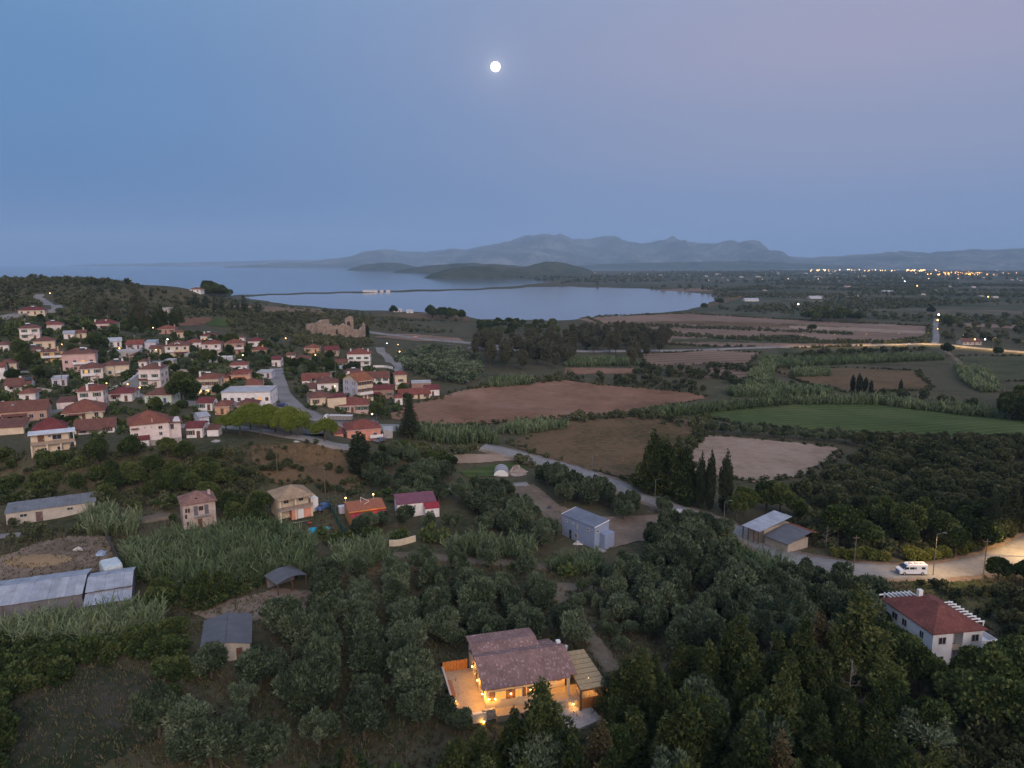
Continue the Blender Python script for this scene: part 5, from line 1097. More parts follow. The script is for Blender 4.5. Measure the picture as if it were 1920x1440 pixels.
for i, (px, py, rx, hh, lab) in enumerate(((147, 1032, 1.6, .7, 'heap of white sacks lying in the shed yard'), (190, 1040, 1.8, .9, 'blue and white sheeting heaped by the tarpaulin stack'), (556, 828, 1.2, .3, 'pale rubbish scattered at the top of the dry slope'), (405, 827, 2.0, .4, 'scrap heap behind the small white outbuilding'), (1083, 1020, 1.1, .7, 'white bags dumped beside the grey box house'), (1030, 955, 1.3, .8, 'dark scrap and sheeting beside the earth drive'), (490, 1234, 1.1, .4, 'pale sheeting lying by the hut'), (1040, 966, 1.5, .25, 'green tarpaulin spread near the grey box house'))):
    mound('rubbish_heap', px, py, rx, rx*.8, hh, plain('junk %s' % ('white', 'blue', 'pale', 'scrap', 'bags', 'dark', 'sheet', 'green')[i], ((.6,.58,.56), (.35,.45,.6), (.5,.47,.45), (.4,.37,.35), (.62,.6,.6), (.1,.1,.12), (.5,.5,.52), (.06,.3,.22))[i], noise=.35, scale=3), lab, 'rubbish', 20 + i, .4, 6, 14)

# --- garden walls and fences
def wallrun(name, pix, hh, th, mat, label, cat='wall', dz=0.0, posts=None):
    w = [P(*q) for q in pix]; c = spline([(k.x, k.y) for k in w], 2.0); t = np.gradient(c, axis=0); t /= np.linalg.norm(t, axis=1)[:, None] + 1e-9; nr = np.stack([-t[:, 1], t[:, 0]], -1) * th / 2
    z = ground(c[:, 0], c[:, 1]) + dz; rings = [[(c[i,0]-nr[i,0], c[i,1]-nr[i,1], z[i]-.6), (c[i,0]+nr[i,0], c[i,1]+nr[i,1], z[i]-.6), (c[i,0]+nr[i,0], c[i,1]+nr[i,1], z[i]+hh), (c[i,0]-nr[i,0], c[i,1]-nr[i,1], z[i]+hh)] for i in range(len(c))]
    root = empty(name, (0, 0, 0)); tag(root, label, cat); MB().rings(rings).build('panel' if cat == 'fence' else 'wall_run', mat, root)
    if posts:
        for i in range(0, len(c), posts): MB().box(c[i,0]-.16, c[i,0]+.16, c[i,1]-.16, c[i,1]+.16, z[i]-.3, z[i]+hh+.45).build('post', mat, root)
    return root
wallrun('garden_wall', [(730, 1024), (750, 1023), (779, 1015)], 1.4, .3, wallm('cream'), 'short cream wall beside the olive path')
wallrun('balustrade', [(186, 735), (215, 728), (242, 716), (258, 704), (268, 692)], .9, .3, WHITE, 'white balustrade curving along the steep street', 'balustrade', posts=3)
wallrun('garden_wall', [(70, 731), (110, 736), (150, 735)], 1.0, .3, wallm('dirty'), 'pale roadside wall below the gardens')
wallrun('garden_wall', [(320, 696), (360, 699), (395, 703)], 1.2, .3, wallm('dirty'), 'long concrete wall above the open plot')
wallrun('garden_wall', [(700, 689), (720, 689), (736, 692)], 1.2, .3, wallm('white'), 'white wall beside the bending road')
wallrun('mesh_fence', [(617, 950), (630, 975), (648, 1006)], 1.6, .06, plain('green mesh', (.025, .09, .075)), 'dark green mesh fence between two plots', 'fence', posts=2)
wallrun('mesh_fence', [(196, 1002), (210, 1030), (228, 1068)], 1.6, .06, plain('grey mesh', (.07, .075, .07)), 'dark fence along the side of the shed yard', 'fence', posts=2)

# ------------------------------------------------------------------ plants: leaf-spray crowns
def unit(n_, rng):
    v_ = rng.normal(size=(n_, 3)); return v_ / np.linalg.norm(v_, axis=1)[:, None]
_cs = []
for ax in range(3):
    for sg in (-1, 1):
        for i in range(2):
            for j in range(2):
                q4 = []
                for di, dj in ((0, 0), (1, 0), (1, 1), (0, 1)):
                    p_ = np.zeros(3); p_[ax] = sg; p_[(ax+1) % 3] = i + di - 1; p_[(ax+2) % 3] = (j + dj - 1) * sg; q4.append(p_ / np.linalg.norm(p_))
                _cs.append(q4)
CUBES = np.array(_cs)   # 24 quads of a rounded cube
def crown_mesh(name, lobes, n_, size, aspect, mat, seed, up=.4, core=.72, tone=(0, 1), along=.8, jit=.35):
    """lobes: x,y,z,rx,ry,rz. leaf sprays on the outside of overlapping lobes, cores inside coloured dark for inner shade"""
    rng = np.random.default_rng(seed); lb = np.array(lobes, float)
    area = (lb[:, 3] * lb[:, 4] + lb[:, 3] * lb[:, 5] + lb[:, 4] * lb[:, 5]); pr = area / area.sum()
    idx = rng.choice(len(lb), size=int(n_ * 2.2), p=pr); d = unit(len(idx), rng); d[:, 2] += .15
    rad = rng.uniform(.78, 1.08, len(idx))[:, None]; c = lb[idx, :3] + d * lb[idx, 3:6] * rad
    keep = np.ones(len(idx), bool)
    for k in range(len(lb)):
        q = (((c - lb[k, :3]) / (lb[k, 3:6] * .78)) ** 2).sum(1); keep &= ~((q < 1) & (idx != k))
    c = c[keep][:n_]; d = d[keep][:n_]; idx = idx[keep][:n_]; m_ = len(c)
    t = d * along + np.array([0, 0, up]) + rng.normal(0, jit, (m_, 3)); t /= np.linalg.norm(t, axis=1)[:, None]
    r = unit(m_, rng); b2 = np.cross(t, r); b2 /= np.linalg.norm(b2, axis=1)[:, None] + 1e-9
    s = size * rng.uniform(.6, 1.3, m_)[:, None]; w = s * aspect
    v4 = np.stack([c - b2 * w * .6, c + t * s * .5 + b2 * w * -1.0, c + t * s, c + t * s * .45 + b2 * w], 1).reshape(-1, 3)
    lobevar = rng.uniform(-.22, .22, len(lb))
    var = np.clip(rng.uniform(tone[0], tone[1], m_) * .55 + .2 + lobevar[idx], 0, 1)
    Q_ = np.arange(4 * m_).reshape(-1, 4)
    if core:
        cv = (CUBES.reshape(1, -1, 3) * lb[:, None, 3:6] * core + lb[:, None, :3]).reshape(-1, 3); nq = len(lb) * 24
        v4 = np.concatenate([v4, cv]); Q_ = np.concatenate([Q_, 4 * m_ + np.arange(4 * nq).reshape(-1, 4)]); var = np.concatenate([var, np.full(nq, .12)])  # cores toned dark: the crown's inner shade put into the leaf colour
    return v4, Q_, var
def lobes_round(rng, n_, R0, zc, rz, lr):
    out = []
    for i in range(n_):
        d = unit(1, rng)[0]; d[2] = abs(d[2]) * 1.1 - .35; k = rng.uniform(.5, .95); r = rng.uniform(*lr)
        out.append((d[0]*R0*k, d[1]*R0*k, zc + d[2]*rz*k, r, r, r * rng.uniform(.75, 1.0)))
    return out
def trunk_mesh(name, h, r, branches, rng, lean=.15):
    mb = MB(); p0 = Vector((0, 0, -.4)); top = Vector((rng.uniform(-lean, lean)*h, rng.uniform(-lean, lean)*h, h))
    mid = top * .5 + Vector((rng.uniform(-.1, .1), rng.uniform(-.1, .1), 0)); mb.tube(p0, mid, r, r*.75, 7); mb.tube(mid, top, r*.75, r*.5, 7)
    for b_ in branches: mb.tube(top * rng.uniform(.7, 1.0), b_, r*.45, r*.12, 5)
    return mb.mesh(name, BARK)
PROTO = {}
def add_proto(kind, tm, data, mat):
    v4, Q_, var = data; me = quad_mesh(kind + '_crown', v4, Q_, mat, var); PROTO.setdefault(kind, []).append((tm, me, data))
for i in range(7):
    rng = np.random.default_rng(100 + i); lb = lobes_round(rng, 9, 1.9, 2.5, 1.5, (.8, 1.25)) + [(math.cos(a_)*r_, math.sin(a_)*r_, 3.0 + rng.uniform(0, 1.5) * (1.3 - r_*.4), *(rng.uniform(.4, .75),)*2, rng.uniform(.6, 1.0)) for a_, r_ in zip(rng.uniform(0, 6.28, 13), rng.uniform(.2, 2.2, 13))]
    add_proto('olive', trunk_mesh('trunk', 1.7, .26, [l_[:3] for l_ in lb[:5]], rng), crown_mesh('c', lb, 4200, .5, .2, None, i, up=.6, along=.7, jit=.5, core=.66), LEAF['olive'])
for i in range(4):
    rng = np.random.default_rng(150 + i); lb = lobes_round(rng, 10, 1.7, 2.2, 1.4, (.7, 1.1))
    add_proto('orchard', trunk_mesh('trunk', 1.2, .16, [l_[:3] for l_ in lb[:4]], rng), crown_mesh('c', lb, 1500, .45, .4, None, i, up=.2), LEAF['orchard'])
for i in range(6):
    rng = np.random.default_rng(200 + i); lb = lobes_round(rng, 20, 3.4, 5.4, 3.0, (1.1, 1.9))
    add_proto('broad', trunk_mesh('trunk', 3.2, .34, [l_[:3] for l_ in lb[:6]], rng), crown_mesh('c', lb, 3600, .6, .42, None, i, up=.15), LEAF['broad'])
for i in range(4):
    rng = np.random.default_rng(250 + i); lb = [(rng.uniform(-1, 1)*2.2*(1-.4*abs(z-7)/6), rng.uniform(-1, 1)*2.2*(1-.4*abs(z-7)/6), z, *(rng.uniform(1.0, 1.7),)*2, rng.uniform(1.0, 1.6)) for z in np.linspace(4.2, 12, 20)]
    add_proto('gum', trunk_mesh('trunk', 5.5, .36, [l_[:3] for l_ in lb[::3]], rng), crown_mesh('c', lb, 3000, .7, .32, None, i, up=-.2), LEAF['gum'])
for i in range(7):
    rng = np.random.default_rng(300 + i); lb = []
    Hc = 10.5; wid = rng.uniform(.75, 1.2); asy = rng.uniform(0, 6.28); lean = rng.uniform(-.4, .4, 2)
    for z in np.arange(1.3, Hc - .4, .62):
        f = 1 - z / Hc; Rz = 2.7 * f ** .8 + .12; nb_ = max(1, int(6 * f + 1.5)); a0 = rng.uniform(0, 6.28)
        for b_ in range(nb_):
            a_ = a0 + 6.283 * b_ / nb_ + rng.uniform(-.3, .3); k = Rz * wid * rng.uniform(.4, 1.2) * (1 + .25 * math.cos(a_ - asy))
            if rng.random() < .16: continue
            s_ = (.42 + .75 * f) * rng.uniform(.75, 1.2)
            lb.append((math.cos(a_)*k + lean[0]*(1-f), math.sin(a_)*k + lean[1]*(1-f), z + rng.uniform(-.3, .3), s_, s_, s_*.72))
    lb.append((lean[0], lean[1], Hc-.3, .16, .16, .75))
    add_proto('conifer', trunk_mesh('trunk', 8.5, .22, [], rng, .02), crown_mesh('c', lb, 6200, .55, .2, None, i, up=(.25, -.2, .1, -.3, .3, 0, -.1)[i], core=.55, jit=.42), LEAF['conifer'] if i != 6 else foliage('browned needle', (.03, .028, .012), (.075, .062, .028), (.13, .105, .055)))
for i in range(4):
    rng = np.random.default_rng(350 + i); lb = []
    for z in np.linspace(.8, 11.4, 20):
        f = (z - .8) / 10.6; r = 1.15 * (math.sin(math.pi * min(1, .18 + f * .82)) ** .7) + .1
        for b_ in range(3 if f < .8 else 1):
            a_ = rng.uniform(0, 6.28); k = r * .45; lb.append((math.cos(a_)*k, math.sin(a_)*k, z, r*.7, r*.7, .8))
    add_proto('cypress', trunk_mesh('trunk', 9, .2, [], rng, .01), crown_mesh('c', lb, 2600, .55, .2, None, i, up=1.2), LEAF['cypress'])
for i in range(3):
    rng = np.random.default_rng(400 + i); lb = []
    for k in range(30):
        a_ = rng.uniform(0, 6.28); q = math.sqrt(rng.uniform(0, 1)); r = 3.9 * q; lb.append((math.cos(a_)*r, math.sin(a_)*r, 4.6 + 3.0*(1-q*q) + rng.uniform(-.2, .2), 1.3, 1.3, 1.15))
    add_proto('pine', trunk_mesh('trunk', 5.0, .3, [(l_[0]*.8, l_[1]*.8, l_[2]-.4) for l_ in lb[:9]], rng, .05), crown_mesh('c', lb, 4200, .42, .3, None, i, up=.6), LEAF['pine'])
for kind, leaf, s0 in (('bush', 'broad', 1), ('scrubbush', 'scrub', 2), ('lamplitbush', 'yellow', 3)):
    for i in range(4):
        rng = np.random.default_rng(450 + i + 10 * s0); lb = [(x, y, max(.4, z), a_, b_, c_) for x, y, z, a_, b_, c_ in lobes_round(rng, 8, 1.2, 1.0, .9, (.55, .95))]
        add_proto(kind, trunk_mesh('stem', .7, .07, [l_[:3] for l_ in lb[:4]], rng), crown_mesh('c', lb, 900, .42, .4, None, i + s0, up=.35), LEAF[leaf])
def reed_clump(seed, stems, hh, wide, leaves):
    rng = np.random.default_rng(seed); Vs, vr = [], []
    for s in range(stems):
        r = .85 * math.sqrt(rng.uniform()); a_ = rng.uniform(0, 6.28); b0 = np.array([r*math.cos(a_), r*math.sin(a_), -.1]); H = hh * rng.uniform(.45, 1.15)
        ln = np.array([math.cos(a_)*r*.35 + rng.normal(0, .45), math.sin(a_)*r*.35 + rng.normal(0, .45), 0]); az = rng.uniform(0, 3.14); sd = np.array([math.cos(az), math.sin(az), 0]) * wide
        m_ = b0 + ln*.4 + [0, 0, H*.6]; tp = b0 + ln*1.4 + [0, 0, H]; tone = rng.uniform(.15, .8)
        Vs += [b0-sd*.4, b0+sd*.4, m_+sd, m_-sd, m_-sd, m_+sd, tp+sd*.5, tp-sd*.5]; vr += [tone*.5, tone]
        for k in range(leaves):
            f = rng.uniform(.35, 1); st = b0 + (tp - b0)*f; a2 = rng.uniform(0, 6.28); dr_ = np.array([math.cos(a2), math.sin(a2), rng.uniform(.1, .9)])*rng.uniform(.5, .9); s2 = np.array([-math.sin(a2), math.cos(a2), 0])*wide*.5
            Vs += [st-s2, st+s2, st+dr_+s2*.6, st+dr_-s2*.6]; vr.append(min(1, tone + .15))
    v4 = np.array(Vs); return v4, np.arange(len(v4)).reshape(-1, 4), np.array(vr)
REEDN = [reed_clump(i, 17, 3.7, .11, 5) for i in range(6)]; REEDF = [reed_clump(40 + i, 10, 3.8, .2, 3) for i in range(6)]
def far_proto(seed, R0, zc, rz, lr, n_, size, asp, nl=7, flat=False):
    rng = np.random.default_rng(seed); return crown_mesh('c', lobes_round(rng, nl, R0, zc, rz, lr), n_, size, asp, None, seed, up=.2, core=.8)
FARB = [far_proto(600 + i, 1.7, 2.0, 1.5, (.9, 1.4), 90, 1.0, .5, 6) for i in range(6)]
FARX = [far_proto(620 + i, 2.0, 1.5, .8, (1.0, 1.5), 26, 1.3, .55, 3) for i in range(6)]
FARC = []
for i in range(3):
    rng = np.random.default_rng(640 + i); FARC.append(crown_mesh('c', [(rng.normal(0, .3), rng.normal(0, .3), z, *(1.7*(1-z/10)+.25,)*2, 1.1) for z in np.linspace(1, 8.6, 7)], 110, 1.0, .35, None, i, up=.5, core=.8))
GRASS = []
for i in range(4):
    rng = np.random.default_rng(660 + i); Vs = []; vr = []
    for k in range(9):
        a_ = rng.uniform(0, 6.28); r = rng.uniform(0, .45); b0 = np.array([r*math.cos(a_), r*math.sin(a_), -.03]); t_2 = b0 + [rng.normal(0, .22), rng.normal(0, .22), rng.uniform(.2, .55)]; s2 = np.array([-math.sin(a_), math.cos(a_), 0])*.10
        Vs += [b0-s2, b0+s2, t_2+s2*.3, t_2-s2*.3]; vr.append(rng.uniform(0, 1))
    v4 = np.array(Vs); GRASS.append((v4, np.arange(len(v4)).reshape(-1, 4), np.array(vr)))
def merged(name, protos, pts, scales, mat, label, cat, seed=1, zs=None):
    rng = np.random.default_rng(seed); Va, Qa, Ra = [], [], []; off = 0
    for i, (x, y, z) in enumerate(pts):
        v4, Q_, var = protos[rng.integers(len(protos))]; a_ = rng.uniform(0, 6.28); c_, s_ = math.cos(a_), math.sin(a_); k = scales[i] if hasattr(scales, '__len__') else scales * rng.uniform(.55, 1.4); kz = k * rng.uniform(.8, 1.15)
        M_ = np.array([[c_*k, s_*k, 0], [-s_*k, c_*k, 0], [0, 0, kz]]); Va.append(v4 @ M_ + [x, y, z]); Qa.append(Q_ + off); Ra.append(np.clip(var + rng.uniform(-.18, .18), 0, 1)); off += len(v4)
    if not Va: return None
    o = link(name, quad_mesh(name, np.concatenate(Va), np.concatenate(Qa), mat, np.concatenate(Ra))); return tag(o, label, cat, kind='stuff')

# ------------------------------------------------------------------ where plants grow
HARR = np.array(HOUSES)
def clear(pts, hm=.0, rm=.6, houses=True):
    pts = np.asarray(pts, float).reshape(-1, 3); k = np.ones(len(pts), bool)
    if houses:
        for x, y, r in HARR: k &= (pts[:, 0]-x)**2 + (pts[:, 1]-y)**2 > (r + hm)**2
    for i in range(0, len(ROADARR), 400):
        s = ROADARR[i:i+400]; d2 = (pts[:, None, 0]-s[None, :, 0])**2 + (pts[:, None, 1]-s[None, :, 1])**2; k &= (d2 > (s[None, :, 2] + rm)**2).all(1)
    return pts[k]
def scatter(poly, sp, jit=.4, rot=0.0, seed=1, sy=1.0, hm=.0, rm=.6, density=None, ymax=1e9, patch=0):
    """jittered grid of ground points inside a ground polygon given in photo pixels"""
    rng = np.random.default_rng(seed); w = [P(a_, b_) for a_, b_ in densify(poly, 25, 0)]; xs = np.array([k.x for k in w]); ys = np.array([k.y for k in w])
    c_, s_ = math.cos(rot), math.sin(rot); ua, va = xs*c_ + ys*s_, -xs*s_ + ys*c_
    A, B = np.meshgrid(np.arange(ua.min(), ua.max() + sp, sp), np.arange(va.min(), va.max() + sp*sy, sp*sy)); A = A.ravel() + rng.uniform(-1, 1, A.size)*sp*jit*.5; B = B.ravel() + rng.uniform(-1, 1, B.size)*sp*jit*.5
    x, y = A*c_ - B*s_, A*s_ + B*c_; ok = (y > 32) & (y < ymax); x, y = x[ok], y[ok]
    if patch:
        w_ = np.sin(x / patch + 1.7 * np.sin(y / patch * .6)) + np.sin(y / patch * 1.3 + 1.5 * np.sin(x / patch * .45)) + rng.normal(0, .35, len(x)); ok = w_ > .1; x, y = x[ok], y[ok]
    z = ground(x, y); px, py = px_of(x, y, z); k = in_poly(px, py, poly)
    if density is not None: k &= rng.uniform(size=len(x)) < density
    return clear(np.stack([x[k], y[k], z[k]], -1), hm, rm)
TREES = {}
def tree(kind, p_, sc, name, label, cat, group=None, rng=random, zs=None):
    tm, cm, _ = PROTO[kind][rng.randrange(len(PROTO[kind]))]; k = sc
    r = empty(name, tuple(p_), rng.uniform(0, 6.28), (k * rng.uniform(.82, 1.18), k * rng.uniform(.82, 1.18), k * (zs or rng.uniform(.8, 1.2)))); tag(r, label, cat, group)
    link('stem' if kind.endswith('bush') else 'trunk', tm, r); link('crown', cm, r); TREES[kind] = TREES.get(kind, 0) + 1; return r
ROW = R(13.3)
def grove(kind, poly, sp, sc, name, label, cat, group, rot=ROW, seed=1, jit=.35, sy=1.0, cap=999, density=.93, spread=.26, hm=-.4):
    pts = scatter(poly, sp, jit, rot, seed, sy, density=density, hm=hm); rg = random.Random(seed); pts = sorted(pts.tolist(), key=lambda q: q[1])
    for q in pts[:cap]: tree(kind, q, sc * rg.uniform(1 - spread, 1 + spread), name, label, cat, group, rg)
    return pts[cap:]
# foreground olive groves
grove('olive', [(612,1086),(700,1074),(800,1064),(985,1066),(1020,1100),(1062,1165),(1100,1215),(1060,1225),(840,1240),(850,1330),(780,1395),(690,1430),(600,1450),(604,1300)], 6.5, 1.0, 'olive_tree', 'grey green olive tree in the straight rows left of the villa', 'olive tree', 'olive rows beside the villa', seed=3, hm=.2, sy=.68, jit=.2, spread=.2)
grove('olive', [(500,1150),(590,1125),(590,1300),(585,1440),(400,1480),(290,1440),(300,1350),(400,1310),(500,1260)], 5.4, 1.0, 'olive_tree', 'grey green olive tree scattered around the small hut', 'olive tree', 'olives around the hut', seed=5, jit=.9, density=.8, hm=.3)
grove('olive', [(1125,1090),(1200,1062),(1300,1052),(1400,1085),(1480,1095),(1600,1115),(1680,1140),(1660,1215),(1560,1245),(1400,1235),(1290,1230),(1215,1225),(1170,1170)], 4.6, 1.02, 'olive_tree', 'grey green olive tree in the dense grove right of the dirt track', 'olive tree', 'dense olive grove behind the conifers', seed=7, jit=.7, density=.97)
for i, (px, py) in enumerate(((1092,1112),(1106,1128),(1085,1135),(1123,1150),(1138,1170),(1150,1196),(1163,1222),(1130,1190),(1112,1108),(1180,1190))):
    tree('olive', P(px, py), .55, 'olive_tree', 'small young olive tree along the dirt track', 'olive tree', 'young olives along the track')
grove('olive', [(688,905),(715,860),(770,858),(840,888),(858,925),(800,955),(725,945)], 4.6, .95, 'olive_tree', 'olive tree in the grove right of the big lone cypress', 'olive tree', 'olives by the lone cypress', seed=9, jit=.5)
grove('olive', [(846,938),(905,915),(960,945),(1055,1003),(1045,1040),(965,1035),(905,1000)], 4.6, .95, 'olive_tree', 'olive tree in the slanting rows left of the grey box house', 'olive tree', 'olives left of the grey box house', seed=11, jit=.4, rot=R(30))
grove('olive', [(1000,920),(1040,898),(1125,922),(1190,955),(1180,975),(1110,962),(1040,945)], 5.2, .95, 'olive_tree', 'olive tree in the small grove behind the grey box house', 'olive tree', 'olives behind the grey box house', seed=13, jit=.7)
grove('olive', [(1195,1050),(1230,1008),(1300,992),(1380,1012),(1385,1045),(1330,1062),(1240,1065)], 4.8, 1.05, 'olive_tree', 'olive tree in the clump below the roadside barn', 'olive tree', 'olives below the roadside barn', seed=15, jit=.6)
hp = [P(px, 812 + (px - 1335) * .075) for px in np.linspace(1338, 1585, 14)]
for q in hp: tree('olive', q, random.uniform(.78, .98), 'olive_tree', 'rounded olive tree in the row edging the pale mown field', 'olive tree', 'olive row by the mown field')
rest = grove('orchard', [(1500,945),(1530,905),(1590,872),(1640,852),(1960,838),(2020,870),(2020,960),(1800,985),(1640,975),(1540,970)], 4.6, 1.15, 'orchard_tree', 'dark green fruit tree in the orchard behind the country road', 'fruit tree', 'dark orchard behind the road', seed=17, jit=.5, rot=R(-20), cap=260)
grove('orchard', [(1590,838),(1700,846),(1830,852),(1960,846),(1960,832),(1830,836),(1620,828)], 4.2, 1.05, 'orchard_tree', 'dark tree in the hedge row between meadow and orchard', 'fruit tree', 'hedge row behind the orchard', seed=18, jit=.6)
grove('olive', [(640,1000),(735,975),(830,960),(870,985),(850,1008),(790,1000),(720,1000),(650,1015)], 5.0, .9, 'olive_tree', 'olive tree in front of the small magenta roofed house', 'olive tree', 'olives in front of the magenta roofed house', seed=19, jit=.7, hm=.3)
pts = scatter([(738,668),(800,655),(880,662),(905,695),(880,725),(800,712),(765,695)], 6.0, .6, seed=21)
merged('olive_slope', FARB, scatter([(738,668),(800,655),(880,662),(905,695),(880,725),(800,712),(765,695)], 4.6, .7, seed=21), .95, LEAF['olive'], 'distant olive trees on the slope right of the bending road', 'olive trees', 21)
# conifer wood around and in front of the villa
CON = 'conifers of the wood beside the villa'
cp = scatter([(1150,1330),(1200,1275),(1330,1262),(1480,1262),(1600,1250),(1690,1300),(1740,1380),(1760,1500),(1720,1700),(1000,1700),(800,1640),(770,1540),(860,1475),(960,1450),(1080,1440),(1130,1400)], 4.6, .95, seed=23, density=.95, hm=.0)
rg = random.Random(5)
VX, VY = v.location.x, v.location.y
for q in cp:
    d2 = math.hypot(q[0]-VX, q[1]-VY)
    if d2 < 11 and q[1] > VY - 7: continue
    k = rg.random(); hz = .62 + .4 * rg.random()
    if abs(q[0] - VX - 2) < 9 and q[1] < VY: hz *= .84
    if k < .72: tree('conifer', q, hz, 'conifer_tree', 'dark pointed conifer in the dense wood beside the villa', 'conifer', CON, rg)
    elif k < .9: tree('broad', q, hz * .8, 'broadleaf_tree', 'dark leafy tree mixed into the conifer wood by the villa', 'broadleaf tree', 'leafy trees in the conifer wood', rg)
    else: tree('olive', q, 1.15, 'olive_tree', 'tall olive tree mixed into the conifer wood by the villa', 'olive tree', 'olives in the conifer wood', rg)
for px, py, k, lab in ((1014,1432,1.08,'pointed conifer whose tip stands before the villa roof'), (962,1440,.86,'conifer in front of the lit villa windows'), (905,1475,.8,'conifer before the left corner of the villa'), (860,1500,.75,'bushy conifer left of the villa entrance'), (1060,1475,.72,'conifer beside the villa driveway'), (640,1490,.62,'yellowish conifer tip at the bottom below the olive rows'), (655,1530,.66,'second yellowish conifer at the bottom below the olive rows'), (570,1500,.45,'smallest conifer tip at the bottom edge'), (1172,1345,.85,'tall conifer at the right end of the pergola')):
    tree('conifer', P(px, py), k, 'conifer_tree', lab, 'conifer')
for px, py, k, lab in ((1385,1265,.95,'brownish conifer at the back of the wood'), (1600,1290,1.25,'tallest dark conifer left of the white house'), (1530,1275,1.1,'tall conifer standing before the dense grove')):
    tree('conifer', P(px, py), k, 'conifer_tree', lab, 'conifer')
for px, py, k in ((862,1372,.62),(832,1350,.7),(1150,1318,.7)): tree('olive', P(px, py), k, 'olive_tree', 'olive tree leaning over the villa terrace wall', 'olive tree', 'olives at the villa terrace', rg)
tree('olive', P(396, 1272), .95, 'olive_tree', 'large olive tree covering the front corner of the hut', 'olive tree', None, rg)
def dead_tree(p_, sc, label, seed):
    r = empty('dead_tree', tuple(p_), 0, (sc,)*3); tag(r, label, 'dead tree'); rd_ = random.Random(seed); mb = MB(); br = MB()
    mb.tube((0,0,-.3),(.2,.1,7.5),.16,.05,6)
    def grow(p0, d, ln, rad, dep):
        p1 = p0 + d * ln; br.tube(p0, p1, rad, rad*.5, 4)
        if dep:
            for _ in range(3):
                d2 = (d + Vector((rd_.uniform(-.8,.8), rd_.uniform(-.8,.8), rd_.uniform(-.2,.6)))).normalized(); grow(p0 + d * ln * rd_.uniform(.45, 1), d2, ln*.6, rad*.5, dep-1)
    for k in range(16):
        z = 1.6 + k * .36; a_ = rd_.uniform(0, 6.28); grow(Vector((.03*z,.015*z,z)), Vector((math.cos(a_), math.sin(a_), rd_.uniform(.1,.6))).normalized(), 1.9*(1-z/9), .05, 2)
    GREYW = plain('bleached dead wood', (.19, .165, .145), noise=.2); mb.build('trunk', GREYW, r); br.build('branches', GREYW, r)
for i, (px, py, k, lab) in enumerate(((1588,1335,1.0,'bare dead tree standing grey in the conifer wood'), (1440,1275,.8,'dead tree at the back of the conifer wood'), (1548,1030,.7,'leafless pale tree at the road edge left of the van'), (1690,1190,.6,'bare sapling beside the white house'))): dead_tree(P(px, py), k, lab, i)
# trees round the white house
for i, (px, py, k) in enumerate(((1665,1235,.75),(1690,1275,.8),(1720,1300,.8),(1830,1300,.75),(1870,1320,.85),(1900,1280,.8),(1930,1330,.9),(1790,1330,.7),(1840,1370,.8),(1900,1390,.9),(1950,1240,.8),(1660,1190,.55))):
    tree('broad', P(px, py), k, 'broadleaf_tree', 'dark leafy tree crowding around the white red roofed house', 'broadleaf tree', 'trees around the white house', rg)
grove('scrubbush', [(1720,1340),(1960,1370),(1960,1640),(1700,1640),(1640,1480)], 3.4, 1.25, 'shrub', 'rough shrub on the slope below the white house', 'shrub', 'shrubs below the white house', seed=25, jit=.9, density=.75)
grove('scrubbush', [(1840,1110),(1960,1100),(1960,1230),(1880,1200)], 4.0, 1.0, 'shrub', 'low shrub on the grass slope right of the white house', 'shrub', 'shrubs right of the white house', seed=26, jit=.9, density=.6)
grove('broad', [(1850,1085),(1930,1080),(1980,1095),(1930,1110),(1870,1108)], 4.5, .5, 'broadleaf_tree', 'dark bushy tree overhanging the road bend', 'broadleaf tree', 'bushy trees at the road bend', seed=27, hm=0)
# roadside thicket behind the van
grove('broad', [(1500,1010),(1560,990),(1700,985),(1800,990),(1900,985),(1930,1000),(1860,1030),(1780,1042),(1640,1045),(1540,1035)], 5.6, .78, 'broadleaf_tree', 'leafy tree in the thicket behind the parked van', 'broadleaf tree', 'thicket behind the van', seed=28, jit=.8)
grove('lamplitbush', [(1560,1046),(1640,1054),(1760,1056),(1840,1040),(1920,1008),(1940,1000),(1900,995),(1800,1030),(1680,1046),(1580,1036)], 2.6, .9, 'shrub', 'yellow green shrub lit by the lamp along the road edge', 'shrub', 'lamplit roadside shrubs', seed=29, jit=.8)
for px, py, k in ((1855,1022,1.0),(1872,1018,1.05),(1893,1008,1.1),(1915,1000,1.1),(1560,975,.7)): tree('cypress', P(px, py), k, 'cypress_tree', 'slender cypress at the edge of the roadside thicket', 'cypress', 'cypresses at the thicket edge', rg, zs=1.0)
for px, py, k, z_, lab in ((1312,955,1.0,1.25,'first of the three slim dark cypresses beside the country road'),(1330,957,1.05,1.2,'second of the three slim dark cypresses beside the country road'),(1358,960,1.05,1.2,'third slim cypress nearest the roadside barn'),(675,895,2.3,.215,'big lone conical cypress above the olive grove')):
    tree('cypress', P(px, py), k, 'cypress_tree', lab, 'cypress', None, rg, zs=z_*k)
for px, py, k in ((1226,925,1.62),(1248,930,1.4),(1268,938,1.45),(1288,945,1.2),(1240,918,1.4)): tree('conifer', P(px, py), k, 'conifer_tree', 'massive dark conifer in the clump beside the country road', 'conifer', 'dark conifer clump by the road', rg)
for px, py, k in ((1438,958,.95),(1462,965,.8),(1395,968,.7),(1380,975,.6),(1492,975,.6)): tree('broad', P(px, py), k, 'broadleaf_tree', 'spreading green tree behind the roadside barn', 'broadleaf tree', 'trees behind the roadside barn', rg)
for px, py, k in ((1245,965,.95),(1170,975,1.0)): tree('olive', P(px, py), k, 'olive_tree', 'lone round olive tree on the plot beside the grey box house', 'olive tree', 'lone olives on the plot', rg)
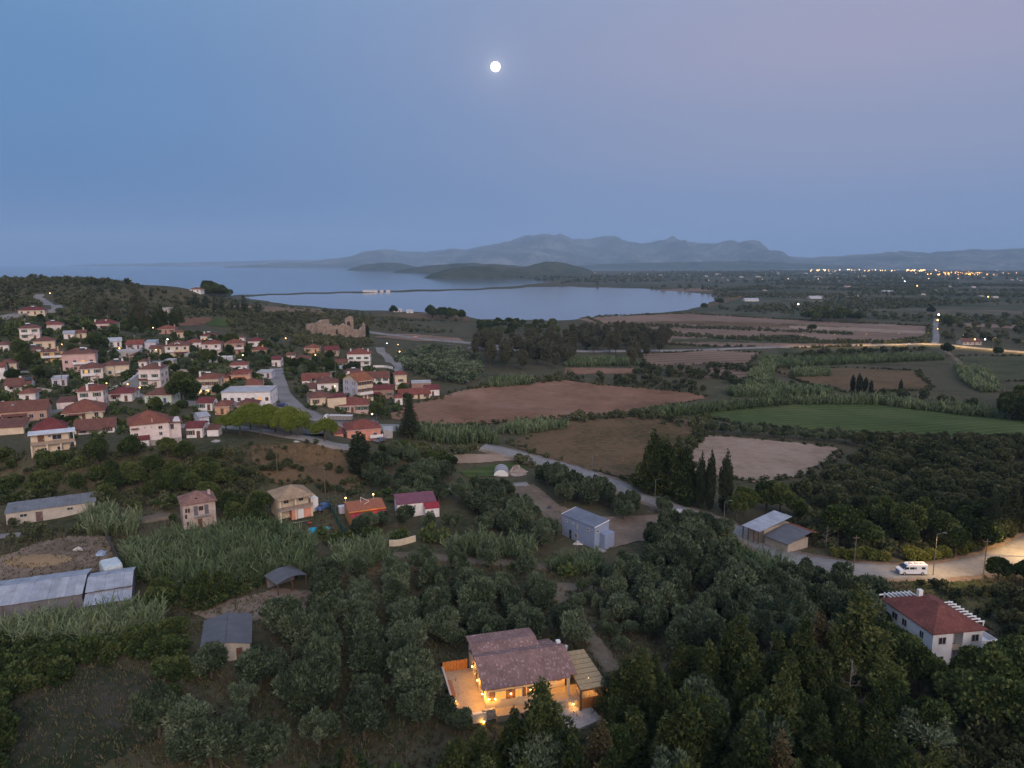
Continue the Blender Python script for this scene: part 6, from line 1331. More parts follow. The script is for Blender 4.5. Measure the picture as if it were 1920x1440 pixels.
# bank below the village and gardens
grove('broad', [(150,862),(330,858),(430,900),(420,950),(300,945),(200,925)], 4.2, .58, 'broadleaf_tree', 'dark leafy tree on the steep bank below the village', 'broadleaf tree', 'trees on the village bank', seed=31, jit=.9)
grove('bush', [(0,858),(160,858),(240,930),(180,938),(0,945)], 3.2, 1.2, 'bush', 'dark bush on the left part of the village bank', 'bush', 'bushes on the village bank', seed=32, jit=.9, density=.75)
grove('scrubbush', [(480,850),(560,840),(650,860),(690,905),(640,930),(560,905),(490,890)], 6.5, .8, 'shrub', 'small dark shrub dotting the dry slope below the pines', 'shrub', 'shrubs on the dry slope', seed=30, jit=.95, density=.6)
grove('bush', [(700,845),(760,838),(830,850),(860,870),(800,870),(730,862)], 4.0, 1.1, 'bush', 'dark bush at the back of the grove by the tiered pine', 'bush', 'bushes by the tiered pine', seed=301, jit=.9, density=.8)
grove('scrubbush', [(330,850),(480,850),(500,900),(460,930),(400,890)], 4.2, 1.0, 'shrub', 'dull shrub on the stony slope below the outbuilding', 'shrub', 'shrubs on the stony slope', seed=33, jit=.9, density=.6)
grove('broad', [(400,985),(440,960),(500,950),(510,985),(470,1005),(420,1005)], 4.6, .6, 'broadleaf_tree', 'leafy tree between the empty house and the tan roofed house', 'broadleaf tree', 'trees by the empty house', seed=34, jit=.8, hm=.3)
grove('broad', [(300,1090),(400,1100),(440,1125),(360,1150),(260,1140)], 4.4, .55, 'broadleaf_tree', 'dark tree in the thicket right of the metal sheds', 'broadleaf tree', 'thicket by the metal sheds', seed=35, jit=.8)
grove('bush', [(0,1210),(180,1215),(330,1190),(340,1215),(200,1250),(100,1285),(0,1320)], 2.8, 1.15, 'bush', 'dark bush in the belt below the reeds', 'bush', 'bushes below the reeds', seed=36, jit=.9)
grove('bush', [(-40,1300),(25,1310),(20,1420),(0,1480),(-60,1480)], 3.2, 1.3, 'bush', 'yellowish bush at the lower corner', 'bush', 'bushes at the lower corner', seed=37, jit=.9)
grove('bush', [(300,1240),(370,1230),(330,1300),(290,1290)], 3.0, 1.1, 'bush', 'bush at the edge of the bare grey patch', 'bush', 'bushes by the bare patch', seed=38, jit=.9)
for px, py, k in ((450,815,.95),(489,817,1.0),(517,812,.95),(533,820,.9),(546,815,1.0),(558,819,.85),(470,806,1.0),(425,812,.8),(505,803,.95)): tree('pine', P(px, py), k, 'umbrella_pine', 'bright green umbrella pine in the clump above the dry slope', 'pine', 'umbrella pines in the village', rg, zs=1.0*k)
tree('pine', P(609, 828), .78, 'umbrella_pine', 'single round headed pine standing apart from the clump', 'pine', None, rg, zs=1.05)
# village trees
for px, py, k, lab in ((345,758,1.25,'big brownish round tree beside the cafe house'),(178,662,1.05,'big dark green tree above the large pink house'),(435,652,.95,'very dark round tree behind the clay coloured house'),(40,672,.9,'wide dark tree at the upper left of the village'),(48,692,.9,'olive green tree beside the white cottage'),(78,712,.7,'round tree below the mustard house'),(620,700,.85,'brown leafed tree between the village gardens')): tree('broad', P(px, py), k, 'broadleaf_tree', lab, 'broadleaf tree', None, rg)
vg = scatter([(-60,640),(60,600),(200,625),(320,630),(480,640),(560,650),(700,690),(800,745),(720,790),(600,765),(420,790),(330,800),(120,830),(-60,800)], 9.5, .9, seed=41, hm=-2.2, rm=1.5)
rg = random.Random(9)
vg = vg.tolist(); rg.shuffle(vg)
for q in vg[:230]:
    k = rg.random()
    if k < .4: tree('broad', q, rg.uniform(.38, .66), 'broadleaf_tree', 'green garden tree growing between the village houses', 'broadleaf tree', 'village garden trees', rg)
    elif k < .62: tree('olive', q, rg.uniform(.75, 1.1), 'olive_tree', 'olive tree growing in a village garden', 'olive tree', 'village garden olives', rg)
    else: tree('bush', q, rg.uniform(.9, 1.5), 'bush', 'dark garden bush between the village houses', 'bush', 'village garden bushes', rg)
vh = scatter([(-60,650),(60,610),(200,630),(320,635),(480,645),(560,655),(700,690),(780,745),(720,790),(600,770),(420,795),(330,805),(120,830),(-60,800)], 3.6, .9, seed=42, hm=-2.0, rm=.6, density=.6)
merged('undergrowth', FARX, vh, .48, LEAF['broad'], 'low garden greenery between the village houses', 'undergrowth', 3)
# Norfolk pine
nf, n2 = P(769, 822), 15.0
rt = empty('norfolk_pine', tuple(nf)); tag(rt, 'tiered tall pine standing at the corner of the brown field', 'pine tree')
MB().tube((0, 0, -.5), (0, 0, 14), .3, .06, 8).build('trunk', BARK, rt)
lb = []
for i, z in enumerate(np.linspace(2.5, 13.6, 12)):
    r = 4.0 * (1 - z / 14.8) + .25
    for k in range(7):
        a_ = 6.283 * k / 7 + i * .4
        for f in (.45, .8): lb.append((math.cos(a_)*r*f, math.sin(a_)*r*f, z + .15*f, r*.24 + .12, r*.24 + .12, .3))
link('crown', quad_mesh('crown', *crown_mesh('c', lb, 3600, .5, .25, None, 5, up=.3, core=.7)[:2], LEAF['cypress'], crown_mesh('c', lb, 3600, .5, .25, None, 5, up=.3, core=.7)[2]), rt)
# woods behind the village and by the lagoon
WOOD = [((880,690),(900,640),(960,632),(1060,640),(1100,655),(1060,690),(960,700)), ((1060,640),(1130,620),(1250,640),(1255,660),(1190,668),(1090,660)), ((1180,660),(1215,660),(1215,690),(1180,690))]
for i, poly in enumerate(WOOD):
    for q in scatter(list(poly), 12, .9, seed=50 + i)[:60]: tree('gum', q, rg.uniform(.75, 1.15), 'gum_tree', ('tall tree in the wood belt behind the brown field', 'tall tree in the wood nearest the lagoon fields', 'tall tree standing at the end of the wood belt')[i], 'broadleaf tree', ('wood belt behind the field', 'wood by the lagoon fields', 'end of the wood belt')[i], rg)
for q in scatter([(895,612),(960,606),(1060,612),(1060,632),(960,632),(900,640)], 17, .9, seed=54)[:48]: tree('broad', q, rg.uniform(.8, 1.1), 'broadleaf_tree', 'round dark tree in the belt along the lagoon shore', 'broadleaf tree', 'tree belt on the lagoon shore', rg)
for q in scatter([(800,590),(830,590),(875,598),(870,604),(810,598)], 16, .9, seed=55): tree('broad', q, rg.uniform(1.1, 1.5), 'broadleaf_tree', 'large dark tree in the clump on the near lagoon shore', 'broadleaf tree', 'clump on the lagoon shore', rg)
for q in scatter([(1500,600),(1560,594),(1618,600),(1610,606),(1510,606)], 17, .9, seed=56): tree('broad', q, rg.uniform(1.2, 1.6), 'broadleaf_tree', 'tall dark tree in the block beyond the far stubble field', 'broadleaf tree', 'tree block beyond the stubble', rg)
for q in scatter([(385,556),(400,553),(432,556),(430,560),(390,561)], 20, .9, seed=57): tree('broad', q, rg.uniform(1.5, 2.0), 'broadleaf_tree', 'dark tree in the clump at the base of the sand spit', 'broadleaf tree', 'clump at the spit', rg)
for px, py, k, lab in ((1522,622,1.1,'lone round tree in the far stubble field'),(1775,668,.95,'tall tree at the lit road junction'),(1745,590,1.2,'lone tree beside the side road lamp'),(738,590,1.3,'tall thin tree by the lagoon near the sheds'),(1348,572,1.6,'dark tree at the corner of the lagoon'),(1320,582,1.3,'smaller tree at the corner of the lagoon'),(1870,668,.8,'dark tree hiding part of the lit road'),(1775,618,1.5,'big dark tree beside the side road'),(690,640,1.0,'dark conical tree at the end of the ruin')): tree('cypress' if 'conical' in lab else 'broad', P(px, py), k, 'broadleaf_tree' if 'conical' not in lab else 'cypress_tree', lab, 'tree', None, rg)
for px, py, k in ((1598,735,.85),(1610,738,1.0),(1622,736,.8),(1632,738,.7),(1688,735,.7)): tree('cypress', P(px, py), k, 'cypress_tree', 'small dark cypress in the clump behind the green meadow', 'cypress', 'cypresses behind the meadow', rg)
grove('broad', [(1870,775),(1930,760),(1990,770),(1990,800),(1890,795)], 8, .95, 'broadleaf_tree', 'dark tree at the right end of the green meadow', 'broadleaf tree', 'trees at the meadow end', seed=58)
grove('conifer', [(240,600),(330,588),(345,600),(320,625),(250,628)], 10, .9, 'conifer_tree', 'dark tree in the wood just above the village', 'conifer', 'wood above the village', seed=59, jit=.9)
grove('gum', [(150,592),(240,580),(300,582),(260,608),(165,612)], 11, .72, 'gum_tree', 'brownish tree on the wooded slope above the village', 'broadleaf tree', 'wooded slope above the village', seed=60, jit=.9)
# reed beds
def reeds(poly, sp, sc, label, near=True, seed=1, density=.95):
    pts = scatter(poly, sp, .9, 0, seed, density=density, rm=.3, hm=-.3); merged('reeds', REEDN if near else REEDF, pts, sc, LEAF['reed'], label, 'reeds', seed)
reeds([(235,1050),(330,1018),(450,1005),(545,1008),(590,1030),(590,1080),(480,1095),(360,1118),(255,1090)], 1.15, 1.0, 'wide bed of tall pale green reeds in front of the empty house', seed=1)
reeds([(-40,1175),(150,1165),(300,1150),(305,1185),(180,1212),(-40,1225)], 1.05, .85, 'bed of reeds in front of the metal sheds', seed=2)
reeds([(150,1000),(180,965),(255,985),(265,1000),(220,1010)], 1.5, 1.0, 'reeds at the end of the long barn', seed=3)
reeds([(620,1050),(650,1032),(715,1028),(735,1050),(700,1065),(640,1070)], 1.4, .9, 'round clump of reeds before the orange house', seed=4)
reeds([(840,1028),(900,1020),(1000,1035),(1005,1052),(930,1050),(850,1045)], 1.5, .95, 'strip of reeds below the slanting olive rows', seed=5)
reeds([(1000,1062),(1060,1052),(1120,1058),(1130,1078),(1050,1078)], 1.5, .9, 'reeds at the foot of the grey box house', seed=6)
reeds([(1290,1050),(1350,1048),(1430,1052),(1475,1066),(1470,1082),(1380,1080),(1300,1072)], 1.45, .95, 'bright reeds beside the country road bend', seed=7)
FR = [([(1190,782),(1300,768),(1420,757),(1480,750),(1490,760),(1400,768),(1300,778),(1220,787)], 'reed hedge along the near side of the green meadow'),
      ([(1480,752),(1640,750),(1800,768),(1960,785),(1960,793),(1800,780),(1640,760),(1500,760)], 'long reed hedge along the far side of the green meadow'),
      ([(1395,745),(1400,715),(1420,690),(1430,672),(1460,675),(1450,700),(1440,730),(1450,748)], 'curving reed bed running between the brown plots'),
      ([(1360,735),(1450,726),(1560,735),(1560,742),(1460,744),(1370,745)], 'reed strip crossing below the brown pasture'),
      ([(1450,678),(1620,672),(1760,668),(1770,676),(1620,682),(1460,690)], 'long reed hedge below the far lit road'),
      ([(1480,700),(1550,697),(1560,706),(1490,708)], 'short block of reeds in the pasture'),
      ([(1060,676),(1180,678),(1200,686),(1060,688)], 'pale reed strip by the end of the tree belt'),
      ([(930,812),(960,802),(1060,798),(1065,806),(960,818)], 'row of reeds dividing the two brown fields'),
      ([(740,812),(830,808),(920,815),(940,840),(860,838),(780,825)], 'reed thicket beside the tiered pine'),
      ([(900,722),(940,712),(1010,714),(1000,722),(930,728)], 'reeds at the back corner of the red field'),
      ([(1790,690),(1850,700),(1880,735),(1840,738),(1800,715)], 'reed bed beside the pale farm path')]
for i, (poly, lab) in enumerate(FR): reeds(poly, 1.55, .85, lab, False, 20 + i)
# hedges, scrub and far cover (uncountable)
def cover(name, polys, sp, sc, leaf, label, cat, seed, protos=FARB, density=.9, rm=1.0, ymax=1e9, patch=0):
    allp = np.concatenate([scatter(pl, sp, .95, 0, seed + i, density=density, rm=rm, hm=-1.0, ymax=ymax, patch=patch) for i, pl in enumerate(polys)]); merged(name, protos, allp, sc, LEAF[leaf], label, cat, seed); return len(allp)
cover('hillside_scrub', [[(-120,545),(0,523),(100,518),(180,520),(250,535),(330,552),(420,562),(500,580),(460,600),(380,595),(300,605),(200,612),(120,600),(-120,640)]], 6.0, .8, 'scrub', 'dense dark scrub covering the hill above the village', 'scrub', 60, protos=FARX, rm=4.5, ymax=1050)
cover('hillside_trees', [[(-120,545),(0,524),(100,519),(180,521),(250,536),(330,553),(420,564),(380,590),(200,580),(-120,600)]], 24, 1.25, 'scrub', 'darker trees dotted over the hill above the village', 'trees', 61, density=.6, rm=5, ymax=1050)
cover('woodland', [[(420,590),(560,590),(700,600),(700,618),(560,632),(480,635),(430,620)], [(560,632),(690,640),(700,652),(620,658),(540,650)]], 5.6, .85, 'scrub', 'olive scrub around the ancient ruin', 'woodland', 62, density=.9, ymax=1000)
cover('far_woodland', [[(430,562),(560,578),(700,588),(800,592),(870,604),(900,625),(760,625),(640,610),(520,600)]], 9, .8, 'scrub', 'scattered scrub on the flats by the lagoon', 'woodland', 64, density=.8, protos=FARX, ymax=1500, patch=40)
cover('far_woodland', [[(1340,545),(1480,530),(1700,528),(1960,532),(1960,600),(1740,606),(1620,598),(1490,594),(1380,586),(1330,575)]], 15, 1.35, 'scrub', 'patchwork of dark trees across the middle plain', 'woodland', 66, density=.95, protos=FARX, patch=75, rm=4)
cover('far_woodland', [[(1040,536),(1100,518),(1250,510),(1480,508),(1700,509),(1960,511),(1960,530),(1500,529),(1320,546),(1200,540)]], 46, 2.6, 'scrub', 'far dark tree cover stretching to the town', 'woodland', 68, density=.95, protos=FARX, patch=190)
cover('far_woodland', [[(806,515),(850,500),(920,497),(1000,503),(1080,512),(1080,530),(1030,528),(920,520)]], 32, 1.8, 'scrub', 'low wood on the neck of the peninsula', 'woodland', 70, density=.9, protos=FARX, ymax=5000, patch=90)
cover('hedge', [[(1240,622),(1330,630),(1500,640),(1640,640),(1740,640),(1740,645),(1500,645),(1240,630)], [(1140,606),(1290,612),(1440,618),(1600,626),(1600,629),(1440,622),(1280,616),(1140,610)], [(1410,632),(1490,632),(1540,640),(1420,638)], [(1530,664),(1640,668),(1700,674),(1640,676),(1530,670)]], 4.6, .62, 'scrub', 'dark hedges dividing the far stubble fields', 'hedge', 72, density=.92, protos=FARX)
cover('hedge', [[(1300,695),(1330,686),(1420,694),(1420,700),(1330,694)], [(1200,690),(1330,700),(1420,720),(1560,730),(1560,735),(1410,728),(1320,712),(1190,704)], [(1040,712),(1190,706),(1290,722),(1340,738),(1290,736),(1140,722)], [(1470,668),(1600,660),(1740,655),(1740,660),(1600,666),(1480,676)], [(1600,740),(1720,745),(1880,765),(1880,772),(1720,752),(1600,748)]], 5.5, .8, 'scrub', 'dark bushes along the ditches of the near fields', 'hedge', 74, density=.8)
cover('hedge', [[(960,716),(1060,706),(1060,716),(980,722)], [(1060,784),(1190,778),(1290,792),(1330,785),(1330,800),(1290,860),(1275,860),(1300,810),(1190,786),(1080,794)], [(1060,872),(1190,912),(1290,950),(1290,958),(1190,922),(1060,880)], [(960,850),(1050,862),(1060,872),(1010,880),(960,868)], [(760,840),(860,846),(950,838),(960,850),(860,856),(770,860)]], 3.6, .62, 'scrub', 'bushy margins of the brown stubble field', 'hedge', 76, density=.8)
cover('hedge', [[(700,860),(740,835),(800,850),(840,870),(760,868)], [(1000,895),(1060,885),(1090,896),(1020,912)], [(640,940),(760,925),(850,925),(840,935),(760,940),(650,955)], [(590,1010),(700,1010),(850,1008),(860,1022),(740,1022),(600,1030)], [(780,1055),(1000,1066),(1110,1080),(1110,1092),(990,1075),(790,1065)], [(240,945),(330,945),(330,985),(260,985)]], 3.0, .55, 'broad', 'green bushes along the lanes behind the groves', 'hedge', 78, density=.75)
cover('far_woodland', [[(1740,606),(1960,600),(1960,655),(1840,648),(1780,640),(1740,635)]], 13, 1.25, 'scrub', 'dark trees and hedges beyond the lit junction', 'woodland', 80, density=.6, rm=3)
cover('hillside_scrub', [[(-100,600),(0,605),(60,598),(120,595),(130,612),(60,622),(-100,650)], [(100,582),(140,580),(240,600),(240,620),(150,622)]], 6, .9, 'broad', 'green scrub on the slope below the hill road', 'scrub', 82, density=.8)
cover('far_conifers', [[(360,578),(420,580),(500,588),(500,596),(420,592),(370,588)], [(560,596),(600,592),(590,602),(560,604)], [(250,556),(300,556),(310,566),(260,566)]], 15, 1.25, 'cypress', 'row of dark conifers between the hill and the lagoon', 'conifers', 84, protos=FARC, density=.8)
if len(rest): merged('orchard_trees', FARB, rest, 1.0, LEAF['orchard'], 'far rows of the dark orchard behind the road', 'fruit trees', 86)
cover('undergrowth', [[(0,850),(240,845),(430,845),(490,880),(470,940),(330,960),(180,942),(0,950)], [(0,988),(150,990),(240,1000),(200,1006),(120,1004),(0,1030)]], 2.3, .45, 'scrub', 'tangled undergrowth on the bank below the village', 'undergrowth', 110, density=.8, rm=.2)
cover('undergrowth', [[(240,1075),(300,1090),(420,1095),(500,1080),(520,1100),(440,1130),(360,1155),(250,1150)], [(0,1195),(180,1200),(320,1180),(360,1200),(320,1240),(200,1240),(100,1280),(0,1320)], [(300,1225),(370,1215),(420,1240),(330,1310),(290,1300)]], 1.9, .42, 'broad', 'dark undergrowth around the reeds and metal sheds', 'undergrowth', 112, density=.8, rm=.2)
cover('undergrowth', [[(1440,1012),(1560,1030),(1640,1048),(1760,1050),(1850,1035),(1940,995),(1940,975),(1800,985),(1640,975),(1500,960)], [(1280,1000),(1400,1010),(1440,1035),(1400,1060),(1300,1060)]], 2.4, .5, 'scrub', 'weedy undergrowth along the roadside thicket', 'undergrowth', 114, density=.8, rm=1.6)
cover('undergrowth', [[(1690,1095),(1840,1098),(1960,1110),(1960,1240),(1880,1210),(1780,1130)], [(1640,1240),(1960,1260),(1960,1700),(1700,1700),(1640,1400)]], 2.2, .34, 'scrub', 'rough weeds on the slopes around the white house', 'undergrowth', 116, density=.55, rm=.6)
cover('undergrowth', [[(600,1100),(1000,1075),(1060,1150),(1100,1220),(850,1240),(850,1330),(780,1400),(600,1460),(380,1480),(300,1440),(480,1240),(600,1200)]], 2.0, .2, 'scrub', 'low weeds between the olive rows', 'undergrowth', 118, density=.4, rm=.2, protos=FARX)
cover('undergrowth', [[(560,1460),(760,1440),(860,1420),(1090,1400),(1100,1500),(1000,1640),(560,1640)]], 2.0, .5, 'broad', 'dark thicket below the villa entrance', 'undergrowth', 120, density=.8, rm=.2)
def margin(poly, sp, sc, label, seed):
    rng = np.random.default_rng(seed); pts = []
    for i in range(len(poly)):
        a_, b_ = P(*poly[i]), P(*poly[(i + 1) % len(poly)]); n_ = int((b_ - a_).length / sp)
        for j in range(n_):
            if rng.random() < .35 + .35 * math.sin(j * sp / 9.0 + i): continue
            q = a_.lerp(b_, j / n_); x, y = q.x + rng.normal(0, .9), q.y + rng.normal(0, .9); pts.append((x, y, float(ground(x, y))))
    pts = clear(pts, 0, .4); merged('weeds', FARX, pts, sc, LEAF['scrub'], label, 'weeds', seed)
for i, k in enumerate((0, 1, 2, 3, 4, 5, 8, 9, 10)): margin(FIELDS[k][1], .9, .3 if k != 4 else .5, 'ragged weeds along the edge of the ' + FIELDS[k][4], 130 + i)
cover('undergrowth', [[(1930,1095),(2300,1080),(2300,1700),(1930,1700)], [(-60,1000),(-60,1500),(-320,1500),(-320,960)]], 3.2, .75, 'scrub', 'scrubby cover at both outer edges of the groves', 'undergrowth', 124, density=.8, rm=.8)
# rough grass close to the camera
gp = np.concatenate([scatter([(-60,1440),(-60,1010),(230,1000),(500,1090),(640,1040),(1060,1040),(1200,1080),(1960,1080),(1960,1440)], .85, 1.0, 0, 90, density=.85, rm=.0, patch=0)])
half = RNG.random(len(gp)) < .5
merged('grass', GRASS, gp[half], 1.0, LEAF['scrub'], 'green weeds under the foreground groves', 'grass', 95)
gp = gp[~half]
merged('grass', GRASS, gp, 1.1, LEAF['dry'], 'rough dry grass under the foreground groves', 'grass', 91)
gp = scatter([(0,860),(480,830),(640,835),(700,900),(640,1000),(300,1000),(0,1000)], 1.2, 1.0, 0, 92, density=.8, patch=7)
merged('grass', GRASS, gp, 1.3, LEAF['dry'], 'dry grass on the slope and bank below the village', 'grass', 93)

drape('plain', [(1130,586),(1340,552),(1300,546),(1210,540),(1100,534),(1060,528),(1120,516),(1260,509),(1500,507.6),(1800,508),(2100,509),(2100,640),(1900,606),(1750,604),(1620,598),(1490,597),(1290,585)], ground_mat('dark farmed plain', [(.25, (.028, .036, .02)), (.45, (.052, .06, .032)), (.6, (.085, .08, .05)), (.75, (.15, .12, .085))], s1=.0045, s2=.02, bump=0), .14, 'dark patchwork plain between the lagoon and the town', 'plain', jit=0, step=.02)

# ------------------------------------------------------------------ vehicles
def wheel(parent, x, y, r, w, ang=0):
    t = MB().tube((0, -w/2, 0), (0, w/2, 0), r, n=16).build('wheel', plain('tyre rubber', (.03, .03, .03)), parent, (x, y, r)); MB().tube((0, -w/2-.01, 0), (0, w/2+.01, 0), r*.58, n=12).build('rim', plain('alloy rim', (.45, .45, .47), metal=.5, rough=.4), t)
def body(prof, w, tuck, mat, parent, name='body'):
    """side profile (x, z) swept across the width, sides tucked in above the waist"""
    zs = [z for x, z in prof]; zt = max(zs); zb = min(zs); mb = MB(); rings = []
    for s in (-1, -.9, .9, 1):
        k = .97 if abs(s) == 1 else 1.0
        rings.append([(x * (1 if abs(s) < 1 else .99), s * (w/2 - tuck * max(0, (z - zb) / (zt - zb) - .45)), zb + (z - zb) * k) for x, z in prof])
    return mb.rings(rings).build(name, mat, parent)
HEAD = plain('headlamp glass', (.7, .7, .72), rough=.2); TAIL = emit('tail light', (1, .03, .02), 6.0); CGL = plain('car glass', (.03, .035, .045), rough=.1, spec=.6)
def car(px, py, heading, col, label, lit=False, big=1.0):
    p_ = P(px, py); r = empty('parked_car' if not lit else 'car', (p_.x, p_.y, p_.z + .3), heading, (big,)*3); tag(r, label, 'car')
    body([(-2.1,.35),(-2.1,.85),(-1.95,.98),(-1.2,1.02),(-.55,1.45),(.9,1.48),(1.75,1.05),(2.08,.98),(2.12,.4)], 1.75, .3, plain('car paint ' + label[:12], col, rough=.3, noise=.03, spec=.6), r)
    for s in (-1, 1):
        MB().add([(-1.05,s*.80,1.04),(1.5,s*.80,1.06),(.85,s*.72,1.4),(-.5,s*.72,1.38)], [(0,1,2,3)]).build('side_window', CGL, r)
        MB().box(-2.14,-2.09,s*.6-.16,s*.6+.16,.62,.8).build('headlight', HEAD, r); MB().box(2.09,2.15,s*.62-.14,s*.62+.14,.68,.86).build('tail_light', TAIL if lit else plain('red lens', (.3,.03,.03)), r)
        for x_ in (-1.3, 1.3): wheel(r, x_, s*.8, .32, .2)
    MB().add([(-1.2,-.68,1.05),(-1.2,.68,1.05),(-.58,.6,1.455),(-.58,-.6,1.455)], [(0,1,2,3)]).build('windscreen', CGL, r, (-.03, 0, .01)); MB().add([(1.68,-.68,1.1),(1.68,.68,1.1),(.95,.6,1.48),(.95,-.6,1.48)], [(3,2,1,0)]).build('rear_window', CGL, r, (.04, 0, .01))
    return r
# white camper van on the lit road
c = ROADS['main']; p_ = P(1706, 1077); i0 = int(np.argmin(np.hypot(c[:,0]-p_.x, c[:,1]-p_.y))); tg = c[i0+3]-c[i0-3]
van = empty('parked_van', (p_.x, p_.y - .3, p_.z + .36), math.atan2(tg[1], tg[0]), (.92,)*3); tag(van, 'white high roofed camper van parked on the lamplit road', 'van')
body([(-2.95,.35),(-3.0,.8),(-2.85,1.1),(-2.1,1.35),(-1.35,2.15),(-1.0,2.35),(2.9,2.4),(3.0,2.2),(3.0,.35)], 2.05, .22, plain('white van paint', (.72,.72,.74), rough=.35, noise=.03), van)
for s in (-1, 1):
    for x0, x1 in ((-1.9,-1.05), (-.85,.15), (.3,.55), (1.7,2.5)): MB().box(x0, x1, s*1.0-.02, s*1.0+.02, 1.35, 1.85).build('side_window', CGL, van)
    MB().box(-3.02,-2.9,s*.7-.2,s*.7+.2,.85,1.1).build('headlight', HEAD, van); MB().box(2.98,3.04,s*.85-.08,s*.85+.08,.9,1.6).build('tail_light', plain('red lens', (.3,.03,.03)), van)
    for x_ in (-1.95, 1.95): wheel(van, x_, s*.93, .36, .24)
    MB().box(-2.05,-1.9,s*1.2-.08,s*1.2+.08,1.35,1.65).build('mirror', CGL, van)
MB().add([(-2.13,-.88,1.38),(-2.13,.88,1.38),(-1.4,.8,2.14),(-1.4,-.8,2.14)], [(0,1,2,3)]).build('windscreen', CGL, van, (-.03,0,.01)); MB().box(-3.03,-2.96,-.7,.7,.5,.85).build('bumper', plain('blue bumper', (.05,.09,.2)), van)
for x_ in (-.4, .9, 2.0): MB().box(x_-.3, x_+.3, -.3, .3, 2.37, 2.48).build('roof_vent', plain('vent', (.5,.45,.43)), van)
# articulated truck
c = ROADS['village']; pt = P(636, 793); i0 = int(np.argmin(np.hypot(c[:,0]-pt.x, c[:,1]-pt.y))); tg = c[min(i0+2, len(c)-1)]-c[i0-2]; th = math.atan2(tg[1], tg[0])
tk = empty('truck', (pt.x, pt.y, pt.z + .35), th, (.74,)*3); tag(tk, 'white articulated truck with a long grey tipper trailer', 'truck')
WTR = plain('white cab paint', (.7,.71,.74), rough=.35, noise=.03)
body([(-7.4,.6),(-7.45,1.8),(-7.2,2.9),(-6.8,3.5),(-5.6,3.75),(-5.5,.6)], 2.45, .15, WTR, tk, 'cab'); MB().box(-7.47,-7.3,-1.0,1.0,1.9,2.8).build('windscreen', CGL, tk)
for s in (-1, 1): MB().box(-7.0,-6.3,s*1.2-.03,s*1.2+.03,1.9,2.7).build('side_window', CGL, tk)
MB().box(-5.4, 6.6, -.5, .5, .85, 1.15).build('chassis', plain('black chassis', (.04,.04,.04)), tk)
tb = MB(); tb.rings([[(x, s*(1.05 if z < 2 else 1.25), z) for x, z in ((-4.7,1.2),(-4.8,3.3),(6.6,3.3),(6.3,1.2))] for s in (-1, 1)]); tb.build('trailer', plain('grey trailer side', (.30,.28,.27), noise=.15), tk)
MB().box(-4.8, 6.6, -1.28, 1.28, 3.31, 3.42).build('trailer_cover', plain('white tarp cover', (.62,.61,.6), noise=.06), tk)
for i in range(7): MB().box(-4.2+i*1.7,-4.05+i*1.7,-1.32,-1.255,1.6,3.3).build('rib', plain('grey rib', (.24,.23,.22)), tk)
for x_ in (-6.7,-5.2,3.4,4.6,5.8):
    for s in (-1, 1): wheel(tk, x_, s*1.0, .5, .35)
ct = ROADS['village']
car(529, 764, R(165), (.04,.05,.12), 'dark blue car with red tail lights glowing on the village road', True)
car(698, 797, R(15), (.08,.16,.28), 'blue car standing behind the truck'); car(713, 830, R(60), (.12,.13,.17), 'dark grey car parked beside the coral house')
car(606, 957, R(70), (.05,.10,.25), 'blue car parked beside the tan roofed house'); car(1272, 968, R(-25), (.5,.5,.52), 'pale car half hidden under the dark conifers')
car(410, 765, R(10), (.35,.45,.55), 'pale blue car parked below the long flat building'); car(218, 800, R(20), (.1,.1,.11), 'dark car parked beside the white bank house'); car(408, 672, R(10), (.6,.6,.62), 'white car parked below the clay coloured house')
car(1704, 648, R(178), (.5,.5,.5), 'pale car driving along the far lit road', True); car(778, 634, R(-8), (.5,.3,.25), 'small car on the highway behind the ruin', True); car(1757, 605, R(85), (.3,.3,.3), 'car with red tail lights on the side road', True)
for i, px in enumerate((420, 431)):
    p_ = P(px, 679); o = empty('container', (p_.x, p_.y, p_.z), R(8)); tag(o, ('first white storage container below the clay coloured house', 'second white storage container nearer the street')[i], 'container')
    MB().box(-1.2,1.2,0,2.4,0,3.0).build('box', WHITE, o); MB().box(-1.0,1.0,-.03,-.004,.3,2.7).build('door', plain('grey door', (.45,.45,.5)), o)
# paddling pools and chairs by the half built house
for px, py, lab, cl in ((587,997,'round turquoise paddling pool beside the half built house', (.02,.35,.55)), (612,991,'flat blue float lying beside the half built house', (.02,.42,.6)), (581,985,'small red plastic table by the half built house', (.4,.04,.05))):
    p_ = P(px, py); o = empty('paddling_pool' if 'pool' in lab else ('pool_float' if 'float' in lab else 'garden_table'), (p_.x, p_.y, p_.z)); tag(o, lab, 'toy' if 'table' not in lab else 'table')
    mt_ = plain('plastic ' + lab[:10], cl, rough=.4, noise=.05); n_ = 18
    if 'table' in lab: MB().tube((0,0,.65),(0,0,.7),.5,n=14).build('top', mt_, o); MB().tube((0,0,-.1),(0,0,.65),.08,n=6).build('leg', mt_, o)
    else:
        hh_ = .7 if 'pool' in lab else .2; rr2 = 1.0 if 'pool' in lab else .8
        MB().rings([[(r_*math.cos(6.283*i/n_), r_*math.sin(6.283*i/n_), z) for i in range(n_)] for r_, z in ((rr2,-.1),(rr2*1.06,hh_*.5),(rr2,hh_),(rr2*.85,hh_),(rr2*.8,hh_*.4))]).build('ring', mt_, o)

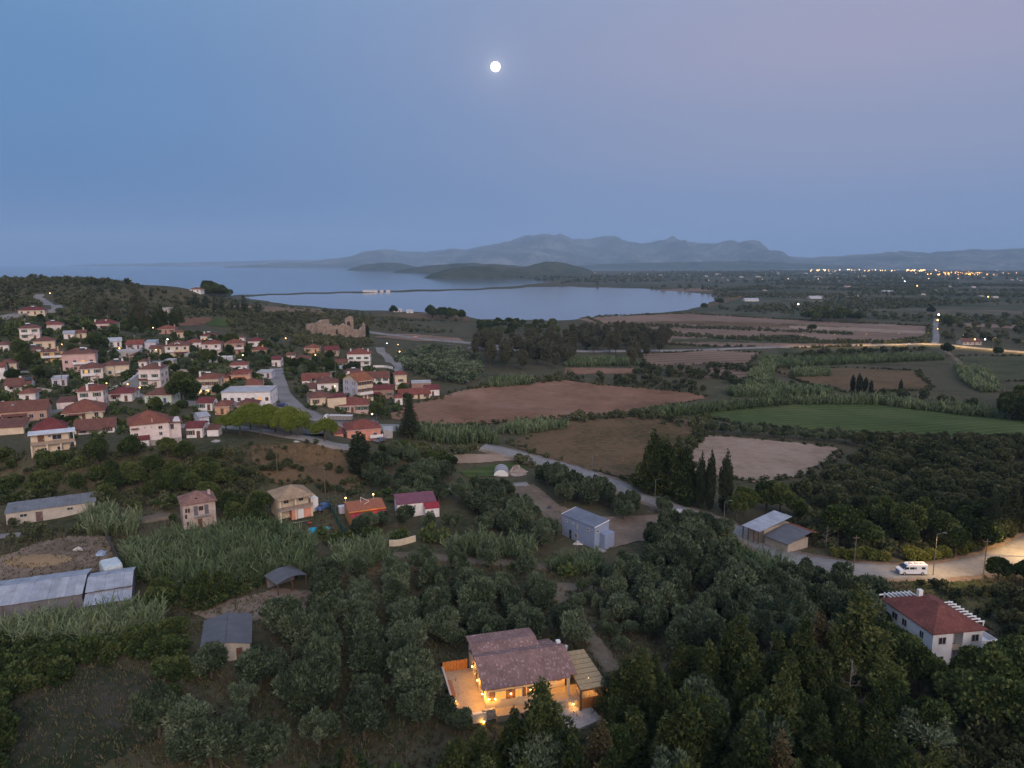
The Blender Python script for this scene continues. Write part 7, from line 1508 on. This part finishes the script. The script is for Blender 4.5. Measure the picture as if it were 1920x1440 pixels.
# ------------------------------------------------------------------ lamps and poles
POLE = plain('galvanised pole', (.15,.155,.155), noise=.1); WOODP = plain('weathered wood pole', (.17,.13,.10), noise=.25, scale=3)
bmy = bulb_mesh(.28); bmy.materials.append(BULBY); bmw = bulb_mesh(.28); bmw.materials.append(BULBW); bmo = bulb_mesh(.28); bmo.materials.append(BULB)
def street_lamp(px, py, hh, label, bulb=None, e=0, c=(1,.62,.25), side=1, spot=None, size=1.0, group=None):
    p_ = P(px, py); r = empty('street_lamp', (p_.x, p_.y, p_.z)); tag(r, label, 'street lamp', group)
    MB().tube((0,0,-.5),(0,0,hh),.09,.06,8).build('pole', POLE, r); MB().tube((0,0,hh-.05),(side*1.2,-.1,hh+.25),.05,.04,6).build('arm', POLE, r)
    hd = MB(); hd.rings([[(side*1.0,-.2,hh+.2),(side*1.0,.0,hh+.2),(side*1.0,0,hh+.3),(side*1.0,-.2,hh+.3)],[(side*1.7,-.28,hh+.24),(side*1.7,.08,hh+.24),(side*1.7,.05,hh+.38),(side*1.7,-.25,hh+.38)]]); hd.build('lamp_head', POLE, r)
    if bulb is not None:
        o = link('bulb', bulb, r, (side*1.45, -.1, hh+.06)); o.scale = (size * .8,)*3
    if e: point('lamp_light', (side*1.45, -.1, hh - .1), e, c, .2, r, spot)
    return r
SL = [(297,712,'lamp'),]
LAMPS = [ # px, py of the foot, height, label, bulb, energy, size
 (99,568,8,'lit lamp on the hill road bend',bmo,300,1.6),(66,633,6,'bluish lamp glowing beside the red tiled porch',bmw,250,1.4),(124,668,6,'small yellow lamp above the mustard house',bmy,150,1.0),(221,680,7,'lit lamp beside the small white gabled house',bmo,250,1.3),
 (293,630,5,'lamp glowing at the corner of the upper terracotta house',bmo,200,1.3),(311,657,6,'bright lamp above the big cream house',bmw,300,1.5),(300,678,6,'yellow lamp at the top of the steep street',bmy,200,1.1),(451,685,5,'lamp beside the white containers',bmo,200,1.3),
 (249,745,5,'lamp at the crossing of the steep street',bmy,250,1.1),(257,752,5,'second lamp at the crossing over the mint bungalow',bmy,300,1.1),(209,738,4,'small yellow lamp on the balustrade',bmy,120,1.0),(532,650,5,'lone lamp among the trees behind the street end',bmo,200,1.4),
 (597,682,5,'lamp beside the white bungalow between garden trees',bmo,150,1.3),(743,668,8,'first lamp along the bending road',bmy,200,1.2),(754,682,8,'brightest lamp along the bending road',bmo,350,1.6),(722,660,6,'lamp at the top of the bending road',bmw,150,1.3),(699,716,5,'yellow lamp beside the broad brown gable',bmy,150,1.1),(622,737,3,'orange lamp on the pyramid roofed house',bmo,100,1.2),(706,797,4,'lamp at the corner of the coral house',bmo,250,1.4)]
for i, (px, py, hh, lab, bl, e, sz) in enumerate(LAMPS): street_lamp(px, py, hh, lab, bl, e, (1,.7,.4) if bl is not bmw else (.9,.92,1), side=(-1, 1)[i % 2], size=sz)
street_lamp(1749, 1081, 9, 'tall green grey lamp post beside the white van', None, 6000, (1,.62,.24), spot=150, side=1, size=.5)
street_lamp(1925, 1046, 9, 'lamp post at the road bend by the edge', None, 14000, (1,.62,.24), spot=150, side=1, size=.5)
street_lamp(1228, 937, 5.5, 'unlit lamp post beside the conifer clump', None); street_lamp(1357, 985, 6, 'unlit lamp post below the slim cypresses', None); street_lamp(1110, 885, 5, 'small unlit lamp post on the stubble field edge', None)
for i, px in enumerate((1500, 1560, 1620, 1680, 1735, 1800, 1860, 1915, 1980)):
    q = P(px, 651 - (px - 1500) * .02 if px < 1760 else 648 + (px - 1760) * .09); rr3, _ = px_of(q.x, q.y, q.z)
    street_lamp(px, 651 - (px - 1500) * .02 if px < 1760 else 648 + (px - 1760) * .09, 10, 'tall lamp post lighting the far straight road', bmy, (7000, 9000, 12000, 14000, 15000, 14000, 13000, 12000, 9000)[i], (1,.6,.2), spot=155, group='lamps of the far straight road', size=.5)
for px, py, hh, lab, bl, sz in ((1494,583,10,'bright bluish light on the dark plain',bmw,5),(1756,606,10,'bright white lamp on the side road',bmw,4.5),(1754,614,8,'yellow lamp on the side road',bmy,3.5),(1823,650,6,'yellow lamp at the low roadside farm',bmy,2.4),(1842,650,6,'white lamp at the low roadside farm',bmw,2.4),(1695,533,10,'white light far out on the plain',bmw,7),(1718,543,10,'yellow light far out on the plain',bmy,6),(1850,567,10,'single yellow light near the plain edge',bmy,4.5),(1754,628,6,'small orange lamp just behind the junction',bmy,2.0)):
    street_lamp(px, py, hh, lab, bl, 0, size=sz)
def pole(px, py, hh, label, group=None, arm=True):
    p_ = P(px, py); r = empty('utility_pole', (p_.x, p_.y, p_.z)); tag(r, label, 'utility pole', group); MB().tube((0,0,-.5),(0,0,hh),.13,.09,8).build('post', WOODP, r)
    if arm: MB().box(-.7,.7,-.06,.06,hh-.6,hh-.48).build('crossarm', WOODP, r)
for px, py, hh, lab in ((1600,1074,8,'wooden pole in front of the road left of the van'),(1842,1092,9,'wooden pole in front of the road right of the van'),(291,770,10,'wooden pole before the mint bungalow'),(119,742,11,'wooden pole by the pale roadside wall'),(31,770,11,'wooden pole before the long clay house'),(218,722,8,'wooden pole beside the steep street'),(521,905,9,'thin pole on the dry slope'),(610,928,8,'thin pole behind the tan roofed house'),(630,716,10,'wooden pole in the village gardens'),(666,778,9,'wooden pole before the long pink house'),(1858,1010,8,'pole in front of the roadside thicket')): pole(px, py, hh, lab)
for px in (22, 30, 58): pole(px, 590, 9, 'slim pole beside the hill road', 'poles along the hill road')
for px in np.linspace(705, 900, 12): pole(px, 628 + (px - 705) * .1, 9, 'slim pole along the highway behind the ruin', 'poles along the highway', False)
for px in (1290, 1330, 1380, 1430, 1460): pole(px, 657, 10, 'slim pole along the unlit end of the far road', 'poles along the far road', False)

# ------------------------------------------------------------------ distant town: lights and pale houses
rng = np.random.default_rng(77); Va, Fa = [], []
def town(name, n_, gen, mat, label, cat, size):
    mb = MB()
    for i in range(n_):
        px, py, s = gen(i); q = P(px, py); s *= size
        if cat == 'lights':
            z = q.z + 8 + s; mb.add([(q.x-s,q.y,z),(q.x,q.y-s,z),(q.x+s,q.y,z),(q.x,q.y+s,z),(q.x,q.y,z+s),(q.x,q.y,z-s)], [(0,1,4),(1,2,4),(2,3,4),(3,0,4),(1,0,5),(2,1,5),(3,2,5),(0,3,5)])
        else:
            w, d, hh = s*rng.uniform(.8,1.6), s*rng.uniform(.8,1.3), s*rng.uniform(.45,.9); x, y, z = q.x, q.y, q.z
            mb.add([(x-w,y-d,z-2),(x+w,y-d,z-2),(x+w,y+d,z-2),(x-w,y+d,z-2),(x-w,y-d,z+hh),(x+w,y-d,z+hh),(x+w,y+d,z+hh),(x-w,y+d,z+hh),(x-w*.3,y,z+hh*1.35),(x+w*.3,y,z+hh*1.35)], [(0,1,5,4),(1,2,6,5),(2,3,7,6),(3,0,4,7),(4,5,9,8),(5,6,9),(6,7,8,9),(7,4,8)])
    return tag(mb.build(name, mat), label, cat, kind='stuff')
town('town_lights', 60, lambda i: (rng.uniform(1515, 1760), rng.uniform(507.5, 511), rng.uniform(.5, 1.6)), emit('town amber', (1,.6,.22), 9.0), 'amber lights of the distant town', 'lights', 3.2)
town('town_lights', 55, lambda i: (rng.normal(1810, 40), rng.uniform(512, 519), rng.uniform(.5, 1.5)), emit('town orange', (1,.46,.11), 9.0), 'orange lights of the town quarter nearer the plain', 'lights', 2.2)
town('town_lights', 22, lambda i: (rng.uniform(1180, 1915), rng.uniform(507.5, 530), rng.uniform(.4, 1.1)), emit('town white', (1,.8,.6), 4.0), 'scattered white lights of far farms', 'lights', 1.7)
town('town_lights', 12, lambda i: (rng.uniform(1010, 1130), rng.uniform(509, 520), rng.uniform(.5, 1.0)), MATS['town orange'], 'few orange lights below the peninsula', 'lights', 1.6)
town('town_houses', 70, lambda i: (rng.uniform(1180, 1950), rng.uniform(507.5, 522), rng.uniform(.6, 1.2)), wallm('dirty'), 'pale houses of the distant town', 'houses', 8)
town('far_farms', 24, lambda i: (rng.uniform(1380, 1950), rng.uniform(523, 560), rng.uniform(.6, 1.1)), wallm('dirty'), 'scattered farmhouses on the middle plain', 'houses', 4.5)
# shacks on the sand spit
for i, (px, w2) in enumerate(((686, 7), (694, 5), (702, 8), (716, 4), (728, 5))):
    p_ = P(px, 547.5); p_.z = max(p_.z, SEA + .3); o = empty('shack', tuple(p_)); tag(o, 'white fishing shack on the sand spit', 'shack', 'shacks on the sand spit'); MB().box(-w2,w2,-4,4,-1,4).build('wall', wallm('white'), o); gable_roof(w2*2, 8, 4, 1.6, .4).build('roof', MATS['TINROOF'], o)

# ------------------------------------------------------------------ air
hz = MB().box(-33000, 33000, -300, 30000, SEA - 7, 1250).build('haze', None); tag(hz, 'thin blue evening haze over land and sea', 'haze', kind='stuff')
m = bpy.data.materials.new('evening haze'); m.use_nodes = True; n = m.node_tree.nodes; n.clear()
pv = n.new('ShaderNodeVolumePrincipled'); pv.inputs['Color'].default_value = (.47, .70, .97, 1); pv.inputs['Density'].default_value = 5.2e-5; pv.inputs['Anisotropy'].default_value = -.15
o_ = n.new('ShaderNodeOutputMaterial'); m.node_tree.links.new(pv.outputs[0], o_.inputs['Volume']); hz.data.materials.append(m)
# members of small groups are told apart by their place in the row
grp = {}
for o in list(COL.objects):
    if o.parent is None and o.get('group') and o.get('label'): grp.setdefault((o['group'], o['label']), []).append(o)
ORD = ['leftmost', 'second from the left', 'third from the left', 'fourth from the left', 'fifth from the left', 'sixth from the left', 'seventh from the left', 'eighth from the left', 'ninth from the left', 'tenth from the left', 'eleventh from the left', 'twelfth from the left', 'thirteenth from the left', 'fourteenth from the left']
for (g_, l_), obs in grp.items():
    if 2 <= len(obs) <= 14:
        obs.sort(key=lambda o: px_of(*o.location)[0])
        for i, o in enumerate(obs):
            w_ = 'rightmost' if i == len(obs) - 1 else ORD[i]
            o['label'] = ' '.join(l_.split()[:16 - len(w_.split())]) + ', ' + w_
print('TREES', TREES, 'objects', len(bpy.data.objects), 'tris', sum(len(me.polygons) for me in bpy.data.meshes))
